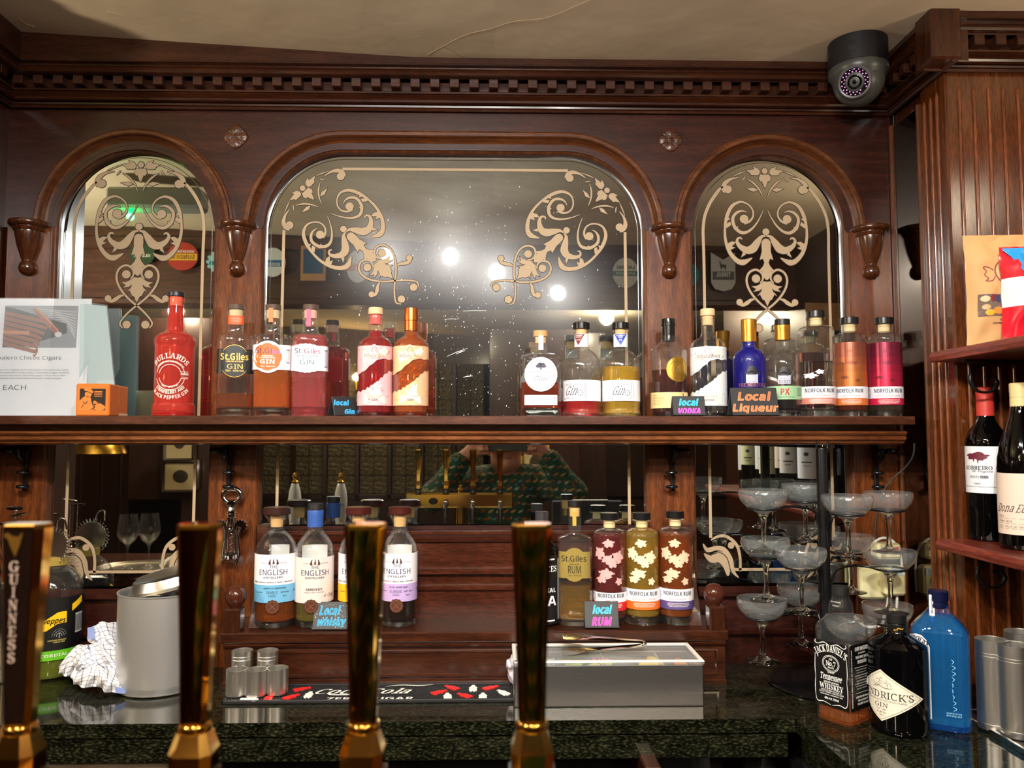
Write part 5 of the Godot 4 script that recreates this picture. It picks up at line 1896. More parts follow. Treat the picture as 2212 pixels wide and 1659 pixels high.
	lab(b, "seal_relief", Color(0.80, 0.66, 0.32), func(m):
		var c := Vector2(arc_x(b, 20.5), 101)
		ringlab(m, c, 24.8, 26.2, 0, TAU, 1.3)
		ringlab(m, c, 15.0, 15.8, 0, TAU, 1.2)
		letters(m, "DISTILLED", c.x, c.y, 36, 4.5, "sans_bold", 0, [18.5, 1], 1.2)
		letters(m, "WORTH", c.x, c.y, 24, 4.5, "sans_bold", 0, [20, -1], 1.2)
		for q in [[0, 2, 6, 7], [-5, 6, 3, 3], [5, 6, 3, 3], [-6, -3, 4, 5], [6, -4, 4, 5]]:
			m.disc(c + Vector2(q[0], q[1]), q[2], q[3], 1.3, 12, 2), 0, 0.25, 0.85, L)
	owl_bottle("vodka_bottle", "tall round bottle of clear vodka with a cream owl label and wooden stopper", 1532, 38.5, 0.088, Color(0.96, 0.98, 0.97), Color(0.9, 0.93, 0.92), Color8(222, 226, 226), Color8(90, 96, 100), "SIGNATURE", "", "VODKA", false, 0.0)

	# ---- cobalt blue bottle and its clear neighbour, both with a bowler hat
	var blue := mat("blue_glass", Color(0.03, 0.02, 0.42), 0.04)
	blue.clearcoat_enabled = true
	blue.clearcoat = 0.6
	var sh := [[32, 0], [34, 2], [34.5, 20], [35.2, 118], [34.8, 126], [32.5, 134], [28, 141], [22, 146], [17, 149], [15, 152], [14.4, 160], [14.4, 178]]
	b = bottle("liqueur_bottle", "cobalt blue bottle with gold foil neck behind the orange lettered sign", 1621, 897, y, 0.075, sh, {"R": 35, "glass": blue, "base": 0, "caps": [["foil", [[15.2, 164], [16, 164], [16.2, 190], [16.8, 191], [16.8, 212], [15.6, 213.5], [0, 213.5]], mat("gold_foil", Color(0.86, 0.62, 0.26), 0.3, 0.9)]]})
	hat_print(b, 5, 104, 12.5)
	words(b, Color(0.72, 0.45, 0.38), [["THE NORFOLK", 4, 68, 54, 7, "serif_bold"], ["EST 1824", 4, 75, 18, 2.2]], 0, null, 0.6)
	b = bottle("liqueur_bottle", "clear bottle with gold neck foil and green PX label over a little dark liqueur", 1694, 897, y, 0.08, [[34, 0], [36, 2], [36.5, 18], [37, 112], [36.4, 122], [33.5, 131], [29, 138], [23, 143], [17, 147], [15.5, 151], [15.5, 180]], {"R": 37, "base": 13, "liq": [14, 39, Color(0.10, 0.03, 0.02), 0.3], "caps": [["foil", [[15.8, 168], [16.2, 168], [16.4, 189], [17, 190], [17, 200], [16, 201]], mat("gold_foil", Color(0.86, 0.62, 0.26), 0.3, 0.9)], ["cap", capshape(16.4, 201, 214, 0.8), BLACKCAP, 0.4]]})
	hat_print(b, 2, 102, 13)
	words(b, Color(0.3, 0.22, 0.18), [["THE NORFOLK", 0, 75, 48, 6, "serif"], ["EST 1824", 0, 81, 12, 1.8]], 0, null, 0.2)
	L = bandlab(b, "front_label", Color(0.60, 0.76, 0.58), 37, 66)
	words(b, Color(0.74, 0.10, 0.18), [["PX", 3, 53.5, 18, 14, "sans_bold"]], 0, L)
	words(b, Color(0.24, 0.36, 0.26), [["PEDRO XIMENEZ CASK SPIRIT DRINK", 2, 42, 40, 2.2], ["IIIIIIIII", 31, 53, 8, 16]], 0, L)

	# ---- three tall round rum liqueur bottles
	rum("liqueur_bottle", "clear tall rum liqueur bottle with a white and salmon label, left of the orange one", 1767, 897, y, 0.088, 38.0, 18.0, 197.0, Color(0.97, 0.97, 0.94), 0.0, 18.0, 120.0, Color8(214, 134, 116), "COCONUT LIQUEUR", [65.0, 40.5, 27.0], "", 4)
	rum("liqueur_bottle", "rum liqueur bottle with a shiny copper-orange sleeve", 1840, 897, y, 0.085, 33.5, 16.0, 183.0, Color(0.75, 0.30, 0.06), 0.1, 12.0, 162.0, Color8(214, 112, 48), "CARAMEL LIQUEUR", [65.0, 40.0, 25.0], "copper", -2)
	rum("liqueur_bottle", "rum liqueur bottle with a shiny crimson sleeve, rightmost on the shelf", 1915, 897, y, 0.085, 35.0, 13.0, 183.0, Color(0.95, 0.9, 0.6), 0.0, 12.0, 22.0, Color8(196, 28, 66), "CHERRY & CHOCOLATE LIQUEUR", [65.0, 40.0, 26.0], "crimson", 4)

func hat_print(b: Dictionary, x: float, y: float, k: float) -> void:
	# a bowler hat over a pale printed block
	lab(b, "pale_print", Color(0.72, 0.74, 0.80), func(m): m.rect(x - k, y - 32, x + k, y - 12, 0.6, 8))
	lab(b, "hat_print", Color(0.13, 0.13, 0.14), func(m):
		m.stroke(spline([Vector2(x - k * 1.25, y - 8), Vector2(x - k * 0.8, y - 11.5), Vector2(x, y - 12), Vector2(x + k * 0.8, y - 11.5), Vector2(x + k * 1.25, y - 8)], 5), widths([1.5, 4, 4, 4, 1.5], 21), 0.8)
		var o := PackedVector2Array([Vector2(x - k * 0.85, y - 11), Vector2(x + k * 0.85, y - 11)])
		for i in 13:
			var a := PI * i / 12.0
			o.append(Vector2(x + cos(a) * k * 0.8, y - 4 + sin(a) * k * 0.72))
		m.fan(Vector2(x, y - 4), o, 0.75, 3))

func owl_bottle(called: String, label: String, u: float, r: float, z: float, liq: Color, glassc: Color, edge: Color, spot: Color, l1: String, l2: String, l3: String, capsule: bool, cloud: float) -> void:
	var H := 0.0
	var prof := [[r - 5, 0], [r - 2, 1], [r - 0.3, 5], [r, 10], [r, 146], [r - 0.6, 154], [r - 3, 161], [r - 9, 167.5], [19.5, 172.5], [16, 177], [14.4, 184], [14, 212], [15.4, 213.5], [15.4, 219], [14.4, 220]]
	var caps := [["cap", capshape(15.6, 221, 236, 1.4), Color(0.86, 0.74, 0.56), 0.6], ["cork", [[0, 200], [11.5, 200], [12, 221], [0, 221]], Color(0.85, 0.72, 0.52) if cloud == 0 else liq.lerp(Color(0.9, 0.6, 0.5), 0.5), 0.7]]
	if capsule:
		caps = [["capsule", [[14.6, 186], [15.0, 186], [15.1, 207], [15.8, 208], [15.8, 221], [15.4, 222], [15.4, 234], [14.4, 235.5], [0, 235.5]], mat("copper_foil", Color(0.78, 0.42, 0.22), 0.32, 0.9)]]
	var opt := {"R": r, "base": 8, "caps": caps, "liq": [9, 186 if cloud > 0 else 120, liq, cloud]}
	if cloud > 0:
		opt["foot"] = solid_glass("foot_" + glassc.to_html(), glassc, 0.05)
	var b := bottle(called, label, u, 898, SHELF_Y, z, prof, opt)
	var cream := Color8(236, 222, 204)
	# frontal outline of the window: a leaf running up to the right
	var lo := func(x: float) -> float: return 52.0 + 34.0 * smoothstep(-r, r * 0.9, x) + 2.0 * sin(x * 0.7) + 12.0 * smoothstep(r * 0.1, r * 1.0, x)
	var hi := func(x: float) -> float: return 90.0 + 32.0 * smoothstep(-r * 1.0, r * 0.4, x) + 1.0 * sin(x * 0.4)
	var f := func(g: Callable) -> Callable: return func(xa): return g.call(sin(clampf(xa / r, -1.5, 1.5)) * r)
	var L := bandlab(b, "upper_label", edge, f.call(hi), 150, -99, 99, 0.0, 0.3)
	var Q := bandlab(b, "lower_label", edge, 23, f.call(lo), -99, 99, 0.0, 0.3)
	lab(b, "cream_panel", cream, func(m):
		m.fan(Vector2(0, 131), PackedVector2Array([Vector2(-26, 112), Vector2(-10, 115), Vector2(10, 123), Vector2(26, 128), Vector2(29, 140), Vector2(22, 148), Vector2(-22, 148), Vector2(-31, 138)]), 0.5, 4), 0, 0.5, 0, L)
	lab(b, "cream_panel", cream, func(m):
		m.fan(Vector2(-2, 38), PackedVector2Array([Vector2(-26, 25), Vector2(24, 25), Vector2(22, 40), Vector2(12, 52), Vector2(14, 68), Vector2(4, 66), Vector2(-10, 58), Vector2(-22, 46)]), 0.5, 4), 0, 0.5, 0, Q)
	lab(b, "leaf_print", spot, func(m):
		for k in 34:
			var x := rng.randf_range(-1.35, 1.35) * r
			var up := k % 2 == 0
			var yy: float = rng.randf_range(120, 147) if up else rng.randf_range(26, 60)
			if absf(x) < 24 and rng.randf() < 0.8:
				continue
			var fx: float = sin(clampf(x / r, -1.5, 1.5)) * r
			if (up and yy < hi.call(fx) + 3) or (not up and yy > lo.call(fx) - 3):
				continue
			var o := MB.ring(Vector2(), rng.randf_range(0.9, 2.2), rng.randf_range(0.6, 1.0), 8)
			var a := rng.randf() * TAU
			var q := PackedVector2Array()
			for p in o:
				q.append(p.rotated(a) + Vector2(x, yy))
			m.fan(Vector2(x, yy), q, 0.6, 1), 0, 0.5, 0, L)
	words(b, Color(0.28, 0.22, 0.2), [["Whata", -11, 129, 25, 8, "serif", 0.35], ["SMALL BATCH NORFOLK", 0, 122.5, 30, 1.8]], 0, L)
	words(b, Color(0.80, 0.58, 0.32) if cloud > 0 else Color(0.28, 0.22, 0.2), [["Hoot", 13, 129.5, 23, 8, "serif", 0.35]], 0, L, 0.3)
	lab(b, "owl_print", Color(0.42, 0.3, 0.22), func(m):
		m.stroke(spline([Vector2(-4, 132), Vector2(-7, 140), Vector2(-3, 147), Vector2(2, 146), Vector2(4, 139), Vector2(9, 130), Vector2(6, 129)], 5), widths([0.5, 0.9, 0.9, 0.9, 0.7, 0.9, 0.4], 31), 0.9)
		m.stroke(spline([Vector2(-2, 142), Vector2(1, 141), Vector2(3, 134)], 5), widths([0.4, 0.7, 0.4], 11), 0.9), 0, 0.5, 0, L)
	words(b, Color(0.36, 0.3, 0.28), [[l1, -1, 43, 34, 2.6], [l3, 0, 35, 13 if l3 == "GIN" else 22, 4.4, "sans_bold"], ["70cl", -24, 26, 4, 1.8], ["40% vol", 22, 26, 6, 1.6]] + ([[l2, -1, 39.6, 24, 2.4]] if l2 else []), 0, Q)
	# moulded wing in the window
	lab(b, "embossing", opt.get("glass", pane_glass()) if cloud == 0 else solid_like(glassc), func(m):
		for k in 26:
			var x := rng.randf_range(-0.9, 0.85) * r
			var fx: float = sin(x / r) * r
			var y0: float = lo.call(fx) + 4
			var y1: float = hi.call(fx) - 4
			var yy := rng.randf_range(y0, y1)
			m.stroke(spline([Vector2(x - 4, yy - 2), Vector2(x, yy + 0.6), Vector2(x + 4, yy + 2.4)], 4), widths([0.4, 2.4, 0.4], 9), 0.9))

func solid_like(c: Color) -> StandardMaterial3D:
	var m := mat("moulded_" + c.to_html(), Color(c.r, c.g, c.b, 0.35), 0.06)
	m.transparency = BaseMaterial3D.TRANSPARENCY_ALPHA
	return m

func rum(called: String, label: String, u: float, vb: float, base_y: float, z: float, r: float, base: float, sh: float, liq: Color, cloud: float, l0: float, l1: float, band: Color, sub: String, ys: Array, sleeve: String, dx: float, group := "bottles on the long shelf") -> Dictionary:
	var prof := [[r - 2.5, 0], [r - 0.8, 1.5], [r - 0.4, 6], [r, 14], [r, sh - 15], [r - 1, sh - 7], [r - 4, sh - 2.5], [r - 10, sh + 0.5], [17.5, sh + 2.5], [15.6, sh + 5], [15.2, sh + 14], [17, sh + 16], [20.6, sh + 17.5], [21, sh + 19.5], [19.5, sh + 21]]
	var b := bottle(called, label, u, vb, base_y, z, prof, {"R": r, "base": base, "group": group, "liq": [l0, l1, liq, cloud], "caps": [["cap", capshape(19.2, sh + 21, sh + 35, 0.8), BLACKCAP, 0.3], ["cork", [[0, sh + 4], [12.2, sh + 4], [12.6, sh + 21], [0, sh + 21]], Color(0.88, 0.8, 0.6), 0.7]]})
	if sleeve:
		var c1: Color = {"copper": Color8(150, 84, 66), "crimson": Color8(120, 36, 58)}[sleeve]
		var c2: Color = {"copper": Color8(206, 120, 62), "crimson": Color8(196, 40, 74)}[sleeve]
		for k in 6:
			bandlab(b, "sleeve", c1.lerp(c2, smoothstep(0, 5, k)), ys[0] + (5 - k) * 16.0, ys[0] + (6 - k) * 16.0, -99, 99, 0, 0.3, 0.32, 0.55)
		lab(b, "cloud_print", c1.lerp(c2, 0.5).darkened(0.25), func(m):
			for q in [[-12, 85, 10, 4], [4, 116, 12, 5], [-2, 142, 9, 4], [14, 78, 6, 4]]:
				cloud_outline(m, q[0], ys[0] - 65 + q[1], q[2], q[3], 0.5), 0, 0.4, 0.4)
	else:
		var cc: Color = {"salmon": Color8(170, 150, 130)}.get(sub, liq.lerp(Color(0.9, 0.86, 0.88), 0.72))
		lab(b, "cloud_print", cc, func(m):
			if l1 < 130:
				for q in [[-14, 88, 18, 7], [6, 96, 10, 6]]:
					cloud_outline(m, q[0], q[1], q[2], q[3], 0.5)
			else:
				for q in [[-2, 171, 14, 10], [-22, 150, 14, 15], [-4, 138, 15, 11], [18, 142, 15, 15], [6, 128, 12, 9], [-8, 108, 19, 12], [-18, 96, 14, 9], [20, 92, 9, 9]]:
					cloud_outline(m, q[0], q[1], q[2], q[3], 0.5))
	var L := bandlab(b, "white_label", Color(0.93, 0.93, 0.95), ys[1], ys[0], -99, 99, 0, 0.45)
	words(b, Color(0.14, 0.18, 0.26), [["NORFOLK RUM", dx, (ys[0] + ys[1]) / 2 + 3.5, r * 1.5, 8.5, "sans_bold"]], 0, L, 0, 0.8)
	words(b, band.darkened(0.2), [[sub, dx, ys[1] + 4.5, minf(sub.length() * 2.6, r * 1.3), 3.2]], 0, L, 0, 0.8)
	lab(b, "badge_print", Color(0.6, 0.6, 0.64), func(m):
		for q in [6.0, 8.0]:
			ringlab(m, Vector2(arc_x(b, -r * 0.93), (ys[0] + ys[1]) / 2), q, q + 0.8, 0, TAU, 0.8), 0, 0.5, 0, L)
	L = bandlab(b, "colour_label", band, ys[2], ys[1], -99, 99, 0, 0.45)
	words(b, Color(0.95, 0.9, 0.88), [["A DELICIOUS SPICED RUM MADE WITH", dx + 2, ys[1] - 4.0, r * 1.15, 2.2, "sans_bold"], ["THE FINEST NATURAL FLAVOURS", dx + 2, ys[1] - 7.2, r * 1.2, 2.2, "sans_bold"], ["SMALL BATCH IN NORFOLK", dx + 2, ys[1] - 10.4, r * 1.05, 2.2, "sans_bold"]], 0, L, 0, 0.8)
	return b

func cloud_outline(m: MB, x: float, y: float, rx: float, ry: float, z: float) -> void:
	var o := PackedVector2Array()
	var ph := rng.randf() * 6.0
	for k in 40:
		var a := TAU * k / 40
		var f := 0.8 + 0.14 * sin(a * 5 + ph) + 0.10 * sin(a * 9 + ph * 2) + 0.08 * sin(a * 17 + ph)
		o.append(Vector2(x + cos(a) * rx * f, y + sin(a) * ry * f))
	m.fan(Vector2(x, y), o, z, 3)
# ---------------------------------------------------------------- the wooden step and its bottles
func build_step_bottles() -> void:
	var zf := 0.135
	var a := at(483, 1380, zf)
	var c := at(1567, 1380, zf)
	var cx := (a.x + c.x) / 2
	var hw := (c.x - a.x) / 2
	var o := thing("bottle_step", "chocolate brown wooden bottle step with scrolled ends and ball finials on the worktop", "stand", Vector3(cx, COUNTER_Y, 0))
	var brown := wood("step_brown", Color8(70, 34, 14), 0, 0.3, 0.5)
	var brown_v := wood("step_brown", Color8(70, 34, 14), 1, 0.3, 0.5)
	var h := STEP_Y - COUNTER_Y
	var m := MB.new()
	m.run_x([[0.0, zf + 0.004], [0.006, zf + 0.004], [0.009, zf], [0.011, zf - 0.004], [h - 0.034, zf - 0.004], [h - 0.030, zf + 0.002], [h - 0.026, zf + 0.004], [h - 0.022, zf - 0.001], [h - 0.0215, zf - 0.004]], -hw, hw, 0.004)
	obj("base", m, brown, o)
	m = MB.new()                              # raised panel edging on the front
	m.frame(PackedVector2Array([Vector2(-hw + 0.014, 0.016), Vector2(-hw + 0.014, h - 0.038), Vector2(hw - 0.014, h - 0.038), Vector2(hw - 0.014, 0.016), Vector2(-hw + 0.014, 0.016)]), [[-0.007, zf - 0.004], [-0.005, zf - 0.001], [-0.001, zf - 0.0005], [0.0, zf - 0.004]])
	obj("panel_edge", m, brown, o)
	m = MB.new()
	m.box(Vector3(0, h - 0.0108, zf / 2 + 0.004), Vector3(hw * 2 + 0.012, 0.0215, zf + 0.006), 0.003)
	obj("shelf_board", m, brown, o)
	# back of the step: stacked rails behind the bottles
	var bp := []
	for q in [[1345, 0.014], [1335, 0.016], [1278, 0.016], [1274, 0.024], [1266, 0.024], [1264, 0.012], [1242, 0.012], [1240, 0.026], [1229, 0.026], [1227, 0.014], [1172, 0.014], [1170, 0.022], [1163, 0.026], [1160, 0.020], [1154, 0.026], [1148, 0.026], [1146, 0.012]]:
		bp.append([at(1000, q[0], q[1]).y - COUNTER_Y, q[1]])
	m = MB.new()
	m.run_x(bp, -hw + 0.03, hw - 0.03, 0.002)
	obj("back_board", m, wood("step_back", Color8(84, 40, 22), 0, 0.26, 0.6), o)
	# scrolled end boards
	for s in [-1.0, 1.0]:
		var side := PackedVector2Array()
		var ytop := at(1000, 1134, 0.05).y - COUNTER_Y
		side.append(Vector2(0.002, h))
		side.append(Vector2(0.002, ytop))
		for p in spline([Vector2(0.055, ytop), Vector2(0.056, ytop - 0.03), Vector2(0.046, ytop - 0.075), Vector2(0.050, ytop - 0.115), Vector2(0.075, ytop - 0.155), Vector2(0.088, ytop - 0.185), Vector2(0.100, h)], 5):
			side.append(p)
		m = MB.new()
		m.t = Transform3D(Basis(Vector3.UP, -PI / 2), Vector3(s * (hw - 0.052), 0, 0))
		m.prism(side, -0.013, 0.013)
		obj("end_board", m, brown_v, o)
		m = MB.new()
		m.box(Vector3(s * (hw - 0.016), h + 0.012, zf - 0.012), Vector3(0.034, 0.070, 0.034), 0.003)
		obj("end_post", m, brown_v, o)
		m = MB.new()
		m.t = Transform3D(Basis(), Vector3(s * (hw - 0.019), h + 0.047, zf - 0.012))
		m.lathe([[0, 0], [0.011, 0.0], [0.012, 0.003], [0.0165, 0.008], [0.0205, 0.016], [0.0215, 0.023], [0.0205, 0.031], [0.0165, 0.038], [0.010, 0.043], [0, 0.0445]], 24)
		obj("finial", m, mat("finial_brown", Color8(70, 34, 24), 0.14), o)

	var grp := "bottles on the wooden step"
	var y := STEP_Y
	var wax := Color(0.30, 0.17, 0.13)
	# four whisky bottles
	var defs := [
		[594.0, 43.5, "whisky bottle with a white and sky blue label, leftmost on the step", Color8(112, 178, 216), "DOUBLE", "CASK", "GENTLY SMOKED", Color(0.95, 0.50, 0.08), 55.0, 28.0],
		[677.5, 40.0, "whisky bottle with a beige label and blue wax neck, second on the step", Color8(226, 212, 206), "SMOKEY", "", "", Color(0.80, 0.72, 0.32), 50.0, 0.0],
		[772.0, 41.0, "whisky bottle with a white and yellow label, mostly hidden behind the third tap", Color8(240, 186, 10), "CASK", "", "LIMITED", Color(0.9, 0.5, 0.1), 55.0, 27.0],
		[862.0, 37.5, "whisky bottle with a white and lavender label, right of the third tap", Color8(190, 164, 214), "OLOROSO", "CASKS", "1ST FILL SHERRY CASKS", Color(0.32, 0.14, 0.05), 55.0, 24.0]]
	for k in 4:
		var d = defs[k]
		var r: float = d[1]
		var low := [[r - 3, 0], [r - 1, 2], [r, 8], [r, 150], [r - 1, 160], [r - 4, 170], [r - 10, 181], [r - 17, 189], [19.5, 194], [16.6, 199], [16, 206]]
		var caps: Array
		if k == 1:
			low += [[15.5, 235], [15, 243]]
			caps = [["wax", [[15.6, 205], [16.4, 205], [16.6, 227], [17, 228], [17, 238], [16, 240]], Color8(44, 84, 160), 0.5], ["cap", capshape(15.8, 240, 254, 1.0), Color(0.11, 0.11, 0.12), 0.5]]
		else:
			low += [[16.5, 211], [20, 221], [24, 227], [26, 230]]
			caps = [["stopper", capshape(d[9], 231, 246, 2.0), Color(0.20, 0.11, 0.09) if k == 0 else Color(0.26, 0.09, 0.07), 0.3], ["cork", [[0, 205], [12.5, 205], [13.5, 221], [13, 231], [0, 231]], CORK, 0.7]]
		var b := bottle("whisky_bottle", d[2], d[0], 1350, y, 0.072, low, {"R": r, "base": 13, "group": grp, "liq": [14, d[8], d[7], 0.1], "caps": caps})
		# the back label shows through the glass
		var q := MB.new()
		q.t = scl(b.s) * Transform3D(Basis(Vector3.UP, PI), Vector3())
		q.bend = round_glass(b, r)
		q.band([-30.0, -24.0, -18.0, -12.0, -6.0, 0.0, 6.0, 12.0, 18.0, 24.0, 30.0], 70, 162, -1.0)
		obj("back_label", q, mat("back_label", Color8(206, 210, 206), 0.6), b.n)
		if k == 1:
			var L := bandlab(b, "front_label", d[3], 52, 145)
			english(b, L, 3.0, 125.0)
			words(b, Color(0.25, 0.2, 0.2), [["SMOKEY", 0, 80, 33, 5, "sans_bold"], ["SINGLE MALT WHISKY", 0, 74, 40, 2.4]], 0, L)
			words(b, Color(0.4, 0.22, 0.18), [["A. Craig", 28, 66, 18, 9, "serif", 0.6]], 0, L)
		else:
			var L := bandlab(b, "front_label", Color(0.93, 0.92, 0.94), 90, 152)
			english(b, L, -3.0, 127.0)
			words(b, Color(0.25, 0.2, 0.22), [["SMALL BATCH SINGLE MALT WHISKY", -4, 95.5, r * 1.7, 3, "sans_bold"]], 0, L)
			L = bandlab(b, "colour_label", d[3], 54, 90)
			words(b, Color(0.12, 0.14, 0.26), [[d[4], -7, 75, d[4].length() * 3.5, 5.5, "mono_bold"], [d[5], -7, 68, 14, 5, "mono_bold"], [d[6], -2, 83.5, r, 3, "sans_bold"], ["JAN 2023", -31, 75, 10, 2.4, "sans_bold"], ["SEPT 2023", 18, 75, 16, 2.6, "sans_bold"], ["BTL", 18, 67, 8, 2.4, "sans_bold"], ["N", 36, 76, 4, 4, "serif"]].filter(func(i): return i[0] != ""), 0, L)
		lab(b, "seal", Color8(116, 74, 58), func(mm):
			var o2 := PackedVector2Array()
			for i in 48:
				var an := TAU * i / 48
				o2.append(Vector2(-6, 46) + Vector2(cos(an), sin(an)) * (14.0 + 0.7 * cos(an * 12)))
			mm.fan(Vector2(-6, 46), o2, 1.4, 4), 0, 0.3, 0.5)
		lab(b, "seal_print", Color8(180, 130, 100), func(mm):
			ringlab(mm, Vector2(-6, 46), 10.4, 11.2, 0, TAU, 1.9)
			mm.stroke(PackedVector2Array([Vector2(-12, 40), Vector2(0, 52)]), PackedFloat32Array([0.8, 0.8]), 1.9)
			mm.stroke(PackedVector2Array([Vector2(-12, 52), Vector2(0, 40)]), PackedFloat32Array([0.8, 0.8]), 1.9), 0, 0.3, 0.6)
	# dark bottle with a white-edged black label, behind the last tap
	var b := bottle("rum_bottle", "dark bottle with a white-edged black label, mostly hidden behind the last tap", 1171, 1350, y, 0.075, [[34, 0], [36, 2], [37, 8], [37, 150], [35, 160], [28, 168], [20, 174], [15, 180], [14.5, 215]], {"R": 37, "base": 0, "group": grp, "glass": mat("black_glass", Color(0.015, 0.015, 0.02), 0.05), "caps": [["cap", capshape(14.5, 216, 236, 1.0), Color(0.5, 0.5, 0.52), 0.25, 0.9]]})
	var L := bandlab(b, "front_label", Color(0.06, 0.06, 0.065), 6, 148, -99, 99, 0, 0.4)
	lab(b, "label_print", Color(0.92, 0.92, 0.93), func(mm):
		for x in [-30.0, 33.0]:
			var xx := arc_x(b, x)
			mm.rect(xx - 1.2, 14, xx + 1.2, 140, 0.8)
		mm.rect(-arc_x(b, 30), 138, arc_x(b, 26), 141, 0.8, 10)
		mm.rect(-arc_x(b, 30), 12, arc_x(b, 26), 15, 0.8, 10), 0, 0.5, 0, L)
	words(b, Color(0.92, 0.92, 0.93), [["SPICES", 8, 120, 44, 12, "serif_bold"], ["SPECIAL", 4, 76, 48, 9, "sans_bold"], ["A", 20, 54, 18, 20, "sans_bold"]], 0, L)
	# square rum bottle with a gold label
	b = bottle("rum_bottle", "square rum bottle with a gold label and pale golden rum, leftmost of the rums", 1242.5, 1350, y, 0.07, [[35, 0], [36.5, 1.5], [37, 12], [38, 170], [37.4, 178], [34, 182], [24, 185], [16, 188], [14.2, 192], [14, 240], [13.8, 244]], {"sq": 4.0, "R": 37.9, "base": 12, "group": grp, "liq": [13, 82, Color(0.86, 0.66, 0.22), 0.1], "caps": [["cap", capshape(14.6, 245, 258, 0.8), BLACKCAP, 0.4], ["cork", [[0, 225], [10.5, 225], [11, 245], [0, 245]], Color(0.85, 0.68, 0.42), 0.7]]})
	lab(b, "neck_tag", Color(0.70, 0.60, 0.22), func(mm): mm.rect(-4.5, 206, 3.5, 236, 0.6, 3), 14.4)
	var gl := Color(0.66, 0.58, 0.30)
	L = bandlab(b, "front_label", gl, 100, 155, -34, 32, 0, 0.35, 0.4, 0.5)
	lab(b, "front_label", gl, func(mm): mm.disc(Vector2(-1, 128), 27, 35, 0.45, 32, 5), 0, 0.4, 0.5)
	words(b, Color(0.10, 0.09, 0.07), [["St.Giles", -2, 141, 51, 13, "sans"], ["NORFOLK RUM", -1, 129, 20, 2.4], ["RUM", -1, 118, 26, 15, "sans"], ["70cl   40% Vol.", 0, 106, 28, 2.6]], 0, L, 0, 0.8)
	# three cloud-printed rum bottles
	rum("rum_bottle", "cloud-printed dark red rum bottle with white and red label behind the local rum sign", 1318, 1350, y, 0.07, 35.5, 14.0, 197.0, Color(0.80, 0.10, 0.03), 0.1, 15.0, 190.0, Color8(200, 34, 44), "DARK SPICE", [69.0, 49.0, 31.0], "", 2, grp)
	rum("rum_bottle", "cloud-printed bottle of golden yellow rum with a white and orange label", 1388.5, 1350, y, 0.07, 37.0, 17.0, 197.0, Color(0.97, 0.80, 0.26), 0.12, 18.0, 202.0, Color8(236, 106, 30), "HONEY & VANILLA SPICE", [76.0, 51.0, 34.0], "", 2, grp)
	rum("rum_bottle", "cloud-printed bottle of amber rum with a white and purple label, rightmost on the step", 1461.5, 1350, y, 0.07, 36.5, 17.0, 200.0, Color(0.95, 0.50, 0.04), 0.1, 18.0, 190.0, Color8(84, 72, 128), "NAVY STRENGTH", [76.0, 51.0, 34.0], "", 2, grp)
	tent_sign("speckled grey slate sign chalked local whisky in blue", 676, 750, 1308, 1362, 0.118, 0.0, [["Local", Color8(70, 180, 225), 0.55, 0.36, -2], ["whisky", Color8(70, 180, 225), 0.80, 0.42, 2]], STEP_Y, true, Color8(64, 67, 70))
	tent_sign("slate sign chalked local RUM in blue and pink", 1264, 1337, 1307, 1360, 0.118, 0.0, [["local", Color8(80, 205, 240), 0.52, 0.34, 2], ["RUM", Color8(240, 90, 200), 0.54, 0.32, 0]], STEP_Y, false, Color8(52, 54, 57))

func english(b: Dictionary, L: MeshInstance3D, dx: float, y: float) -> void:
	words(b, Color(0.14, 0.16, 0.34), [["THE", dx - 2, y + 0.5, 17, 6.5, "sans"], ["ENGLISH", dx - 2, y - 11, 54, 11, "sans"]], 0, L)
	words(b, Color(0.22, 0.2, 0.26), [["DISTILLERY", dx - 2, y - 21.5, 38, 3.8, "sans_bold"], ["NORFOLK", dx - 19, y + 8, 13, 2, "sans"], ["ENGLAND", dx + 17, y + 8, 15, 2, "sans"]], 0, L)
	lab(b, "still_print", Color(0.28, 0.18, 0.18), func(m):
		m.fan(Vector2(dx - 2, y + 8), PackedVector2Array([Vector2(dx - 4.5, y + 6), Vector2(dx + 0.5, y + 6), Vector2(dx - 1, y + 13), Vector2(dx - 2, y + 19), Vector2(dx - 3, y + 13)]), 0.8, 1)
		for s in [-1.0, 1.0]:
			m.stroke(spline([Vector2(dx - 2 + s * 5.5, y + 7), Vector2(dx - 2 + s * 8, y + 7), Vector2(dx - 2 + s * 7.5, y + 11), Vector2(dx - 2 + s * 6, y + 16)], 4), widths([2.6, 5, 3, 1.2], 13), 0.8), 0, 0.5, 0, L)
# ---------------------------------------------------------------- what stands on the granite worktop
func steel(r := 0.28) -> StandardMaterial3D:
	var m := mat("steel_%d" % int(r * 100), Color8(214, 212, 206), r, 1.0)
	return m

func brushed() -> StandardMaterial3D:
	if mats.has("brushed_steel"):
		return mats["brushed_steel"]
	var m := mat("brushed_steel", Color8(190, 190, 190), 0.34, 1.0)
	m.heightmap_enabled = true
	m.heightmap_texture = mats["brush_bump"]
	m.heightmap_scale = 0.006
	m.uv1_triplanar = true
	m.uv1_scale = Vector3(3, 60, 60)
	return m

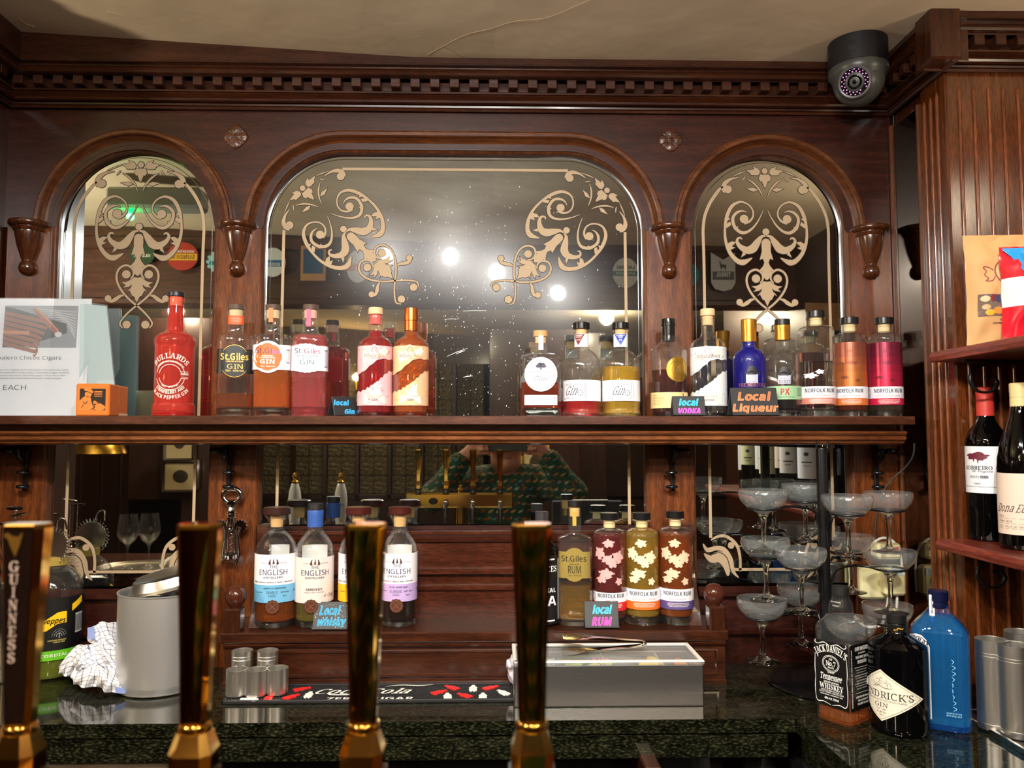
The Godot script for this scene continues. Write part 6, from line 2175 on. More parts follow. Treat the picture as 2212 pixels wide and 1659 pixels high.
func build_counter_things() -> void:
	var y := COUNTER_Y
	var m: MB
	var t: Node3D
	# aluminium bucket with a leaning lid
	var p := aty(347, 1482, y)
	t = thing("ice_bucket", "round brushed aluminium bucket with its lid leaning open, behind the second tap", "bucket", Vector3(p.x, y, 0.125))
	var s := px(0.1)
	var r := 86 * s
	var hh := 196 * s
	m = MB.new()
	m.lathe([[0, 0.001], [r * 0.93, 0.001], [r * 0.96, 0.003], [r * 0.965, 0.008], [r * 0.99, 0.014], [r, 0.02], [r, hh - 0.004], [r * 1.02, hh - 0.002], [r * 1.02, hh], [r * 0.99, hh], [r * 0.985, hh - 0.004], [r * 0.985, 0.02], [0, 0.012]], 48)
	obj("body", m, mat("aluminium", Color8(200, 200, 198), 0.42, 0.8), t)
	m = MB.new()
	m.t = Transform3D(Basis(Vector3.BACK, 0.20) * Basis(Vector3.RIGHT, 0.06), Vector3(0.018, hh + 0.010, -0.005))
	m.lathe([[r * 0.96, -0.006], [r * 1.0, -0.004], [r * 1.01, 0.0], [r * 0.97, 0.004], [r * 0.94, 0.006], [r * 0.86, 0.022], [r * 0.78, 0.026], [r * 0.3, 0.032], [0, 0.033]], 48)
	obj("lid", m, mat("aluminium_bright", Color8(205, 205, 203), 0.3, 1.0), t)
	tea_towel()
	cordial()
	spoons()
	corkscrew()

	# jiggers on the mat
	m = MB.new()
	m.lathe([[0, 0.0005], [0.0195, 0.0005], [0.0205, 0.002], [0.0205, 0.0475], [0.0208, 0.049], [0.0198, 0.049], [0.0195, 0.0475], [0.0192, 0.004], [0, 0.0035]], 32)
	var small := m.commit()
	m = MB.new()
	m.lathe([[0, 0.0005], [0.0195, 0.0005], [0.0205, 0.002], [0.0205, 0.058], [0.0198, 0.059], [0.0205, 0.060], [0.0205, 0.064], [0.0198, 0.065], [0.0205, 0.066], [0.0205, 0.0725], [0.0208, 0.074], [0.0198, 0.074], [0.0195, 0.072], [0.0192, 0.004], [0, 0.0035]], 32)
	var tall := m.commit()
	var jig := [[522, 1488, tall, "tall steel measuring cup at the back left of the cluster by the mat"], [577, 1488, tall, "tall steel measuring cup at the back right of the cluster by the mat"], [511, 1502, small, "short steel measuring cup at the left of the front row"], [552, 1503, small, "short steel measuring cup in the middle of the front row"], [599, 1499, small, "short steel measuring cup nearest the mat lettering"]]
	for j in jig:
		p = aty(j[0], j[1], y + 0.005)
		t = thing("measuring_cup", j[3], "cup", Vector3(p.x, y + 0.0062, p.z), "steel measuring cups on the mat")
		obj("cup", j[2], steel(0.36), t)
	bar_mat()
	garnish_box()

	# crumpled paper between step and box
	p = aty(1112, 1450, y)
	t = thing("napkin", "crumpled white plastic wrap beside the steel garnish box", "wrap", Vector3(p.x - 0.005, y, 0.16))
	m = sdf([[Vector3(0, 0.03, 0), Vector3(0.01, 0.055, -0.01), 0.012, 0.016], [Vector3(0.012, 0.018, 0.0), Vector3(-0.004, 0.05, 0.01), 0.016, 0.012], [Vector3(0.018, 0.012, 0.01), Vector3(0.02, 0.045, -0.005), 0.012, 0.014]], 0.004, 0.0, 0.01, 0.004)
	obj("sheet", m, mat("white_wrap", Color8(214, 208, 220), 0.3), t)

	big_bottles()
	tray_and_cups()
	power_socket()

func tea_towel() -> void:
	var y := COUNTER_Y
	var t := thing("tea_towel", "crumpled white tea towel with a blue check, heaped in front of the metal bucket", "towel", Vector3(-0.80, y, 0.13))
	var cloth := mat("check_cloth", Color(1, 1, 1), 0.9)
	cloth.albedo_texture = mats["check_tex"]
	cloth.uv1_scale = Vector3(2.6, 1.9, 1)
	# folded lobes: each a sheet bent over along a ridge, drawn from frontal pixels [u, v, z]
	var lobes := [
		[[[192, 1362, 0.09], [208, 1348, 0.10], [232, 1342, 0.10], [258, 1352, 0.08]], [[196, 1386, 0.11], [214, 1376, 0.13], [238, 1374, 0.13], [262, 1378, 0.10]], [[214, 1402, 0.11], [232, 1400, 0.135], [252, 1402, 0.13], [272, 1410, 0.10]]],
		[[[190, 1394, 0.12], [206, 1384, 0.13], [232, 1390, 0.13], [268, 1406, 0.11]], [[192, 1412, 0.14], [212, 1404, 0.155], [240, 1412, 0.155], [274, 1424, 0.12]], [[200, 1430, 0.14], [222, 1432, 0.165], [250, 1436, 0.16], [280, 1448, 0.13]], [[214, 1438, 0.13], [240, 1444, 0.15], [264, 1462, 0.15], [284, 1470, 0.13]]],
		[[[170, 1393, 0.10], [190, 1396, 0.13], [208, 1418, 0.15], [222, 1442, 0.15]], [[150, 1410, 0.12], [168, 1412, 0.15], [190, 1430, 0.165], [214, 1446, 0.16]], [[130, 1440, 0.12], [152, 1438, 0.15], [176, 1438, 0.17], [200, 1446, 0.165]], [[128, 1456, 0.11], [150, 1458, 0.14], [172, 1452, 0.155], [196, 1452, 0.15]]],
		[[[164, 1438, 0.14], [200, 1440, 0.17], [236, 1446, 0.175], [262, 1470, 0.165]], [[156, 1462, 0.16], [196, 1458, 0.20], [232, 1466, 0.205], [268, 1482, 0.19]], [[160, 1478, 0.15], [190, 1484, 0.19], [228, 1492, 0.20], [266, 1498, 0.19]]],
		[[[236, 1424, 0.14], [256, 1418, 0.155], [272, 1428, 0.15], [282, 1462, 0.14]], [[238, 1446, 0.16], [258, 1448, 0.175], [274, 1456, 0.17], [284, 1468, 0.15]], [[248, 1466, 0.15], [262, 1474, 0.165], [276, 1476, 0.165], [282, 1472, 0.15]]]]
	var o := Vector3(-0.80, y, 0.13)
	for l in lobes:
		var rows := []
		var cols := []
		for row in l:
			var pts := []
			for q in row:
				pts.append(at(q[0], q[1], q[2]) - o)
			cols.append(spline3(pts, 6))
		for i in cols[0].size():
			var c := []
			for j in cols.size():
				c.append(cols[j][i])
			rows.append(spline3(c, 6))
		# rows now run along the lobe; ripple it a little and close it underneath
		var g := []
		for j in rows[0].size():
			var pr := PackedVector3Array()
			for i in rows.size():
				var q: Vector3 = rows[i][rows[0].size() - 1 - j]
				q.z += 0.006 * sin(i * 0.55 + j * 0.2) + 0.0035 * sin(i * 1.7 - j * 0.6)
				q.y = maxf(q.y + 0.002 * sin(i * 0.9 + j * 0.5), 0.0008)
				pr.append(q)
			g.append(pr)
		var back := []
		var m := MB.new()
		m.grid(g)
		for pr in [g[g.size() - 1], g[0]]:
			pass
		for j in g.size():
			var pr := PackedVector3Array()
			for i in g[0].size():
				var q: Vector3 = g[g.size() - 1 - j][i]
				var e := 1.0 if j > 0 and j < g.size() - 1 and i > 0 and i < g[0].size() - 1 else 0.0
				pr.append(Vector3(q.x, maxf(q.y - 0.012 * e, 0.0004), q.z - 0.035 * e))
			back.append(pr)
		m.grid(back)
		obj("fold", m, cloth, t)
	var hem := MB.new()
	for q in [[[248, 1484, 0.20], [268, 1486, 0.19], [271, 1499, 0.19], [250, 1497, 0.20]], [[189, 1356, 0.10], [204, 1353, 0.11], [204, 1382, 0.13], [189, 1380, 0.12]]]:
		var a := []
		for i in q:
			a.append(at(i[0], i[1], i[2] + 0.008) - o)
		hem = MB.new()
		hem.quad(a[3], a[2], a[1], a[0])
		obj("hem", hem, mat("blue_hem", Color8(130, 150, 205), 0.9), t)

func cordial() -> void:
	var y := COUNTER_Y
	var z := 0.045
	var pr := [[44, 0], [50, 4], [53, 12], [53, 30], [56, 44], [57.5, 60], [57.5, 176], [56, 188], [50, 203], [40, 215], [31, 222], [26, 226], [25, 238]]
	var b := bottle("cordial_bottle", "plastic bottle of green lime cordial with a black label, behind the first tap", 108, 1448, y, z, pr, {"R": 57.6, "base": 0, "group": "cordial", "liq": [2, 62, Color(0.62, 0.68, 0.10), 0.3], "caps": [["cap", capshape(27.0, 227, 244, 1.2), Color(0.72, 0.62, 0.30), 0.4, 0.4]]})
	b.n.remove_meta("group")
	var L := bandlab(b, "front_label", Color(0.03, 0.035, 0.04), 62, 166)
	bandlab(b, "colour_label", Color(0.40, 0.76, 0.10), 42, 63, -99, 99, 56.5)
	lab(b, "yellow_flag", Color(0.98, 0.78, 0.05), func(m):
		m.band([-30.0, -20.0, -10.0, 0.0, 10.0, 20.0, 27.0], func(x): return 108.0 + 0.35 * x + 3 * sin(x * 0.15), func(x): return 131.0 + 0.35 * x + 3 * sin(x * 0.15), 0.6)
		m.band([38.0, 48.0, 58.0, 66.0], func(x): return 136.0 + 0.5 * (x - 38), func(x): return 150.0 + 0.5 * (x - 38), 0.6), 0, 0.5, 0, L)
	words(b, Color(0.05, 0.05, 0.06), [["Schweppes", -6, 120, 60, 15, "sans_bold", 0.25]], 0, L, 0, 1.0)
	words(b, Color(0.90, 0.92, 0.85), [["CORDIAL", 6, 52, 48, 6, "sans_bold"]], 56.6, L, 0, 1.0)
	words(b, Color(0.85, 0.78, 0.4), [["LONDON TERRACE", 10, 82, 32, 2.6, "sans_bold"], ["SINCE 1783", 14, 78, 20, 2.6, "sans_bold"]], 0, L)
	words(b, Color(0.85, 0.86, 0.86), [["IIIIIIIIII", 48, 110, 12, 40]], 0, L)
	lab(b, "label_print", Color(0.7, 0.72, 0.7), func(m):
		for k in 40:
			var a := PI * k / 39.0
			m.disc(Vector2(14 + cos(a) * (5 + 8.0 * (k % 3) / 2), 90 + sin(a) * (6 + 8.0 * (k % 3) / 2)), 0.7, 0.7, 0.8, 6, 1)
		m.stroke(PackedVector2Array([Vector2(14, 86), Vector2(14, 96)]), PackedFloat32Array([1.6, 1.0]), 0.8), 0, 0.5, 0, L)

func spoons() -> void:
	var y := COUNTER_Y
	# steel tin at the left edge with bar spoons and a coil strainer
	var z := 0.075
	var p := at(18, 1420, z)
	var t := thing("steel_tin", "tall steel shaker tin at the left edge, mostly hidden by the first tap", "tin", Vector3(p.x, y, z))
	var m := MB.new()
	m.lathe([[0, 0.001], [0.031, 0.001], [0.033, 0.004], [0.043, 0.19], [0.0445, 0.193], [0.0435, 0.194], [0.0415, 0.19], [0.032, 0.008], [0, 0.006]], 36)
	obj("body", m, steel(0.2), t)
	var k := 0
	for d in [[33, 1098, 0.085, -0.15], [40, 1111, 0.095, 0.12], [6, 1130, 0.07, 0.1]]:
		var e := at(d[0], d[1], d[2])
		t = thing("bar_spoon", ["long twisted bar spoon with the highest flat disc end, in the steel tin", "long twisted bar spoon with a slightly lower disc end, in the steel tin", "long bar spoon at the left frame edge, lowest of the three"][k], "spoon", e, "bar spoons in the steel tin")
		m = MB.new()
		m.t = Transform3D(Basis(Vector3.FORWARD, -d[3]) * Basis(Vector3.RIGHT, 0.12), Vector3())
		m.lathe([[0, -0.004], [0.006, -0.0035], [0.0168, -0.0005], [0.017, 0.0005], [0.012, 0.0022], [0, 0.003]], 28)
		obj("disc_end", m, steel(0.12), t)
		m = MB.new()
		var pts := []
		var wd := []
		var foot := Vector3(p.x + [0.012, 0.018, -0.02][k], y + 0.02, z + [0.01, 0.02, 0.0][k]) - e
		for i in 61:
			pts.append(Vector3(0, -0.003, 0).lerp(foot, i / 60.0))
			wd.append(0.0019 + 0.0007 * sin(i * 1.1))
		m.tube(pts, wd, 8)
		obj("handle", m, steel(0.12), t)
		k += 1
	p = at(112, 1180, 0.06)
	t = thing("strainer", "coil-edged cocktail strainer standing behind the first tap", "strainer", p)
	m = MB.new()
	var coil := []
	for i in 241:
		var a := TAU * i / 240 * 1.0
		var q := TAU * i / 8.0
		coil.append(Vector3(cos(a) * (0.036 + 0.005 * cos(q)), sin(a) * (0.036 + 0.005 * cos(q)), 0.005 * sin(q)))
	m.tube(coil, 0.0009, 5)
	obj("coil", m, steel(0.12), t)
	m = MB.new()
	m.t = Transform3D(Basis(Vector3.RIGHT, PI / 2), Vector3())
	m.lathe([[0, -0.001], [0.034, -0.001], [0.0345, 0.001], [0, 0.001]], 32)
	obj("plate", m, steel(0.2), t)
	m = MB.new()
	m.tube(spline3([Vector3(0.008, 0.034, 0), Vector3(0.012, 0.055, 0.004), Vector3(0.026, 0.058, 0.004), Vector3(0.030, 0.036, 0)], 6), 0.002)
	m.tube(spline3([Vector3(-0.01, -0.034, 0.002), Vector3(-0.015, -0.08, 0.004), Vector3(-0.02, -0.135, 0.01)], 6), 0.004)
	obj("handle", m, steel(0.12), t)

func corkscrew() -> void:
	var z := 0.022
	var c := at(500, 1120, z)
	var s := px(z)
	var t := thing("corkscrew", "chrome winged corkscrew hanging from the bottle clip on the second pilaster", "corkscrew", c)
	var ch := mat("chrome", Color8(205, 205, 208), 0.07, 1.0)
	var P := func(u: float, v: float, dz := 0.0) -> Vector3: return Vector3((u - 500) * s, (1120 - v) * s, dz)
	var m := MB.new()
	var ringp := []
	for i in 24:
		var a := TAU * i / 24
		ringp.append(Vector3(cos(a) * 18.5 * s * (1.0 + 0.12 * sin(a)), (1120 - 1072) * s + sin(a) * 15 * s, 0))
	m.tube(ringp, 0.0058, 10, true)
	m.t = Transform3D(Basis(), P.call(500, 1120))
	m.lathe([[0.008, -22 * s], [0.010, -16 * s], [0.0095, 2 * s], [0.0075, 4 * s], [0.0095, 6 * s], [0.0075, 9 * s], [0.0095, 12 * s], [0.0075, 15 * s], [0.0095, 18 * s], [0.008, 24 * s], [0.013, 30 * s], [0.008, 36 * s]], 16)
	m.t = Transform3D()
	obj("handle", m, ch, t)
	for sg in [-1.0, 1.0]:
		m = MB.new()
		m.t = Transform3D(Basis(Vector3.RIGHT, PI / 2), P.call(500 + sg * 20, 1136))
		var o := []
		m.lathe([[0, -0.006], [0.0125, -0.006], [0.0135, -0.005], [0.0135, 0.005], [0.0125, 0.006], [0, 0.006]], 48, 2.0, 1.0, 12, 0.13)
		m.t = Transform3D()
		m.tube(spline3([P.call(500 + sg * 18, 1138, 0.003), P.call(500 + sg * 14, 1160, 0.006), P.call(500 + sg * 17, 1190, 0.008), P.call(500 + sg * 13, 1215, 0.008)], 5), [0.0075, 0.007, 0.0064, 0.006, 0.0056, 0.0054, 0.0054, 0.0054, 0.0056, 0.0058, 0.006, 0.006, 0.0058, 0.005, 0.004, 0.003])
		obj("lever", m, ch, t)
	m = MB.new()
	for sg in [-1.0, 1.0]:
		m.tube([P.call(500 + sg * 8, 1140), P.call(500 + sg * 9, 1195)], 0.004)
	m.t = Transform3D(Basis(), P.call(500, 1196))
	m.lathe([[0.013, -8 * s], [0.0185, -7 * s], [0.0185, 0], [0.014, 3 * s], [0.012, 3 * s]], 24)
	m.t = Transform3D()
	obj("body", m, ch, t)
	m = MB.new()
	var hx := []
	for i in 61:
		var a := TAU * i / 12.0
		hx.append(P.call(500, 1142 + i * 1.2) + Vector3(cos(a) * 0.0038, 0, sin(a) * 0.0038))
	m.tube(hx, 0.0013, 6)
	obj("screw", m, ch, t)

func bar_mat() -> void:
	var y := COUNTER_Y
	var a := aty(478, 1521, y)
	var z1 := 0.242
	var z0 := 0.139
	var x1 := 0.044
	var w := x1 - a.x
	var t := thing("bar_mat", "black rubber bar mat with raised red and white bottle shapes and white lettering", "mat", Vector3(a.x, y, z1))
	var d := z1 - z0
	var rub := mat("rubber", Color8(26, 26, 28), 0.5)
	var m := MB.new()
	m.box(Vector3(w / 2, 0.002, -d / 2), Vector3(w, 0.004, d), 0.0015)
	for q in [[w / 2, -0.003, w, 0.006], [w / 2, -d + 0.003, w, 0.006]]:
		m.box(Vector3(q[0], 0.004, q[1]), Vector3(q[2], 0.006, q[3]), 0.0015)
	for x in [0.003, w - 0.003]:
		m.box(Vector3(x, 0.004, -d / 2), Vector3(0.006, 0.006, d), 0.0015)
	obj("base", m, rub, t)
	m = MB.new()
	var nub := MB.new()
	nub.lathe([[0.0016, 0], [0.0013, 0.0016], [0, 0.002]], 6)
	var mm := MultiMesh.new()
	mm.transform_format = MultiMesh.TRANSFORM_3D
	mm.mesh = nub.commit()
	var tf := []
	for j in 17:
		for i in int(w / 0.0062):
			tf.append(Transform3D(Basis(), Vector3(0.008 + i * 0.0062 + (0.0031 if j % 2 else 0.0), 0.004, -0.009 - j * 0.0053)))
	mm.instance_count = tf.size()
	for k in tf.size():
		mm.set_instance_transform(k, tf[k])
	var mi := MultiMeshInstance3D.new()
	mi.name = "nub"
	mi.multimesh = mm
	mi.material_override = rub
	mi.set_meta("kind", "stuff")
	t.add_child(mi)
	# raised shapes lie flat: drawn in (x, -z) and turned down
	var flat := Transform3D(Basis(Vector3.RIGHT, -PI / 2), Vector3(0, 0.0042, 0))
	var pos := func(u: float, v: float) -> Vector2:
		var q := aty(u, v, y + 0.005)
		return Vector2(q.x - a.x, z1 - q.z)
	var shape := func(c: Vector2, ang: float, k: float) -> PackedVector2Array:
		var o := PackedVector2Array()
		for q in [[-4, -9], [4, -9], [5, -5], [4.2, -1], [5, 3], [2.2, 8], [1.8, 12], [-1.8, 12], [-2.2, 8], [-5, 3], [-4.2, -1], [-5, -5]]:
			o.append(Vector2(q[0], q[1]).rotated(ang) * 0.00165 * k + c)
		return o
	for q in [[1665 / 3.95 + 550, 1498, -0.9, 1], [0, 0, 0, 0]]:
		pass
	for q in [["red", 947, 1496, -0.95], ["white", 967, 1505, 0.1], ["red", 977, 1486, 0.85], ["red", 1005, 1503, 0.85], ["white", 1022, 1488, 0.0], ["white", 1043, 1505, 0.0], ["red", 1058, 1486, -0.95], ["white", 1088, 1497, 0.6], ["red", 650, 1489, -1.05], ["red", 628, 1506, -0.7], ["white", 667, 1502, 0.0], ["red", 580, 1509, 0.1], ["white", 540, 1512, 1.3]]:
		m = MB.new()
		m.t = flat
		m.prism(shape.call(pos.call(q[1], q[2]), q[3], 1.0), 0.0, 0.0022)
		obj("raised_bottle", m, mat("rubber_" + q[0], Color8(222, 36, 34) if q[0] == "red" else Color8(236, 234, 226), 0.4), t)
	m = MB.new()
	m.t = flat
	var c0: Vector2 = pos.call(800, 1494)
	letters(m, "Coca-Cola", c0.x - 0.01, c0.y, 0.185, 0.032, "serif_bold", 0.5, [], 0.002)
	var c1: Vector2 = pos.call(705, 1500)
	m.stroke(spline([c1 + Vector2(0.0, 0.004), c1 + Vector2(0.012, -0.006), c1 + Vector2(0.05, -0.006), c1 + Vector2(0.10, -0.004)], 6), widths([0.001, 0.005, 0.006, 0.001], 19), 0.0021)
	var c2: Vector2 = pos.call(855, 1484)
	m.stroke(spline([c2 + Vector2(-0.02, 0.0), c2 + Vector2(0.01, 0.008), c2 + Vector2(0.045, 0.004), c2 + Vector2(0.075, 0.010)], 6), widths([0.001, 0.004, 0.005, 0.001], 19), 0.0021)
	var c3: Vector2 = pos.call(800, 1510)
	letters(m, "ZERO SUGAR", c3.x, c3.y, 0.166, 0.015, "sans_bold", 0, [], 0.002)
	obj("lettering", m, mat("rubber_white", Color8(236, 234, 226), 0.4), t)

func garnish_box() -> void:
	var y := COUNTER_Y
	var x0 := aty(1180, 1527, y).x
	var x1 := aty(1522, 1527, y).x
	var z1 := 0.271
	var z0 := 0.145
	var h := (1527 - 1441) * px(z1)
	var t := thing("garnish_box", "long brushed steel garnish box with a clear sliding lid over citrus slices", "box", Vector3((x0 + x1) / 2, y, (z0 + z1) / 2))
	var w := x1 - x0 + 0.06                   # it runs on behind the last tap
	var d := z1 - z0
	var m := MB.new()
	var cx := -0.03
	for q in [[Vector3(cx, h / 2, d / 2 - 0.0015), Vector3(w, h, 0.003)], [Vector3(cx, h / 2, -d / 2 + 0.0015), Vector3(w, h, 0.003)], [Vector3(cx - w / 2 + 0.0015, h / 2, 0), Vector3(0.003, h, d)], [Vector3(cx + w / 2 - 0.0015, h / 2, 0), Vector3(0.003, h, d)], [Vector3(cx, 0.002, 0), Vector3(w, 0.003, d)]]:
		m.box(q[0], q[1], 0.0012)
	obj("body", m, brushed(), t)
	m = MB.new()
	for q in [-0.11, 0.0, 0.11]:
		m.box(Vector3(cx + q, h * 0.45, 0), Vector3(0.002, h * 0.85, d - 0.006), 0.0005)
	m.box(Vector3(cx, h * 0.35, 0), Vector3(w - 0.008, 0.002, d - 0.008), 0.0005)
	obj("divider", m, mat("white_plastic", Color8(222, 220, 210), 0.4), t)
	# lid: a shallow tray of clear acrylic
	m = MB.new()
	m.box(Vector3(cx, h + 0.003, 0.0), Vector3(w + 0.004, 0.006, d + 0.004), 0.002)
	obj("lid", m, pane_glass("acrylic_lid", 0.15, Color(0.9, 0.92, 0.92)), t)
	m = MB.new()
	m.frame(PackedVector2Array([Vector2(cx - w / 2, -d / 2), Vector2(cx - w / 2, d / 2), Vector2(cx + w / 2, d / 2), Vector2(cx + w / 2, -d / 2), Vector2(cx - w / 2, -d / 2)]), [[-0.006, 0.0], [-0.006, 0.0025], [0.001, 0.0025], [0.002, 0.0]])
	var rim := MB.new()
	rim.t = Transform3D(Basis(), Vector3(0, h + 0.006, 0))
	obj("lid_rim", turn_up(m, h + 0.006), mat("white_plastic", Color8(222, 220, 210), 0.4), t)
	# citrus slices inside
	var k := 0
	for q in [[-0.055, 0.02, "lime"], [-0.03, -0.02, "lime"], [-0.09, 0.0, "lime"], [0.055, 0.01, "lemon"], [0.075, -0.02, "lemon"], [0.125, 0.0, "orange"]]:
		var f := thing(q[2] + "_slice", "%s lying in the %s of the garnish box" % [{"lime": "green lime slice", "lemon": "yellow lemon slice", "orange": "orange slice"}[q[2]], ["left compartment near the front", "left compartment near the back", "left compartment by its end", "middle compartment near the front", "middle compartment near the back", "right compartment"][k]], "slice", Vector3((x0 + x1) / 2 + cx + q[0] + 0.03, y + h * 0.55, (z0 + z1) / 2 + q[1]), "citrus slices in the garnish box")
		m = MB.new()
		m.t = Transform3D(Basis(Vector3.BACK, 0.35 - 0.2 * k) * Basis(Vector3.RIGHT, 0.3), Vector3(0, 0.012, 0))
		m.lathe([[0, -0.003], [0.021, -0.003], [0.022, 0.0], [0.021, 0.003], [0, 0.003]], 24)
		obj("rind", m, paint({"lime": Color8(96, 130, 40), "lemon": Color8(236, 190, 40), "orange": Color8(232, 130, 40)}[q[2]], 0.5), f)
		m = MB.new()
		m.t = Transform3D(Basis(Vector3.BACK, 0.35 - 0.2 * k) * Basis(Vector3.RIGHT, 0.3), Vector3(0, 0.012, 0))
		m.lathe([[0, -0.0034], [0.018, -0.0034], [0.018, 0.0034], [0, 0.0034]], 24)
		obj("flesh", m, paint({"lime": Color8(190, 210, 120), "lemon": Color8(246, 224, 120), "orange": Color8(240, 170, 90)}[q[2]], 0.4), f)
		k += 1
	# tongs on the lid
	var a := aty(1215, 1406, y + h + 0.012)
	var e := aty(1395, 1414, y + h + 0.012)
	t = thing("tongs", "steel serrated tongs lying on the clear lid of the garnish box", "tongs", Vector3((a.x + e.x) / 2, y + h + 0.017, 0.205))
	var len := e.x - a.x
	for sg in [-1.0, 1.0]:
		m = MB.new()
		var rows := []
		for j in 25:
			var f := j / 24.0
			var row := PackedVector3Array()
			var ww := lerpf(0.026, 0.011, smoothstep(0.0, 0.5, f)) * (1.0 if j > 0 else 0.96)
			var ser := 0.0015 * (j % 2) if j < 9 else 0.0
			for i in 9:
				var an := -1.0 + 2.0 * i / 8.0
				row.append(Vector3(-len / 2 + f * len, 0.006 + sg * (0.013 * (1 - f) + 0.003) + sg * 0.004 * (1.0 - an * an), (ww + ser) * -an))
			rows.append(row)
		m.grid(rows)
		obj("arm", m, steel(0.1), t)
	m = MB.new()
	m.tube(spline3([Vector3(len / 2, 0.009, 0), Vector3(len / 2 + 0.006, 0.006, 0), Vector3(len / 2, 0.003, 0)], 5), 0.004, 8)
	obj("hinge", m, steel(0.1), t)

func turn_up(m: MB, y: float) -> MB:
	var o := MB.new()
	o.t = Transform3D(Basis(Vector3.RIGHT, -PI / 2), Vector3(0, y, 0))
	for k in range(0, m.ix.size(), 3):
		o.tri(m.v[m.ix[k]], m.v[m.ix[k + 2]], m.v[m.ix[k + 1]])
	return o

func facets(m: MB, poly: Array, rows: Array) -> void:
	# a prism of flat sides: poly of [x, z] anticlockwise seen from above, rows of [y, scale x, scale z]
	var n := poly.size()
	for i in n:
		var a = poly[i]
		var b = poly[(i + 1) % n]
		for j in rows.size() - 1:
			var r = rows[j]
			var q = rows[j + 1]
			m.quad(Vector3(a[0] * r[1], r[0], a[1] * r[2]), Vector3(b[0] * r[1], r[0], b[1] * r[2]), Vector3(b[0] * q[1], q[0], b[1] * q[2]), Vector3(a[0] * q[1], q[0], a[1] * q[2]))
	for e in [0, rows.size() - 1]:
		var r = rows[e]
		for i in range(1, n - 1):
			var p := [poly[0], poly[i], poly[i + 1]]
			var v := []
			for q in p:
				v.append(Vector3(q[0] * r[1], r[0], q[1] * r[2]))
			if e == 0:
				m.tri(v[0], v[2], v[1])
			else:
				m.tri(v[0], v[1], v[2])

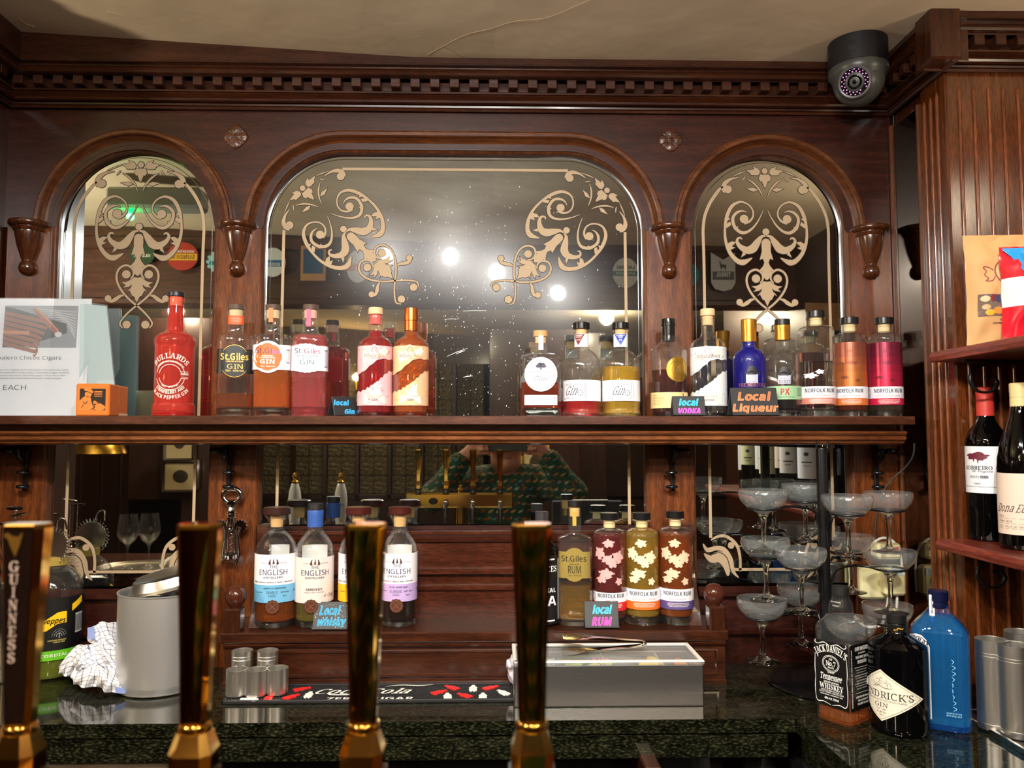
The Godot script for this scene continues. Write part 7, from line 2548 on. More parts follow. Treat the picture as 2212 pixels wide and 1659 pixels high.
func big_bottles() -> void:
	var y := COUNTER_Y
	var m: MB
	# square whiskey bottle with black labels, turned corner forward
	var z := 0.345
	var pr := [[39.5, 0], [41, 3], [41.5, 14], [42, 186], [41.2, 196], [38, 204], [31, 210], [26, 216], [23.5, 222]]
	var b := bottle("whiskey_bottle", "square clear bottle with black labels and a low amber level, on the right worktop", 1823, 1556, y, z, pr, {"sq": 7.0, "R": 42, "base": 8, "foot": solid_glass("amber_foot", Color(0.92, 0.50, 0.10), 0.1), "group": "bottles on the right worktop", "liq": [8, 50, Color(0.95, 0.52, 0.10), 0.12], "caps": [["cap", capshape(17.5, 262, 280, 1.2), Color(0.07, 0.07, 0.075), 0.5], ["neck_band", [[17.6, 231], [18.2, 231], [17.4, 246], [17.6, 262]], Color(0.07, 0.07, 0.075), 0.35]]})
	m = MB.new()
	m.t = scl(b.s)
	m.lathe([[24, 220], [25.5, 226], [25, 234], [22, 246], [18, 252], [17.5, 262]], 120, 2.0, 1.0, 16, 0.03)
	obj("neck", m, pane_glass(), b.n)
	var t: Node3D = b.n
	t.rotation.y -= 0.565
	var black := mat("label_black", Color(0.03, 0.03, 0.032), 0.4)
	var white := Color(0.92, 0.92, 0.9)
	for side in 2:
		# the wide face looks left of the camera, the narrow one right
		var tr := Transform3D(Basis(Vector3.UP, 0.0 if side == 0 else PI / 2) * Basis().scaled(Vector3(b.s * 0.86, b.s, b.s)), Vector3())
		var put := func(called: String, mt: Material, f: Callable) -> void:
			var g := MB.new()
			g.t = tr * Transform3D(Basis(), Vector3(0, 0, 42.1))
			f.call(g)
			obj(called, g, mt, t)
		put.call("front_label" if side == 0 else "side_label", black, func(g): g.rect(-46, 34, 46, 168, 0.3, 1))
		if side == 0:
			put.call("lettering", paint(white, 0.4), func(g):
				letters(g, "JACK DANIEL'S", 0, 78, 86, 20, "serif_bold", 0, [74, 1], 0.7)
				letters(g, "Old", 0, 132, 8, 4, "serif_bold", 0, [], 0.7)
				letters(g, "No.7", 0, 123, 26, 10, "serif_bold", 0, [], 0.7)
				letters(g, "BRAND", 0, 114.5, 16, 3.4, "serif_bold", 0, [], 0.7)
				letters(g, "QUALITY", 0, 104, 18, 3, "sans_bold", 0, [], 0.7)
				letters(g, "Tennessee", 0, 95, 58, 13, "serif_bold", 0.2, [], 0.7)
				letters(g, "SOUR MASH", 0, 84, 40, 3.6, "sans_bold", 0, [], 0.7)
				letters(g, "WHISKEY", 0, 75, 64, 11, "serif_bold", 0, [], 0.7)
				letters(g, "DISTILLED AND BOTTLED BY", 0, 66.5, 56, 2.6, "sans_bold", 0, [], 0.7)
				letters(g, "JACK DANIEL DISTILLERY", 0, 62, 66, 4, "serif_bold", 0, [], 0.7)
				letters(g, "LYNCHBURG, TENNESSEE, USA", 0, 57.5, 60, 2.6, "sans_bold", 0, [], 0.7)
				letters(g, "40% Vol. 700ml", 0, 50.5, 38, 5, "sans_bold", 0, [], 0.7)
				for r in [[18.0, 14.5], [20.5, 17.0]]:
					var pts := MB.ring(Vector2(0, 123), r[0] * 1.1, r[1], 32)
					pts.append(pts[0])
					g.stroke(pts, widths([0.9, 0.9], 33), 0.7)
				for sg in [-1.0, 1.0]:
					g.stroke(spline([Vector2(sg * 2, 160), Vector2(sg * 18, 165), Vector2(sg * 34, 160), Vector2(sg * 42, 163), Vector2(sg * 40, 168)], 6), widths([0.6, 1.8, 1.2, 2.0, 0.8], 25), 0.7)
					g.stroke(spline([Vector2(sg * 42, 140), Vector2(sg * 43.5, 110), Vector2(sg * 42, 92), Vector2(sg * 43.5, 70), Vector2(sg * 42, 48), Vector2(sg * 36, 40), Vector2(sg * 22, 42), Vector2(sg * 2, 38)], 5), widths([0.8, 1.6, 0.9, 1.6, 1.0, 1.8, 1.4, 0.6], 36), 0.7))
		else:
			put.call("lettering", paint(white, 0.4), func(g):
				letters(g, "OUR WHISKEY", 4, 158, 58, 8, "sans_bold", 0, [], 0.7)
				letters(g, "IS CHARCOAL", 4, 149, 30, 3, "sans_bold", 0, [], 0.7)
				letters(g, "THE WAY JACK", 4, 140, 54, 7, "sans_bold", 0, [], 0.7)
				letters(g, "INTENDED", 4, 131, 38, 6.5, "sans_bold", 0, [], 0.7)
				for k in 9:
					letters(g, ["Mellowed drop by drop", "through ten feet of sugar", "maple charcoal, then", "matured in handcrafted", "barrels of our own making", "and it is how we have", "made it ever since", "in the same place for", "more than 150 years"][k], 0, 120 - k * 5.4, 54 - (k % 3) * 6, 3, "sans", 0, [], 0.7)
				letters(g, "EVERY DAY WE MAKE IT", 4, 60, 56, 4, "sans_bold", 0, [], 0.7)
				letters(g, "WE'LL MAKE IT", 4, 53, 42, 4, "sans_bold", 0, [], 0.7)
				letters(g, "THE BEST WE CAN", 4, 46, 46, 4, "sans_bold", 0, [], 0.7)
				g.rect(-26, 68, 34, 68.6, 0.7, 1)
				g.disc(Vector2(32, 88), 10, 10, 0.7, 24, 1))
			var g2 := MB.new()
			g2.t = tr * Transform3D(Basis(Vector3.BACK, PI / 2), Vector3(0, 0, 42.8))
			letters(g2, "BARRELED AND AGED AT THE DISTILLERY", 100, 40, 118, 3.6, "sans_bold", 0, [], 0.0)
			obj("lettering", g2, paint(white, 0.4), t)
	words(b, white, [["Jack Daniel", 0, 248, 22, 4, "serif", 0.4], ["DISTILLERY", 0, 240, 16, 2.4]], 18.0)

	# squat black apothecary bottle with a diamond label
	z = 0.395
	b = bottle("gin_bottle", "squat black apothecary bottle with a cream diamond label, on the right worktop", 1944, 1572, y, z, [[50, 0], [55, 2], [57, 6], [58, 16], [58.5, 170], [57, 178], [51, 184], [38, 192], [25, 199], [20, 204], [18.5, 210], [18.5, 222]], {"R": 58.6, "base": 0, "group": "bottles on the right worktop", "glass": mat("black_glass", Color(0.015, 0.015, 0.02), 0.05), "caps": [["stopper", capshape(19.5, 224, 244, 1.6), Color(0.05, 0.05, 0.055), 0.45], ["neck_band", [[18.6, 205], [19.2, 206], [19.2, 222], [18.6, 223]], Color(0.07, 0.07, 0.07), 0.3]]})
	var cream := Color8(226, 220, 200)
	var c := Vector2(-36, 81)
	var L := lab(b, "front_label", cream, func(g):
		var o := PackedVector2Array()
		var cor := [c + Vector2(0, -53), c + Vector2(87, 0), c + Vector2(0, 53), c + Vector2(-87, 0)]
		for i in 4:
			for j in 8:
				o.append(cor[i].lerp(cor[(i + 1) % 4], j / 8.0))
		g.fan(c, o, 0.4, 8))
	lab(b, "label_print", Color(0.35, 0.34, 0.32), func(g):
		var cor := [c + Vector2(0, -49), c + Vector2(81, 0), c + Vector2(0, 49), c + Vector2(-81, 0)]
		for i in 4:
			var pts := PackedVector2Array()
			for j in 9:
				pts.append(cor[i].lerp(cor[(i + 1) % 4], j / 8.0))
			g.stroke(pts, widths([0.6, 0.6], 9), 0.8)
		for q in [[-14, 24], [-6, 30], [2, 33], [10, 30], [18, 24], [-10, 20], [0, 22], [12, 20]]:
			ringlab(g, c + Vector2(q[0], q[1]), 3.2, 3.9, 0.3 * q[0], 0.3 * q[0] + 4.6, 0.8)
		g.stroke(spline([c + Vector2(-20, 15), c + Vector2(-6, 20), c + Vector2(10, 16), c + Vector2(24, 18)], 5), widths([0.6, 1.2, 1.2, 0.6], 16), 0.8), 0, 0.5, 0, L)
	lab(b, "lettering", Color(0.10, 0.10, 0.13), func(g):
		letters(g, "HENDRICK'S", c.x, c.y + 2, 128, 14.5, "serif", 0, [], 0.8)
		letters(g, "DISTILLED AND BOTTLED IN SCOTLAND", c.x, c.y - 9.5, 100, 3, "serif", 0, [], 0.8)
		letters(g, "GIN", c.x, c.y - 19, 30, 9, "serif", 0, [], 0.8)
		letters(g, "EST. 1886", c.x, c.y - 28, 22, 2.6, "serif", 0, [], 0.8)
		letters(g, "41.4% Vol.", c.x, c.y - 34, 22, 4, "serif", 0, [], 0.8)
		letters(g, "70cl", c.x, c.y - 40, 11, 3.6, "serif", 0, [], 0.8), 0, 0.5, 0, L)
	words(b, Color(0.75, 0.58, 0.2), [["BOT", -2, 212, 8, 4, "serif_bold", 0.4], ["~", 6, 215, 12, 4, "serif_bold"]], 19.3)

	# blue bottle, tallest of the three
	z = 0.378
	var blue := Color(0.10, 0.58, 0.90)
	var bg := mat("sky_glass", Color(0.05, 0.45, 0.80, 0.10), 0.03)
	bg.transparency = BaseMaterial3D.TRANSPARENCY_ALPHA
	b = bottle("gin_bottle", "tall sky blue gin bottle with a navy cap, right of the black bottle", 2036, 1566, y, z, [[50, 0], [54, 2], [55, 8], [56.5, 196], [54.5, 204], [46, 216], [34, 229], [24, 240], [19.5, 248], [18.5, 256]], {"sq": 5.0, "zs": 0.72, "R": 56.5, "base": 12, "glass": bg, "foot": solid_glass("sky_foot", Color(0.05, 0.45, 0.95), 0.08), "group": "bottles on the right worktop", "liq": [12, 232, Color(0.25, 0.68, 0.95), 0.12], "caps": [["cap", [[18, 248], [19.5, 250], [19.5, 256], [18.6, 257], [18.6, 262], [20, 264], [20, 283], [18, 285], [0, 285]], Color(0.04, 0.06, 0.20), 0.3]]})
	lab(b, "front_label", Color(0.92, 0.93, 0.94), func(g):
		g.fan(Vector2(-34, 110), PackedVector2Array([Vector2(-56, 22), Vector2(-19, 22), Vector2(-19, 170), Vector2(-24, 184), Vector2(-34, 194), Vector2(-46, 196), Vector2(-56, 190)]), 0.4, 4))
	lab(b, "label_print", Color(0.10, 0.10, 0.16), func(g):
		g.stroke(spline([Vector2(-22, 26), Vector2(-22, 168), Vector2(-27, 182), Vector2(-36, 190), Vector2(-54, 190)], 5), widths([1.4, 1.4, 1.4, 1.4], 21), 0.8)
		letters(g, "BOMBAY", -44, 150, 52, 9, "sans_bold", 0, [34, 1], 0.8))
	lab(b, "etching", Color(0.55, 0.82, 0.95), func(g):
		for k in 9:
			g.stroke(spline([Vector2(20, 150 - k * 12), Vector2(24 + 3 * sin(k), 146 - k * 12), Vector2(21, 141 - k * 12)], 4), widths([0.6, 1.8, 0.6], 9), 0.6)
		letters(g, "HAND SELECTED", 22, 40, 28, 3, "serif_bold", 0, [], 0.6)
		letters(g, "BOTANICALS", 22, 35, 28, 3.4, "serif_bold", 0, [], 0.6))
	lab(b, "neck_tag", Color(0.93, 0.93, 0.93), func(g):
		g.rect(-17, 232, -7, 276, 1.5, 2)
		g.fan(Vector2(-12, 232), PackedVector2Array([Vector2(-17, 232.5), Vector2(-12, 226), Vector2(-7, 232.5)]), 1.5, 1), 20.0)
	lab(b, "blue_gem", Color(0.1, 0.4, 0.85), func(g): g.disc(Vector2(-12, 222), 4, 4, 2.2, 14, 2), 20.0, 0.1)
	var g3 := MB.new()
	g3.t = scl(b.s)
	g3.bend = round_glass({"R": 20.0, "sq": 2.0, "zs": 1.0}, 20.0)
	g3.t = g3.t * Transform3D(Basis(), Vector3())
	letters(g3, "LONDON", -12, 254, 4, 32, "mono", 0, [], 2.0)
	obj("lettering", g3, paint(Color(0.3, 0.3, 0.34)), b.n)

func tray_and_cups() -> void:
	var y := COUNTER_Y
	var t := thing("steel_tray", "dark tray with a bright steel rim under the tall measuring cups at the right edge", "tray", Vector3(0.99, y, 0.56))
	var m := MB.new()
	var hw := 0.145
	var hd := 0.235
	m.box(Vector3(0, 0.002, 0), Vector3(hw * 2, 0.004, hd * 2), 0.001)
	obj("base", m, mat("black_matt", Color8(14, 13, 13), 0.5), t)
	m = MB.new()
	m.box(Vector3(-hw, 0.005, 0), Vector3(0.007, 0.010, hd * 2 + 0.006), 0.001)
	m.box(Vector3(hw, 0.005, 0), Vector3(0.007, 0.010, hd * 2 + 0.006), 0.001)
	m.box(Vector3(0, 0.005, -hd), Vector3(hw * 2, 0.010, 0.007), 0.001)
	m.box(Vector3(0, 0.005, hd), Vector3(hw * 2, 0.010, 0.007), 0.001)
	obj("rim", m, steel(0.15), t)
	m = MB.new()
	var r := 0.0265
	var h := 0.151
	m.lathe([[0, 0.001], [r - 0.001, 0.001], [r, 0.003], [r, 0.012], [r - 0.0004, 0.0125], [r, 0.013], [r, h - 0.026], [r - 0.0005, h - 0.0255], [r, h - 0.025], [r, h - 0.021], [r - 0.0005, h - 0.0205], [r, h - 0.020], [r, h - 0.001], [r - 0.0012, h], [r - 0.0016, h - 0.002], [r - 0.0018, 0.006], [0, 0.005]], 40)
	var mesh := m.commit()
	var k := 0
	for d in [[2150, 1574, "left steel tall measuring cup on the tray at the right edge"], [2198, 1590, "front steel tall measuring cup on the tray, cut by the frame edge"], [2212, 1550, "rear steel tall measuring cup on the tray, behind the other two"]]:
		var p := aty(d[0], d[1], y + 0.004)
		var o := thing("measuring_cup", d[2], "cup", Vector3(p.x, y + 0.0045, p.z), "tall measuring cups on the tray")
		obj("cup", mesh, steel(0.36), o)
		if k == 1:
			var g := MB.new()
			g.bend = func(q: Vector3) -> Vector3: return Vector3(sin(q.x / r) * (r + q.z), q.y, cos(q.x / r) * (r + q.z))
			letters(g, "50ml", 0.0, 0.008, 0.014, 0.005, "mono_bold", 0, [], 0.0002)
			obj("lettering", g, paint(Color(0.25, 0.25, 0.25)), o)
		k += 1

func power_socket() -> void:
	var c := at(1892, 1215, 0.0)
	var t := thing("power_socket", "cream wall socket with cream plugs and white cords, behind the right glasses", "socket", c)
	var cream := mat("cream_plastic", Color8(226, 218, 168), 0.35)
	var s := px(0.02)
	var m := MB.new()
	m.box(Vector3(-12 * s, -40 * s, 0.010), Vector3(64 * s, 70 * s, 0.020), 0.005)
	obj("back_box", m, cream, t)
	m = MB.new()
	m.box(Vector3(20 * s, -32 * s, 0.032), Vector3(46 * s, 62 * s, 0.030), 0.005)
	m.box(Vector3(10 * s, 30 * s, 0.026), Vector3(52 * s, 34 * s, 0.040), 0.006)
	obj("plug", m, cream, t)
	m = MB.new()
	m.box(Vector3(24 * s, 36 * s, 0.0465), Vector3(10 * s, 7 * s, 0.001), 0.0003)
	obj("red_switch", m, paint(Color8(190, 30, 40)), t)
	m = MB.new()
	m.box(Vector3(24 * s, -12 * s, 0.0475), Vector3(30 * s, 16 * s, 0.0008), 0.0002)
	obj("sticker", m, paint(Color8(196, 206, 206)), t)
	m = MB.new()
	letters(m, "((", 31 * s, -12 * s, 7 * s, 9 * s, "sans_bold", 0, [], 0.0481)
	obj("print", m, paint(Color8(30, 150, 150)), t)
	m = MB.new()
	m.tube(spline3([Vector3(12 * s, -60 * s, 0.03), Vector3(8 * s, -85 * s, 0.03), Vector3(-2 * s, -110 * s, 0.035), Vector3(-12 * s, -125 * s, 0.04), Vector3(-40 * s, -130 * s, 0.03), Vector3(-60 * s, -110 * s, 0.02)], 6), 0.0034)
	m.tube(spline3([Vector3(30 * s, -60 * s, 0.03), Vector3(26 * s, -85 * s, 0.035), Vector3(20 * s, -115 * s, 0.04)], 6), 0.003)
	m.tube(spline3([Vector3(-20 * s, 40 * s, 0.02), Vector3(4 * s, 56 * s, 0.025), Vector3(30 * s, 46 * s, 0.025), Vector3(46 * s, 10 * s, 0.02), Vector3(46 * s, -60 * s, 0.02)], 6), 0.003)
	obj("cord", m, mat("white_cord", Color8(214, 212, 204), 0.4), t)
# ---------------------------------------------------------------- the wire tower of champagne saucers
func build_coupes() -> void:
	var y := COUNTER_Y
	var pz := 0.15
	var p := at(1782, 1250, pz)
	var iron := mat("black_wire", Color8(16, 16, 17), 0.3)
	var t := thing("glass_tower", "black wire tower with a round base holding stacked champagne saucers", "rack", Vector3(p.x, y, pz))
	var m := MB.new()
	m.lathe([[0, 0.0005], [0.112, 0.0005], [0.117, 0.002], [0.117, 0.004], [0.113, 0.006], [0, 0.0065]], 64)
	obj("base", m, mat("black_gloss", Color8(14, 14, 15), 0.12), t)
	m = MB.new()
	var ytop := at(1782, 968, pz).y - y
	m.lathe([[0, 0.006], [0.0115, 0.006], [0.0115, ytop - 0.002], [0.0105, ytop], [0, ytop]], 24)
	obj("pole", m, iron, t)
	m = MB.new()
	var s := px(pz)
	var lp := []
	for q in [[-11, -4], [-12, 10], [-9, 26], [0, 33], [9, 27], [13, 10], [12, -4], [6, -6], [-6, -6]]:
		lp.append(Vector3(q[0] * s, ytop + q[1] * s + 0.003, 0))
	lp.append(lp[0])
	m.tube(spline3(lp, 5), 0.0022, 8)
	obj("loop", m, iron, t)

	# one saucer glass: foot at the origin
	var R := 0.0478
	var g := MB.new()
	g.lathe([[0.006, 0.0745], [0.014, 0.0775], [0.026, 0.084], [0.037, 0.092], [0.0445, 0.101], [0.0485, 0.111], [0.0488, 0.117], [R, 0.1225]], 40)
	g.lathe([[R - 0.0016, 0.1222], [R - 0.0002, 0.1222], [R + 0.0002, 0.1228], [R - 0.0008, 0.1234], [R - 0.0018, 0.1228]], 40)
	g.lathe([[0, 0.0775], [0.013, 0.0790], [0.0255, 0.0855], [0.0362, 0.0932], [0.0435, 0.1016], [0.0474, 0.1112], [0.0477, 0.117], [R - 0.0012, 0.1225]], 40)
	var bowl := g.commit()
	g = MB.new()
	g.lathe([[0, 0.0003], [0.0315, 0.0003], [0.0325, 0.001], [0.0315, 0.0022], [0.018, 0.0045], [0.008, 0.0105], [0.0052, 0.017], [0.0045, 0.03], [0.0048, 0.055], [0.0065, 0.066], [0.0105, 0.0745], [0.0135, 0.0775], [0.006, 0.0762], [0, 0.0758]], 32)
	var stem := g.commit()
	var gm := pane_glass("saucer_glass", 0.035, Color(0.9, 0.95, 0.95))
	var proto := thing("champagne_saucer", "", "glass", Vector3(), "champagne saucers on the wire tower")
	obj("bowl", bowl, gm, proto)
	obj("stem", stem, solid_glass("stem_glass", Color(0.97, 0.99, 0.98), 0.0), proto)
	# rim centre [u, v], depth, label
	var defs := [
		[1648, 1058, 0.205, "champagne saucer at the top of the tower's left stack"],
		[1738, 1046, 0.075, "champagne saucer at the top rear of the tower, just left of the pole"],
		[1830, 1070, 0.235, "champagne saucer at the top front of the tower, just right of the pole"],
		[1917, 1063, 0.165, "champagne saucer at the top of the tower's right stack, before the cable"],
		[1653, 1163, 0.165, "champagne saucer in the middle tier of the tower's left stack"],
		[1729, 1185, 0.235, "champagne saucer in the middle tier at the front, touching the pole on its left"],
		[1835, 1156, 0.06, "champagne saucer in the middle tier at the rear, before the cream plug"],
		[1921, 1188, 0.215, "champagne saucer in the middle tier of the tower's right stack, over the plugs"],
		[1645, 1293, 0.20, "champagne saucer at the bottom of the tower's left stack, nearest the wooden step"],
		[1728, 1266, 0.07, "champagne saucer in the bottom tier at the rear, left of the pole"],
		[1837, 1336, 0.215, "champagne saucer in the bottom tier behind the square whiskey bottle's neck"],
		[1916, 1305, 0.165, "champagne saucer in the bottom tier behind the black apothecary bottle"]]
	for k in defs.size():
		var d = defs[k]
		var c := at(d[0], d[1], d[2])
		var foot := Vector3(c.x, maxf(c.y - 0.1225, y + (0.0075 if d[2] > 0.04 else 0.0)), d[2])
		if k == 0:
			proto.position = foot
			proto.set_meta("label", d[3])
		else:
			dup(proto, "champagne_saucer", foot, d[3])
		# a ring under the bowl on an arm from the pole
		m = MB.new()
		var ctr := foot + Vector3(0, 0.0855, 0) - t.position
		var rp := []
		for i in 24:
			rp.append(ctr + Vector3(cos(TAU * i / 24), 0, sin(TAU * i / 24)) * 0.0300)
		m.tube(rp, 0.0021, 7, true)
		var dir := Vector3(-ctr.x, 0, -ctr.z).normalized()
		var e := ctr + dir * 0.031
		var side := Vector3(ctr.x, 0, ctr.z).normalized() * 0.0135
		m.tube(spline3([e, e.lerp(side + Vector3(0, e.y, 0), 0.45) + Vector3(0, 0.001, 0), side + Vector3(0, e.y - 0.010, 0) + side * 0.8, side + Vector3(0, e.y - 0.035, 0), side + Vector3(0, e.y - 0.075, 0)], 6), 0.0026, 8)
		obj("arm", m, iron, t)

# ---------------------------------------------------------------- the bar in front, its taps and what the mirrors show of it
func build_front_bar() -> void:
	var o := thing("front_bar", "polished wooden bar top the taps stand on, seen in the mirrors", "counter", Vector3(-0.7, 0, 1.36))
	var m := MB.new()
	m.box(Vector3(0, 1.09, 0), Vector3(4.1, 0.05, 0.56), 0.012)
	obj("top", m, wood("bar_top", Color8(96, 52, 34), 0, 0.18, 0.7), o)
	m = MB.new()
	m.box(Vector3(0, 0.53, 0.06), Vector3(4.0, 1.06, 0.30), 0.004)
	obj("front", m, wood("far_wood", Color8(66, 35, 21), 1, 0.4), o)
	var by := 1.115
	# tap handles
	var tz := 1.268
	var s := px(tz)
	var labels := ["dark stout tap handle with a gold harp and vertical white lettering, leftmost", "plain polished brass tap handle in front of the metal bucket", "polished brass tap handle in front of the whisky bottles", "polished brass tap handle left of the steel garnish box, rightmost"]
	var oct := [[-0.30, 0.5], [0.30, 0.5], [0.5, 0.30], [0.5, -0.30], [0.30, -0.5], [-0.30, -0.5], [-0.5, -0.30], [-0.5, 0.30]]
	# anticlockwise seen from above: x right, z towards us
	var br := mat("tap_brass", Color8(226, 184, 92), 0.07, 1.0)
	var lens := mat("tap_face", Color8(186, 142, 66), 0.06, 1.0)
	var ferr := mat("tap_ferrule", Color8(230, 186, 98), 0.09, 1.0)
	var k := 0
	for u in [[60, 40], [432, 417], [790, 780], [1148, 1142]]:
		var p := at(u[0], 1130, tz)
		var t := thing("beer_tap", labels[k], "tap", Vector3(p.x, p.y - 524 * s, tz), "beer taps on the brass font")
		m = MB.new()
		m.t = scl(s)
		facets(m, oct, [[0, 98, 98], [14, 98, 98]])
		obj("collar", m, mat("black_plastic", Color8(16, 16, 17), 0.25), t)
		m = MB.new()
		m.t = scl(s)
		facets(m, oct, [[14, 84, 84], [16, 86, 86], [56, 88, 88], [97, 62, 62]])
		m.lathe([[0, 95], [33, 95], [35, 99], [35, 108], [32, 113], [0, 113]], 24)
		obj("ferrule", m, ferr, t)
		m = MB.new()
		m.t = scl(s)
		var body := [[-0.36, 0.34], [0.36, 0.34], [0.5, 0.16], [0.5, -0.20], [0.34, -0.36], [-0.34, -0.36], [-0.5, -0.20], [-0.5, 0.16]]
		facets(m, body, [[113, 56, 64], [140, 58, 66], [230, 63, 70], [340, 71, 76], [440, 80, 84], [514, 87, 90], [521, 86, 88], [524, 82, 84]])
		obj("handle", m, br, t)
		# the slightly sunk face towards us, and its bright arrises
		m = MB.new()
		m.t = scl(s)
		var rows := []
		for q in [[118, 56, 64.4], [140, 58, 66], [230, 63, 70], [340, 71, 76], [440, 80, 84], [512, 87, 90]]:
			var row := PackedVector3Array()
			for i in 9:
				var f := -1.0 + i / 4.0
				row.append(Vector3(0.33 * q[1] * f, q[0], 0.342 * q[2] + 1.6 * (1.0 - f * f)))
			rows.append(row)
		m.grid(rows)
		obj("face", m, lens if k else mat("stout_face", Color8(26, 16, 12), 0.12), t)
		if k == 0:
			m = MB.new()
			m.t = scl(s)
			var word := "GUINNESS"
			for i in 8:
				letters(m, word[i], -6.0 - i * 0.2, 439 - i * 26.6, 20.0 - i * 0.8 if word[i] != "I" else 7.0, 22, "serif_bold", 0, [], 0.342 * lerpf(84, 71, i / 7.0) + 2.6)
			obj("lettering", m, mat("tap_lettering", Color8(190, 170, 160), 0.4), t)
			m = MB.new()
			m.t = scl(s)
			var zz := 0.342 * 88 + 2.4
			var harp := PackedVector2Array([Vector2(-30, 503), Vector2(-22, 508), Vector2(-12, 501), Vector2(0, 499), Vector2(10, 509), Vector2(8, 499), Vector2(5, 484), Vector2(-4, 458), Vector2(-14, 479), Vector2(-20, 494)])
			m.prism(harp, zz, zz + 1.2)
			obj("harp", m, mat("harp_gold", Color8(160, 122, 50), 0.35, 0.8), t)
		k += 1
	# brass T-shaped font below the handles
	var t := thing("beer_font", "brass T-shaped beer font under the four taps, reflected in the lower middle mirror", "font", Vector3(-0.134, by, 1.285))
	var b2 := brass(0.14)
	m = MB.new()
	m.box(Vector3(0, 0.252, 0), Vector3(0.42, 0.056, 0.062), 0.006)
	obj("bar", m, b2, t)
	m = MB.new()
	m.t = Transform3D(Basis(), Vector3(0, 0, 0.07))
	m.lathe([[0, 0], [0.05, 0], [0.05, 0.006], [0.036, 0.012], [0.024, 0.02], [0.022, 0.03], [0.022, 0.262], [0.026, 0.264], [0.012, 0.272], [0.010, 0.28], [0.013, 0.286], [0.008, 0.296], [0.009, 0.302], [0, 0.308]], 28)
	m.box(Vector3(0, 0.25, -0.02), Vector3(0.04, 0.03, 0.06), 0.004)
	obj("column", m, b2, t)
	for i in 4:
		m = MB.new()
		var x: float = at([60, 432, 790, 1148][i], 1130, tz).x + 0.134
		m.lathe([[0.012, 0.0], [0.012, 0.016]], 12)
		m = MB.new()
		m.tube([Vector3(x, 0.28, -0.017), Vector3(x, 0.294, -0.017)], 0.011, 12)
		m.tube(spline3([Vector3(x, 0.25, -0.03), Vector3(x, 0.245, -0.06), Vector3(x, 0.22, -0.072), Vector3(x, 0.17, -0.072)], 5), 0.009, 10)
		obj("spout", m, mat("font_chrome", Color8(150, 150, 150), 0.15, 1.0), t)
	m = MB.new()
	m.t = Transform3D(Basis(Vector3.UP, PI), Vector3(-0.10, 0.25, -0.0315))
	m.disc(Vector2(), 0.018, 0.013, 0.0004, 24, 1)
	obj("oval_badge", m, mat("black_gloss", Color8(14, 14, 15), 0.12), t)
	# white ceramic hand pumps, seen in the mirror
	for i in 2:
		var q := at([630, 731][i], 1090, -1.18)
		var hp := thing("hand_pump", ["white ceramic hand pump at the left of the pair reflected in the lower middle mirror", "white ceramic hand pump at the right of the pair reflected in the lower middle mirror"][i], "pump", Vector3(q.x, by, 1.18), "ceramic hand pumps")
		m = MB.new()
		m.lathe([[0, 0.10], [0.012, 0.10], [0.014, 0.12], [0.018, 0.17], [0.0235, 0.225], [0.0245, 0.26], [0.021, 0.295], [0.014, 0.32], [0.012, 0.325]], 28)
		obj("handle", m, mat("ceramic", Color8(222, 218, 208), 0.15), hp)
		m = MB.new()
		m.lathe([[0.013, 0.324], [0.014, 0.33], [0.008, 0.336], [0.007, 0.342], [0.011, 0.35], [0.009, 0.36], [0, 0.364]], 20)
		m.lathe([[0, 0], [0.04, 0], [0.04, 0.05], [0.02, 0.07], [0.013, 0.10]], 20)
		obj("fitting", m, b2, hp)
		m = MB.new()
		m.bend = func(v: Vector3) -> Vector3: return Vector3(-sin(v.x / 0.0235) * (0.0235 + v.z), v.y, -cos(v.x / 0.0235) * (0.0235 + v.z))
		letters(m, "ADNAMS", 0, 0.245, 0.034, 0.009, "sans_bold", 0, [], 0.0008)
		obj("lettering", m, paint(Color8(70, 110, 160)), hp)
	# two empty wine glasses on a steel tray with a crumpled cloth, seen in the lower left mirror
	var z := 1.22
	var c := at(285, 1214, -z)
	t = thing("drinks_tray", "round steel tray reflected in the lower left mirror, with two wine glasses on it", "tray", Vector3(c.x, by, z))
	m = MB.new()
	m.lathe([[0, 0.001], [0.13, 0.001], [0.14, 0.004], [0.15, 0.012], [0.148, 0.013], [0.137, 0.006], [0.128, 0.004], [0, 0.004]], 48)
	obj("dish", m, steel(0.2), t)
	m = MB.new()
	m.lathe([[0, 0.0005], [0.032, 0.0005], [0.033, 0.0015], [0.02, 0.004], [0.006, 0.012], [0.0038, 0.03], [0.0038, 0.075], [0.008, 0.088], [0.026, 0.104], [0.038, 0.125], [0.0395, 0.14], [0.036, 0.17], [0.031, 0.203], [0.0302, 0.203], [0.035, 0.17], [0.0385, 0.14], [0.037, 0.126], [0.025, 0.106], [0.006, 0.092], [0, 0.0905]], 32)
	var mesh := m.commit()
	for i in 2:
		var g := thing("wine_glass", ["empty wine glass at the left on the tray reflected in the lower left mirror", "empty wine glass at the right on the tray reflected in the lower left mirror"][i], "glass", Vector3(c.x + [-0.033, 0.034][i], by + 0.0045, z + [-0.01, 0.02][i]), "wine glasses on the tray")
		obj("glass", mesh, pane_glass(), g)
	c = at(350, 1205, -1.2)
	t = thing("bar_cloth", "crumpled white bar cloth reflected beside the two wine glasses", "cloth", Vector3(c.x + 0.07, by, 1.18))
	m = sdf([[Vector3(-0.06, 0.022, 0), Vector3(0.0, 0.045, 0.02), 0.022, 0.026], [Vector3(0.0, 0.03, -0.02), Vector3(0.06, 0.02, 0.01), 0.03, 0.018], [Vector3(-0.02, 0.05, 0.0), Vector3(0.03, 0.055, 0.0), 0.022, 0.022]], 0.008, 0.0, 0.015, 0.006)
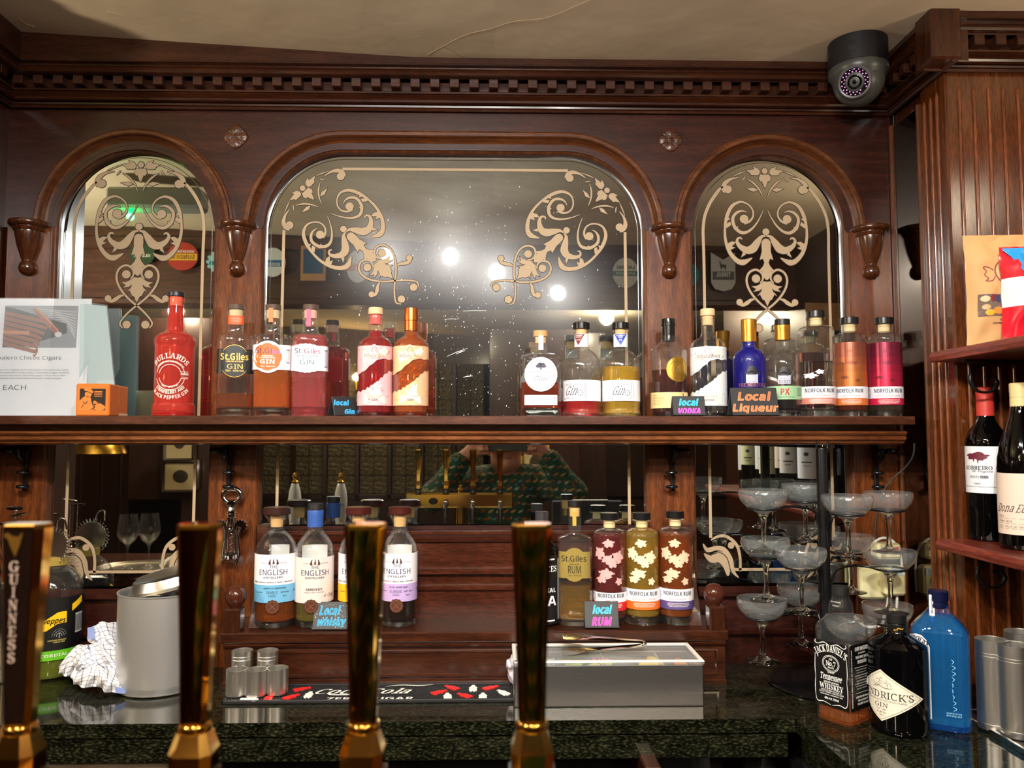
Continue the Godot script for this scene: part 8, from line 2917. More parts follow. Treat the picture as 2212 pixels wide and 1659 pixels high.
	obj("cloth", m, mat("white_cloth", Color8(225, 215, 200), 0.9), t)
	# dark till display with a bright top edge, seen behind the rum bottles
	c = at(1272, 1110, -1.2)
	t = thing("till_screen", "back of a dark flat till screen reflected behind the rum bottles", "screen", Vector3(c.x, by, 1.21))
	m = MB.new()
	m.box(Vector3(0, 0.155, 0), Vector3(0.27, 0.20, 0.02), 0.004)
	obj("casing", m, mat("slate_plastic", Color8(38, 38, 40), 0.6), t)
	m = MB.new()
	m.box(Vector3(0, 0.2565, 0), Vector3(0.16, 0.004, 0.018), 0.001)
	obj("edge", m, mat("white_plastic", Color8(222, 220, 210), 0.4), t)
	m = MB.new()
	m.box(Vector3(0, 0.03, 0.01), Vector3(0.05, 0.06, 0.03), 0.004)
	m.box(Vector3(0, 0.004, 0.01), Vector3(0.14, 0.008, 0.10), 0.003)
	obj("foot", m, mat("slate_plastic", Color8(38, 38, 40), 0.6), t)
	# wine bottles and snack bags on the wall shelves
	wine_and_snacks()
	camera_dome()

func wine_prof() -> Array:
	return [[0, 0.0], [0.034, 0.0], [0.037, 0.003], [0.0375, 0.010], [0.0375, 0.185], [0.036, 0.197], [0.031, 0.210], [0.022, 0.224], [0.0165, 0.235], [0.0148, 0.25], [0.0145, 0.285], [0.0152, 0.287], [0.0152, 0.292], [0.0145, 0.294]]

func wine(label: String, p: Vector3, k: float, cap: Color, cap0: float, lab_c: Color, y0: float, y1: float, half: float, turn: float, burgundy := false) -> Dictionary:
	var t := thing("wine_bottle", label, "bottle", p, "wine bottles on the lower wall shelf")
	t.rotation.y = turn
	var pr := wine_prof()
	if burgundy:
		pr = [[0, 0.0], [0.036, 0.0], [0.040, 0.003], [0.0408, 0.010], [0.0408, 0.145], [0.039, 0.165], [0.034, 0.19], [0.0265, 0.215], [0.0195, 0.238], [0.0158, 0.255], [0.0150, 0.275], [0.0155, 0.285], [0.0155, 0.292], [0.0145, 0.294]]
	var m := MB.new()
	m.t = scl(k)
	m.lathe(pr, 40)
	obj("glass", m, mat("wine_black", Color(0.012, 0.012, 0.014), 0.04), t)
	m = MB.new()
	m.t = scl(k)
	m.lathe([[0.0152, cap0], [0.0158, cap0 + 0.001], [0.0158, 0.270], [0.0153, 0.271], [0.0160, 0.273], [0.0154, 0.275], [0.0160, 0.277], [0.0154, 0.279], [0.0160, 0.281], [0.0160, 0.296], [0.0145, 0.298], [0, 0.298]], 32)
	obj("capsule", m, paint(cap, 0.45), t)
	var R: float = pr[4][0]
	m = MB.new()
	m.t = scl(k)
	m.bend = func(q: Vector3) -> Vector3: return Vector3(sin(q.x / R) * (R + q.z), q.y, cos(q.x / R) * (R + q.z))
	m.rect(-half, y0, half, y1, 0.0004, 24)
	var L := obj("front_label", m, paint(lab_c, 0.55), t)
	return {"n": t, "L": L, "k": k, "bend": m.bend}

func wine_print(w: Dictionary, called: String, c: Color, f: Callable) -> void:
	var m := MB.new()
	m.t = scl(w.k)
	m.bend = w.bend
	f.call(m)
	obj(called, m, paint(c, 0.5), w.L)

func wine_and_snacks() -> void:
	var yl := at(2030, 1164, 0.23).y
	var p := aty(2139, 1166, yl)
	var dir := atan2(EYE.x - p.x, EYE.z - p.z)
	var w := wine("wine bottle with white label, dark red tree print and red capsule, lower wall shelf", Vector3(p.x, yl, p.z), 1.0, Color8(196, 58, 48), 0.231, Color(0.90, 0.91, 0.93), 0.092, 0.182, 0.052, dir - 0.42)
	wine_print(w, "tree_print", Color8(104, 30, 50), func(m):
		var o := PackedVector2Array()
		for i in 40:
			var a := TAU * i / 40
			o.append(Vector2(-0.002 + cos(a) * 0.024 * (0.85 + 0.12 * sin(a * 7)), 0.163 + sin(a) * 0.009 * (0.8 + 0.2 * sin(a * 5 + 1))))
		m.fan(Vector2(-0.002, 0.163), o, 0.0008, 3)
		for q in [[-0.008, 0.152, 0.004], [0.0, 0.149, 0.007], [0.008, 0.154, 0.003]]:
			m.stroke(PackedVector2Array([Vector2(q[0], 0.158), Vector2(q[0], q[1])]), PackedFloat32Array([0.004, 0.001]), 0.0008))
	wine_print(w, "lettering", Color(0.16, 0.16, 0.22), func(m):
		letters(m, "SOBREIRO", -0.002, 0.1405, 0.052, 0.0075, "serif_bold", 0, [], 0.0008)
		letters(m, "de Pegoes", 0.006, 0.1335, 0.036, 0.006, "serif", 0.4, [], 0.0008)
		letters(m, "SELECTA", -0.008, 0.123, 0.019, 0.004, "serif_bold", 0, [], 0.0008)
		letters(m, "TINTO", -0.003, 0.110, 0.012, 0.003, "sans_bold", 0, [], 0.0008)
		letters(m, "VINHO REGIONAL, PENINSULA DE SETUBAL", 0.0, 0.104, 0.062, 0.0024, "sans", 0, [], 0.0008)
		m.rect(0.0035, 0.1205, 0.0165, 0.1255, 0.0008, 3))
	wine_print(w, "lettering", Color(0.92, 0.92, 0.94), func(m): letters(m, "2022", 0.010, 0.123, 0.011, 0.0035, "mono_bold", 0, [], 0.0011))
	p = aty(2216, 1186, yl)
	dir = atan2(EYE.x - p.x, EYE.z - p.z)
	w = wine("wine bottle with a pinkish cream script label and cream capsule, at the right frame edge", Vector3(p.x, yl, p.z), 1.0, Color8(224, 200, 140), 0.236, Color8(226, 204, 186), 0.028, 0.136, 0.056, dir - 0.1, true)
	wine_print(w, "lettering", Color(0.2, 0.16, 0.16), func(m):
		letters(m, "Dona Edmara", 0.0, 0.075, 0.086, 0.015, "serif", 0.45, [], 0.0008)
		letters(m, "CHILE", -0.036, 0.060, 0.012, 0.003, "mono", 0, [], 0.0008)
		letters(m, "PINOT NOIR", -0.028, 0.051, 0.026, 0.003, "mono", 0, [], 0.0008)
		letters(m, "D.O. VALLE DE CASABLANCA", -0.010, 0.042, 0.060, 0.003, "mono", 0, [], 0.0008)
		for yy in [0.056, 0.047, 0.038]:
			m.rect(-0.05, yy, 0.05, yy + 0.0004, 0.0008, 8))
	# the rest of the row runs on towards the bar and shows in the lower right mirror
	var cols := [[0.62, Color(0.90, 0.91, 0.93), "white-labelled wine bottle nearest the frame edge, reflected in the lower right mirror"], [0.72, Color(0.86, 0.84, 0.80), "grey-labelled wine bottle second along, reflected in the lower right mirror"], [0.82, Color8(226, 204, 186), "cream-labelled wine bottle third along, reflected behind the tower pole"], [0.92, Color8(214, 214, 160), "pale green-labelled wine bottle fourth along, reflected in the lower right mirror"], [1.02, Color(0.92, 0.92, 0.93), "white-labelled wine bottle fifth along, reflected in the lower right mirror"], [1.12, Color8(226, 226, 170), "yellowish-labelled wine bottle sixth along, reflected in the lower right mirror"], [1.22, Color(0.92, 0.92, 0.92), "white-labelled wine bottle last along, reflected beside the right pilaster"]]
	for k in cols.size():
		var q = cols[k]
		w = wine(q[2], Vector3(0.985 - 0.02 * (k % 2), yl, q[0]), 1.0, Color8(40, 20, 24) if k % 2 else Color8(120, 30, 34), 0.232, q[1], 0.07 + 0.012 * (k % 3), 0.165, 0.05, PI + 0.7)
		wine_print(w, "label_print", Color(0.25, 0.22, 0.24), func(m):
			m.disc(Vector2(0, 0.145), 0.008, 0.006, 0.0008, 12, 1)
			m.rect(-0.016, 0.118, 0.016, 0.122, 0.0008, 4)
			m.rect(-0.010, 0.108, 0.010, 0.110, 0.0008, 4))
	# snack bags on the upper wall shelf
	var yu := at(2020, 761, 0.23).y
	var z := 0.355
	p = at(2162, 700, z)
	var t := thing("snack_pouch", "kraft paper sweet pouch with a clear window, standing on the upper wall shelf", "pouch", Vector3(p.x, yu, z))
	t.rotation.y = -0.08
	var s := px(z)
	var W := 150 * s
	var H := 246 * s
	var m := MB.new()
	pouch(m, W, H, 0.026, 3)
	obj("bag", m, mat("kraft", Color8(205, 160, 104), 0.7), t)
	var face := func(x: float, y: float) -> float: return pouch_depth(x / W, y / H, 0.026, 3)
	var put := func(called: String, c, f: Callable) -> void:
		var g := MB.new()
		g.bend = func(q: Vector3) -> Vector3: return Vector3(q.x, q.y, face.call(q.x, q.y) + q.z)
		f.call(g)
		obj(called, g, c if c is Material else paint(c, 0.5), t)
	var X := func(u: float) -> float: return (u - 2162) * s
	var Y := func(v: float) -> float: return (741 - v) * s
	put.call("window", mat("window_film", Color8(120, 100, 90), 0.12), func(g):
		var xs := []
		for i in 17:
			xs.append(lerpf(X.call(2104), X.call(2232), i / 16.0))
		g.band(xs, Y.call(680), Y.call(632), 0.0008, 4))
	var sweets := [[2116, 642, 9, Color8(206, 190, 150)], [2118, 660, 8, Color8(190, 160, 110)], [2134, 640, 10, Color8(130, 50, 56)], [2150, 642, 13, Color8(60, 72, 104)], [2172, 640, 13, Color8(50, 60, 92)], [2168, 654, 10, Color8(80, 90, 120)], [2125, 672, 9, Color8(226, 170, 50)], [2142, 668, 11, Color8(214, 140, 66)], [2160, 668, 11, Color8(206, 130, 74)], [2178, 670, 9, Color8(196, 120, 60)]]
	for q in sweets:
		put.call("sweet", paint(q[3], 0.35), func(g): g.disc(Vector2(X.call(q[0]), Y.call(q[1])), q[2] * s, q[2] * s * 0.75, 0.0016, 14, 2))
	var wine_red := Color8(140, 34, 60)
	put.call("logo", wine_red, func(g):
		ringlab(g, Vector2(X.call(2170), Y.call(584)), 30 * s, 32 * s, 0, TAU, 0.0010)
		g.stroke(spline([Vector2(X.call(2137), Y.call(578)), Vector2(X.call(2128), Y.call(571)), Vector2(X.call(2118), Y.call(571)), Vector2(X.call(2124), Y.call(580)), Vector2(X.call(2120), Y.call(588)), Vector2(X.call(2126), Y.call(596)), Vector2(X.call(2121), Y.call(602)), Vector2(X.call(2132), Y.call(602)), Vector2(X.call(2138), Y.call(592))], 5), widths([1.6 * s, 1.6 * s], 41), 0.0010))
	put.call("logo_fill", Color8(196, 178, 124), func(g): g.disc(Vector2(X.call(2170), Y.call(584)), 29.5 * s, 29.5 * s, 0.0008, 32, 5))
	put.call("lettering", wine_red, func(g):
		letters(g, "SWEET", X.call(2172), Y.call(579.5), 48 * s, 8 * s, "sans_bold", 0, [], 0.0014)
		letters(g, "SMILES", X.call(2174), Y.call(591), 52 * s, 8 * s, "sans_bold", 0, [], 0.0014)
		letters(g, "OF NORFOLK", X.call(2170), Y.call(584), 52 * s, 5 * s, "sans_bold", 0, [25 * s, -1], 0.0014)
		ringlab(g, Vector2(X.call(2170), Y.call(566)), 5 * s, 6 * s, 2.2, 6.6, 0.0014))
	put.call("lettering", Color(0.15, 0.13, 0.12), func(g):
		letters(g, "Visit: sweet-smiles.co.uk", X.call(2178), Y.call(687.5), 66 * s, 5 * s, "sans_bold", 0, [], 0.0010)
		letters(g, "Contact: info@sweet-smiles", X.call(2172), Y.call(694.5), 78 * s, 5 * s, "sans_bold", 0, [], 0.0010)
		letters(g, "Follow us", X.call(2184), Y.call(710.5), 26 * s, 4.5 * s, "sans_bold", 0, [], 0.0010))
	put.call("round_icon", Color8(60, 100, 130), func(g): g.disc(Vector2(X.call(2176), Y.call(720)), 4.5 * s, 4.5 * s, 0.0010, 16, 1))
	# crisp packet in front of the pouch
	z = 0.40
	p = at(2222, 730, z)
	s = px(z)
	t = thing("crisp_packet", "red, white and blue crisp packet leaning before the kraft pouch at the frame edge", "packet", Vector3(p.x, yu, z))
	t.rotation.y = -0.15
	W = 110 * s
	H = 214 * s
	var stripes := [[0.0, 0.36, Color8(214, 24, 44)], [0.36, 0.66, Color8(232, 232, 236)], [0.66, 1.0, Color8(206, 40, 50)]]
	for q in stripes:
		m = MB.new()
		pouch(m, W, H, 0.034, 11, q[0], q[1])
		obj("wrapper", m, paint(q[2], 0.28), t)
	var wf := func(x: float, y: float) -> float: return pouch_depth(x / W, y / H, 0.034, 11)
	m = MB.new()
	m.bend = func(q: Vector3) -> Vector3: return Vector3(q.x, q.y, wf.call(q.x, q.y) + q.z)
	m.band([-0.44 * W, -0.3 * W, -0.15 * W, 0.0, 0.2 * W, 0.46 * W], func(x): return H * (0.97 - 0.5 * smoothstep(-0.45 * W, 0.1 * W, x)), H * 0.985, 0.0022, 6)
	obj("blue_corner", m, paint(Color8(40, 150, 224), 0.25), t)
	m = MB.new()
	m.bend = func(q: Vector3) -> Vector3: return Vector3(q.x, q.y, wf.call(q.x, q.y) + q.z)
	letters(m, "GLUTEN", -0.12 * W, H * 0.46, 0.18 * W, 0.018 * H, "serif", 0, [], 0.001)
	letters(m, "FREE", -0.12 * W, H * 0.435, 0.12 * W, 0.018 * H, "serif", 0, [], 0.001)
	obj("lettering", m, paint(Color(0.3, 0.3, 0.34)), t)

func pouch_depth(fx: float, fy: float, d: float, sd: int) -> float:
	var e := (1.0 - pow(absf(fx * 2.0), 4.0))
	var v := sin(PI * clampf(0.12 + 0.86 * fy, 0, 1))
	return d * maxf(e, 0.0) * maxf(v, 0.0) * (1.0 if fy < 0.8 else (1.0 - fy) / 0.2 * 0.9 + 0.1) + 0.0025 * (sin(fx * 17 + sd) * sin(fy * 13 + sd * 2) + 0.6 * sin(fx * 9 - fy * 23 + sd)) * maxf(e, 0.0)

func pouch(m: MB, W: float, H: float, d: float, sd: int, f0 := 0.0, f1 := 1.0) -> void:
	for sg in [1.0, -1.0]:
		var rows := []
		for j in 25:
			var fy := lerpf(f0, f1, j / 24.0)
			var row := PackedVector3Array()
			for i in 25:
				var fx: float = (i / 24.0 - 0.5) * sg
				var x := fx * W * (1.0 - 0.05 * sin(PI * fy) + 0.012 * sin(fy * 19.0 + sd))
				row.append(Vector3(x, fy * H, pouch_depth(fx, fy, d, sd) * sg))
			rows.append(row)
		m.grid(rows)

func camera_dome() -> void:
	var z := 0.135
	var c := at(1853, 130, z)
	var yc := ceil_y(c.x)
	var t := thing("security_camera", "dark grey dome security camera with a ring of glowing infrared lights, on the ceiling", "camera", Vector3(c.x, yc, z))
	var s := px(z)
	var m := MB.new()
	m.lathe([[0.0585, -0.060], [0.0605, -0.058], [0.0605, 0.002], [0, 0.002]], 48)
	obj("base", m, mat("camera_black", Color8(20, 20, 23), 0.45), t)
	m = MB.new()                                  # round blanking plug on the side
	m.t = Transform3D(Basis(Vector3.UP, -0.62) * Basis(Vector3.RIGHT, PI / 2), Vector3(sin(-0.62) * 0.060, -0.03, cos(-0.62) * 0.060))
	m.lathe([[0.0095, -0.002], [0.0095, 0.0012], [0.0088, 0.0016], [0, 0.0016]], 20)
	obj("plug", m, mat("camera_black", Color8(20, 20, 23), 0.45), t)
	m = MB.new()
	m.lathe([[0.044, -0.098], [0.050, -0.090], [0.0565, -0.078], [0.0605, -0.072], [0.0612, -0.064], [0.0605, -0.059], [0.055, -0.058]], 48)
	var grey := mat("camera_grey", Color8(66, 67, 62), 0.35)
	obj("collar", m, grey, t)
	m = MB.new()
	m.t = Transform3D(Basis(), Vector3(0, -0.082, 0))
	var prof := []
	for i in 19:
		var a := -PI / 2 + PI * 0.72 * i / 18.0
		prof.append([cos(a) * 0.053, sin(a) * 0.056])
	prof[0][0] = 0.0
	m.lathe(prof, 48)
	obj("ball", m, grey, t)
	var dir := (EYE + Vector3(-0.35, -0.1, 0) - (t.position + Vector3(0, -0.082, 0))).normalized()
	var b := Basis.looking_at(-dir)                # +z along the view of the lens
	var o := Vector3(0, -0.084, 0)
	m = MB.new()
	m.t = Transform3D(b * Basis(Vector3.RIGHT, PI / 2), o)
	m.lathe([[0.0335, 0.030], [0.0335, 0.051], [0.0315, 0.0535], [0.0285, 0.0525], [0.0285, 0.049]], 40)
	obj("bezel", m, mat("bezel_grey", Color8(92, 90, 92), 0.3), t)
	m = MB.new()
	m.t = Transform3D(b * Basis(Vector3.RIGHT, PI / 2), o)
	m.lathe([[0.0288, 0.049], [0.0, 0.0492]], 40)
	obj("plate", m, mat("camera_plate", Color8(10, 10, 12), 0.2), t)
	m = MB.new()
	m.t = Transform3D(b * Basis(Vector3.RIGHT, PI / 2), o)
	m.lathe([[0.0145, 0.0492], [0.0145, 0.0512], [0.0125, 0.052], [0.008, 0.0512], [0.004, 0.0525], [0, 0.0535]], 32)
	obj("lens", m, mat("lens_black", Color8(8, 8, 12), 0.04), t)
	var led := mat("infrared_led", Color8(210, 120, 190), 0.3)
	led.emission_enabled = true
	led.emission = Color(0.95, 0.62, 0.92)
	led.emission_energy_multiplier = 0.9
	var g := MB.new()
	g.t = Transform3D(Basis(Vector3.RIGHT, PI / 2), Vector3())
	g.lathe([[0.0013, 0.0], [0.0012, 0.0012], [0, 0.0017]], 8)
	var mesh := g.commit()
	for i in 36:
		if i in [29, 30]:
			continue
		var a := TAU * i / 36.0 + 0.3
		var r := 0.0258 if i % 2 else 0.0212
		var e := obj("led", mesh, led, t)
		e.transform = Transform3D(b, o + b * Vector3(cos(a) * r, sin(a) * r, 0.0492))
	m = MB.new()
	m.bend = func(q: Vector3) -> Vector3: return Vector3(sin(q.x / 0.0607) * (0.0607 + q.z), q.y, cos(q.x / 0.0607) * (0.0607 + q.z))
	letters(m, "OYN-X", 0.052, -0.0685, 0.018, 0.004, "sans_bold", 0, [], 0.0006)
	ringlab(m, Vector2(0.052, -0.0635), 0.0016, 0.0023, 0.6, 5.6, 0.0006)
	obj("lettering", m, paint(Color(0.7, 0.7, 0.7)), t)
# ---------------------------------------------------------------- soft bodies: tapered capsules joined smoothly, meshed where the field crosses zero
func sdf(bones: Array, cell: float, grow: float, blend: float, wob := 0.0, target: MB = null) -> MB:
	var lo := Vector3(1e9, 1e9, 1e9)
	var hi := -lo
	for b in bones:
		var r: float = maxf(b[2], b[3]) + grow + blend + cell * 2
		lo = lo.min(b[0] - Vector3.ONE * r).min(b[1] - Vector3.ONE * r)
		hi = hi.max(b[0] + Vector3.ONE * r).max(b[1] + Vector3.ONE * r)
	var nx := int((hi.x - lo.x) / cell) + 2
	var ny := int((hi.y - lo.y) / cell) + 2
	var nz := int((hi.z - lo.z) / cell) + 2
	var f := PackedFloat32Array()
	f.resize(nx * ny * nz)
	f.fill(1.0)
	for b in bones:
		var a: Vector3 = b[0]
		var d: Vector3 = b[1] - a
		var l2 := maxf(d.length_squared(), 1e-9)
		var ra: float = b[2] + grow
		var rb: float = b[3] + grow
		var r: float = maxf(ra, rb) + blend + cell * 2
		var p0: Vector3 = (a.min(b[1]) - Vector3.ONE * r - lo) / cell
		var p1: Vector3 = (a.max(b[1]) + Vector3.ONE * r - lo) / cell
		var k: float = b[4] if b.size() > 4 else blend
		for z in range(maxi(int(p0.z), 0), mini(int(p1.z) + 1, nz)):
			for y in range(maxi(int(p0.y), 0), mini(int(p1.y) + 1, ny)):
				var at_ := (z * ny + y) * nx
				for x in range(maxi(int(p0.x), 0), mini(int(p1.x) + 1, nx)):
					var q := lo + Vector3(x, y, z) * cell - a
					var h := clampf(q.dot(d) / l2, 0.0, 1.0)
					var v := (q - d * h).length() - lerpf(ra, rb, h)
					var o := f[at_ + x]
					var m := maxf(k - absf(v - o), 0.0) / k
					f[at_ + x] = minf(v, o) - m * m * k * 0.25
	if wob > 0.0:
		for z in nz:
			for y in ny:
				for x in nx:
					var q := lo + Vector3(x, y, z) * cell
					f[(z * ny + y) * nx + x] += wob * (sin(q.x * 190 + q.y * 70) * sin(q.z * 160 + q.y * 130) + 0.5 * sin(q.x * 330 - q.z * 210))
	var out := target if target else MB.new()
	var id := {}
	var corner := [0, 1, nx, nx + 1, nx * ny, nx * ny + 1, nx * ny + nx, nx * ny + nx + 1]
	var off := [Vector3(0, 0, 0), Vector3(1, 0, 0), Vector3(0, 1, 0), Vector3(1, 1, 0), Vector3(0, 0, 1), Vector3(1, 0, 1), Vector3(0, 1, 1), Vector3(1, 1, 1)]
	var edges := [[0, 1], [2, 3], [4, 5], [6, 7], [0, 2], [1, 3], [4, 6], [5, 7], [0, 4], [1, 5], [2, 6], [3, 7]]
	for z in nz - 1:
		for y in ny - 1:
			for x in nx - 1:
				var g := (z * ny + y) * nx + x
				if f[g] > 3.0 * cell or f[g] < -3.0 * cell:
					continue
				var neg := 0
				for c in corner:
					if f[g + c] < 0.0:
						neg += 1
				if neg == 0 or neg == 8:
					continue
				var p := Vector3()
				var n := 0
				for e in edges:
					var va := f[g + corner[e[0]]]
					var vb := f[g + corner[e[1]]]
					if (va < 0.0) != (vb < 0.0):
						p += (off[e[0]] as Vector3).lerp(off[e[1]], va / (va - vb))
						n += 1
				var gr := Vector3(f[g + 1] + f[g + corner[3]] + f[g + corner[5]] + f[g + corner[7]] - f[g] - f[g + corner[2]] - f[g + corner[4]] - f[g + corner[6]], f[g + corner[2]] + f[g + corner[3]] + f[g + corner[6]] + f[g + corner[7]] - f[g] - f[g + 1] - f[g + corner[4]] - f[g + corner[5]], f[g + corner[4]] + f[g + corner[5]] + f[g + corner[6]] + f[g + corner[7]] - f[g] - f[g + 1] - f[g + corner[2]] - f[g + corner[3]])
				id[g] = out.v.size()
				var w := lo + (Vector3(x, y, z) + p / n) * cell
				out.v.append(out.t * w)
				out.n.append(gr.normalized())
				out.uv.append(Vector2(w.x, w.y))
	var sx := 1
	var sy := nx
	var sz := nx * ny
	for g in id:
		for ax in 3:
			var st: int = [sx, sy, sz][ax]
			var u: int = [sy, sz, sx][ax]
			var w: int = [sz, sx, sy][ax]
			var va := f[g]
			var vb := f[g + st]
			if (va < 0.0) == (vb < 0.0):
				continue
			if not (id.has(g - u) and id.has(g - w) and id.has(g - u - w)):
				continue
			var a: int = id[g]
			var b: int = id[g - u]
			var c: int = id[g - u - w]
			var d: int = id[g - w]
			# anticlockwise about the axis is a, b, c, d; outward when the field grows along it
			if va < 0.0:
				out.ix.append_array([a, c, b, a, d, c])
			else:
				out.ix.append_array([a, b, c, a, c, d])
	return out

func build_person() -> void:
	var t := thing("person", "person in a green patterned shirt holding up a phone, reflected in the lower mirror", "person", Vector3(0.055, 0, 1.99))
	var o := t.position
	var V := func(x: float, y: float, z: float) -> Vector3: return Vector3(x, y, z) - o
	var sh_l: Vector3 = V.call(-0.115, 1.385, 1.985)
	var sh_r: Vector3 = V.call(0.225, 1.395, 1.985)
	var el_l: Vector3 = V.call(-0.275, 1.335, 1.83)
	var el_r: Vector3 = V.call(0.365, 1.35, 1.83)
	var wr_l: Vector3 = V.call(-0.135, 1.525, 1.832)
	var wr_r: Vector3 = V.call(0.238, 1.535, 1.832)
	var torso := [
		[V.call(0.0, 1.34, 1.99), V.call(0.01, 1.05, 1.99), 0.115, 0.115], [V.call(0.11, 1.34, 1.99), V.call(0.10, 1.05, 1.99), 0.115, 0.115],
		[V.call(-0.03, 1.375, 1.99), V.call(0.14, 1.38, 1.99), 0.085, 0.085], [sh_l, sh_r, 0.062, 0.062]]
	var arms := [[sh_l, el_l, 0.056, 0.046], [sh_r, el_r, 0.056, 0.046], [el_l, wr_l, 0.046, 0.031], [el_r, wr_r, 0.046, 0.031]]
	var legs := [
		[V.call(0.0, 1.02, 1.99), V.call(0.0, 0.90, 1.99), 0.115, 0.12], [V.call(0.11, 1.02, 1.99), V.call(0.11, 0.90, 1.99), 0.115, 0.12],
		[V.call(-0.03, 0.86, 1.99), V.call(-0.045, 0.49, 1.985), 0.095, 0.062], [V.call(0.14, 0.86, 1.99), V.call(0.155, 0.49, 1.985), 0.095, 0.062],
		[V.call(-0.045, 0.49, 1.985), V.call(-0.05, 0.09, 2.0), 0.062, 0.042], [V.call(0.155, 0.49, 1.985), V.call(0.16, 0.09, 2.0), 0.062, 0.042]]
	# one continuous body: trunk, arms, legs and neck; head and hands on finer grids of their own
	var body := MB.new()
	sdf(torso + arms + legs + [[V.call(0.055, 1.37, 1.985), V.call(0.057, 1.47, 1.955), 0.062, 0.055]] + [[V.call(-0.05, 0.07, 2.0), V.call(-0.06, 0.045, 1.87), 0.044, 0.036], [V.call(0.16, 0.07, 2.0), V.call(0.17, 0.045, 1.87), 0.044, 0.036]], 0.013, 0.0, 0.035, 0.0, body)
	var hc := Vector3(0.057, 1.562, 1.955)
	var H := func(x: float, y: float, z: float) -> Vector3: return hc + Basis(Vector3.RIGHT, 0.16) * Vector3(x, y, z) - o
	var head := [
		[H.call(0, 0.035, 0.02), H.call(0, 0.03, -0.02), 0.082, 0.080], [H.call(0, -0.03, -0.03), H.call(0, -0.08, -0.055), 0.068, 0.040], [H.call(-0.03, -0.07, -0.03), H.call(0.03, -0.07, -0.03), 0.040, 0.040],
		[H.call(0, -0.06, 0.01), H.call(0.0, -0.14, 0.02), 0.058, 0.056], [H.call(-0.035, -0.01, -0.062), H.call(0.035, -0.01, -0.062), 0.030, 0.030],
		[H.call(0, 0.015, -0.092), H.call(0, -0.022, -0.112), 0.010, 0.014, 0.012], [H.call(-0.012, -0.026, -0.100), H.call(0.012, -0.026, -0.100), 0.009, 0.009, 0.01],
		[H.call(-0.030, 0.035, -0.082), H.call(0.030, 0.035, -0.082), 0.012, 0.012, 0.02],
		[H.call(-0.016, -0.052, -0.092), H.call(0.016, -0.052, -0.092), 0.007, 0.007, 0.010], [H.call(-0.013, -0.061, -0.090), H.call(0.013, -0.061, -0.090), 0.007, 0.007, 0.008],
		[H.call(-0.082, 0.015, 0.01), H.call(-0.079, -0.03, 0.004), 0.014, 0.010, 0.01], [H.call(-0.089, 0.012, 0.016), H.call(-0.086, -0.012, 0.014), 0.012, 0.010, 0.01],
		[H.call(0.082, 0.015, 0.01), H.call(0.079, -0.03, 0.004), 0.014, 0.010, 0.01], [H.call(0.089, 0.012, 0.016), H.call(0.086, -0.012, 0.014), 0.012, 0.010, 0.01]]
	sdf(head, 0.0045, 0.0, 0.03, 0.0, body)
	for s in [-1.0, 1.0]:
		var w: Vector3 = wr_l if s < 0 else wr_r
		var ex := -0.040 if s < 0 else 0.168        # the end of the phone this hand holds
		var y0 := 1.553
		var kn := []
		for i in 4:
			kn.append(V.call(ex + s * (0.026 + 0.004 * absf(i - 1.0)), y0 + 0.058 - i * 0.0185, 1.822 - i * 0.002))
		var hand := [[w, (w + kn[1]) / 2, 0.027, 0.026], [w, (w + kn[3]) / 2, 0.026, 0.024]]
		for i in 4:
			hand.append([w.lerp(kn[i], 0.35), kn[i], 0.018, 0.0125])
			var ln: float = [0.040, 0.046, 0.043, 0.034][i]
			var a: Vector3 = kn[i] + Vector3(-s * 0.006, 0.004, -0.026)
			var b: Vector3 = a + Vector3(-s * ln * 0.62, 0.002, -0.016)
			var c: Vector3 = b + Vector3(-s * ln * 0.55, -0.002, 0.001)
			a.z = minf(a.z, 1.796 - o.z)
			b.z = 1.7765 - o.z
			c.z = 1.7775 - o.z
			# index fingers stay above the lens end, the others lie across the back of the phone near its end
			if i == 0:
				a = kn[i] + Vector3(-s * 0.012, 0.022, -0.012)
				b = a + Vector3(-s * 0.020, 0.014, -0.004)
				c = b + Vector3(-s * 0.018, 0.002, 0.0)
			else:
				b = Vector3(ex + s * 0.010, kn[i].y + o.y, 1.7775) - o
				c = Vector3(ex - s * 0.010, kn[i].y + o.y - 0.001, 1.7775) - o
				a = Vector3(ex + s * 0.018, kn[i].y + o.y, 1.795) - o
			hand.append([kn[i], a, 0.0105, 0.0095, 0.006])
			hand.append([a, b, 0.0092, 0.0082, 0.006])
			hand.append([b, c, 0.0082, 0.0070, 0.006])
		var t0 := w.lerp(kn[3], 0.30) + Vector3(0, -0.012, 0.0)
		var t1: Vector3 = V.call(ex + s * 0.022, y0 - 0.014, 1.818)
		var t2: Vector3 = V.call(ex - s * 0.010, y0 - 0.012, 1.812)
		var t3: Vector3 = V.call(ex - s * 0.036, y0 - 0.006, 1.806)
		hand.append([t0, t1, 0.018, 0.0135, 0.012])
		hand.append([t1, t2, 0.0125, 0.0105, 0.006])
		hand.append([t2, t3, 0.0105, 0.0085, 0.006])
		sdf(hand, 0.0035, 0.0, 0.010, 0.0, body)
	var skin := mat("skin", Color8(206, 148, 122), 0.5)
	skin.subsurf_scatter_enabled = true
	skin.subsurf_scatter_strength = 0.08
	obj("body", body, skin, t)
	var cloth := mat("shirt_cloth", Color(1, 1, 1), 0.8)
	cloth.albedo_texture = mats["shirt_tex"]
	cloth.uv1_triplanar = true
	cloth.uv1_scale = Vector3(3.6, 3.6, 3.6)
	var arms2 := [[sh_l, el_l, 0.062, 0.051], [sh_r, el_r, 0.062, 0.051], [el_l, el_l.lerp(wr_l, 0.82), 0.051, 0.040], [el_r, el_r.lerp(wr_r, 0.82), 0.051, 0.040]]
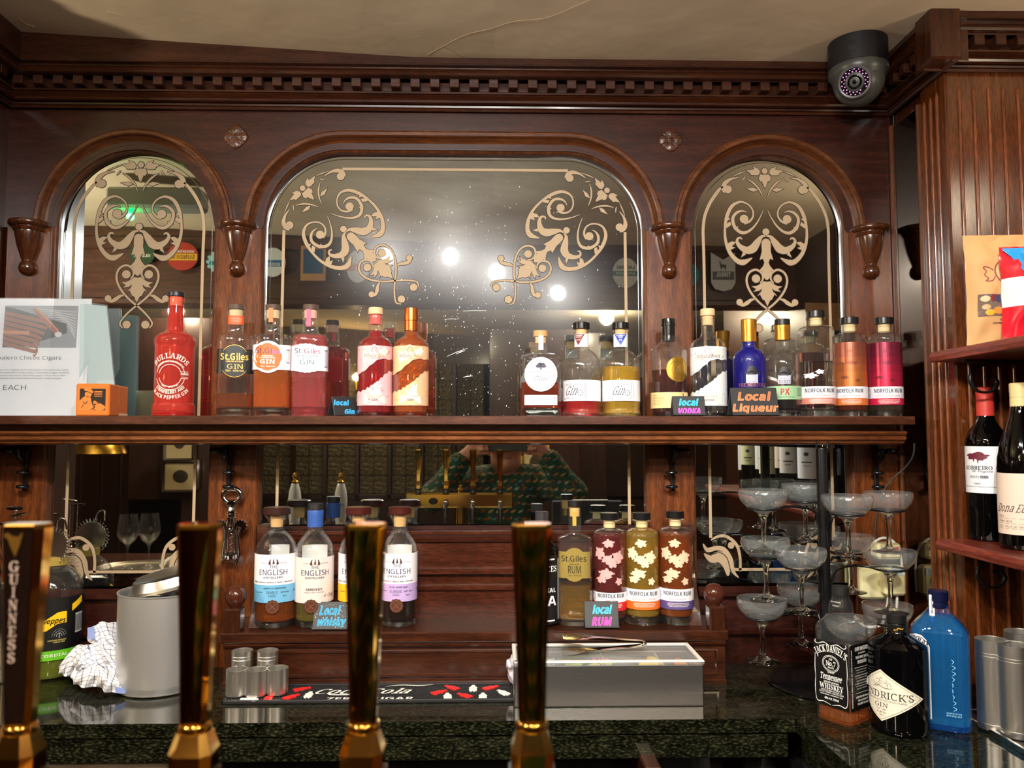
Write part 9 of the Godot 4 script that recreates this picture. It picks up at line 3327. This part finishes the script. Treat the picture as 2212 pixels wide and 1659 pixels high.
	var shirt := sdf(torso + arms2 + [[V.call(0.0, 1.05, 1.99), V.call(0.0, 0.88, 1.99), 0.118, 0.128], [V.call(0.11, 1.05, 1.99), V.call(0.11, 0.88, 1.99), 0.118, 0.128]], 0.011, 0.012, 0.035, 0.003)
	obj("shirt", shirt, cloth, t)
	var col := MB.new()
	for s in [-1.0, 1.0]:
		var rows := []
		for j in 4:
			var row := PackedVector3Array()
			for i in 11:
				var a: float = lerpf(PI * 0.02, PI * 0.98, i / 10.0)
				var r := 0.068 + 0.012 * j
				row.append(V.call(0.056 + s * sin(a) * r * 1.08, 1.462 - 0.018 * j - 0.034 * smoothstep(0.3, 0.0, i / 10.0) - 0.004 * j * j * smoothstep(0.5, 0.0, i / 10.0), 1.972 - cos(a) * r))
			rows.append(row)
		if s > 0:
			rows.reverse()
		col.grid(rows)
	obj("collar", col, cloth, t)
	var trousers := sdf(legs, 0.014, 0.014, 0.035, 0.002)
	obj("trousers", trousers, mat("dark_denim", Color8(36, 40, 52), 0.85), t)
	var shoes := sdf([[V.call(-0.05, 0.05, 2.01), V.call(-0.06, 0.042, 1.865), 0.052, 0.042], [V.call(0.16, 0.05, 2.01), V.call(0.17, 0.042, 1.865), 0.052, 0.042]], 0.008, 0.0, 0.02)
	obj("shoes", shoes, mat("shoe_leather", Color8(40, 28, 22), 0.5), t)
	var hair := sdf([[H.call(0, 0.05, 0.035), H.call(0, 0.062, -0.01), 0.083, 0.076], [H.call(0, 0.0, 0.045), H.call(0, 0.03, 0.04), 0.075, 0.082]], 0.006, 0.004, 0.03, 0.002)
	obj("hair", hair, mat("grey_hair", Color8(120, 112, 104), 0.8), t)
	var lips := sdf([[H.call(-0.018, -0.053, -0.0945), H.call(0.018, -0.053, -0.0945), 0.0042, 0.0042], [H.call(-0.015, -0.0605, -0.0925), H.call(0.015, -0.0605, -0.0925), 0.0045, 0.0045]], 0.0018, 0.0, 0.003)
	obj("lips", lips, mat("lips", Color8(176, 96, 86), 0.45), t)
	for s in [-1.0, 1.0]:
		var e := MB.new()
		e.t = Transform3D(Basis(Vector3.RIGHT, -PI / 2), H.call(s * 0.032, 0.016, -0.080))
		e.lathe([[0, -0.011], [0.008, -0.008], [0.0115, 0.0], [0.008, 0.008], [0.004, 0.0108], [0, 0.0115]], 16)
		obj("eye", e, mat("eye_white", Color8(220, 214, 206), 0.2), t)
	# the phone in both hands, its lens just behind the place the picture is taken from
	var p := thing("phone", "grey phone held up level in both hands, reflected just under the shelf", "phone", Vector3(0.064, 1.588, 1.7905))
	var m := MB.new()
	m.box(Vector3(), Vector3(0.186, 0.082, 0.009), 0.003)
	obj("case", m, mat("phone_grey", Color8(70, 74, 74), 0.35), p)
	m = MB.new()
	m.box(Vector3(0, 0, 0.0047), Vector3(0.176, 0.074, 0.0006), 0.0002)
	obj("screen", m, mat("phone_screen", Color8(18, 20, 24), 0.05), p)
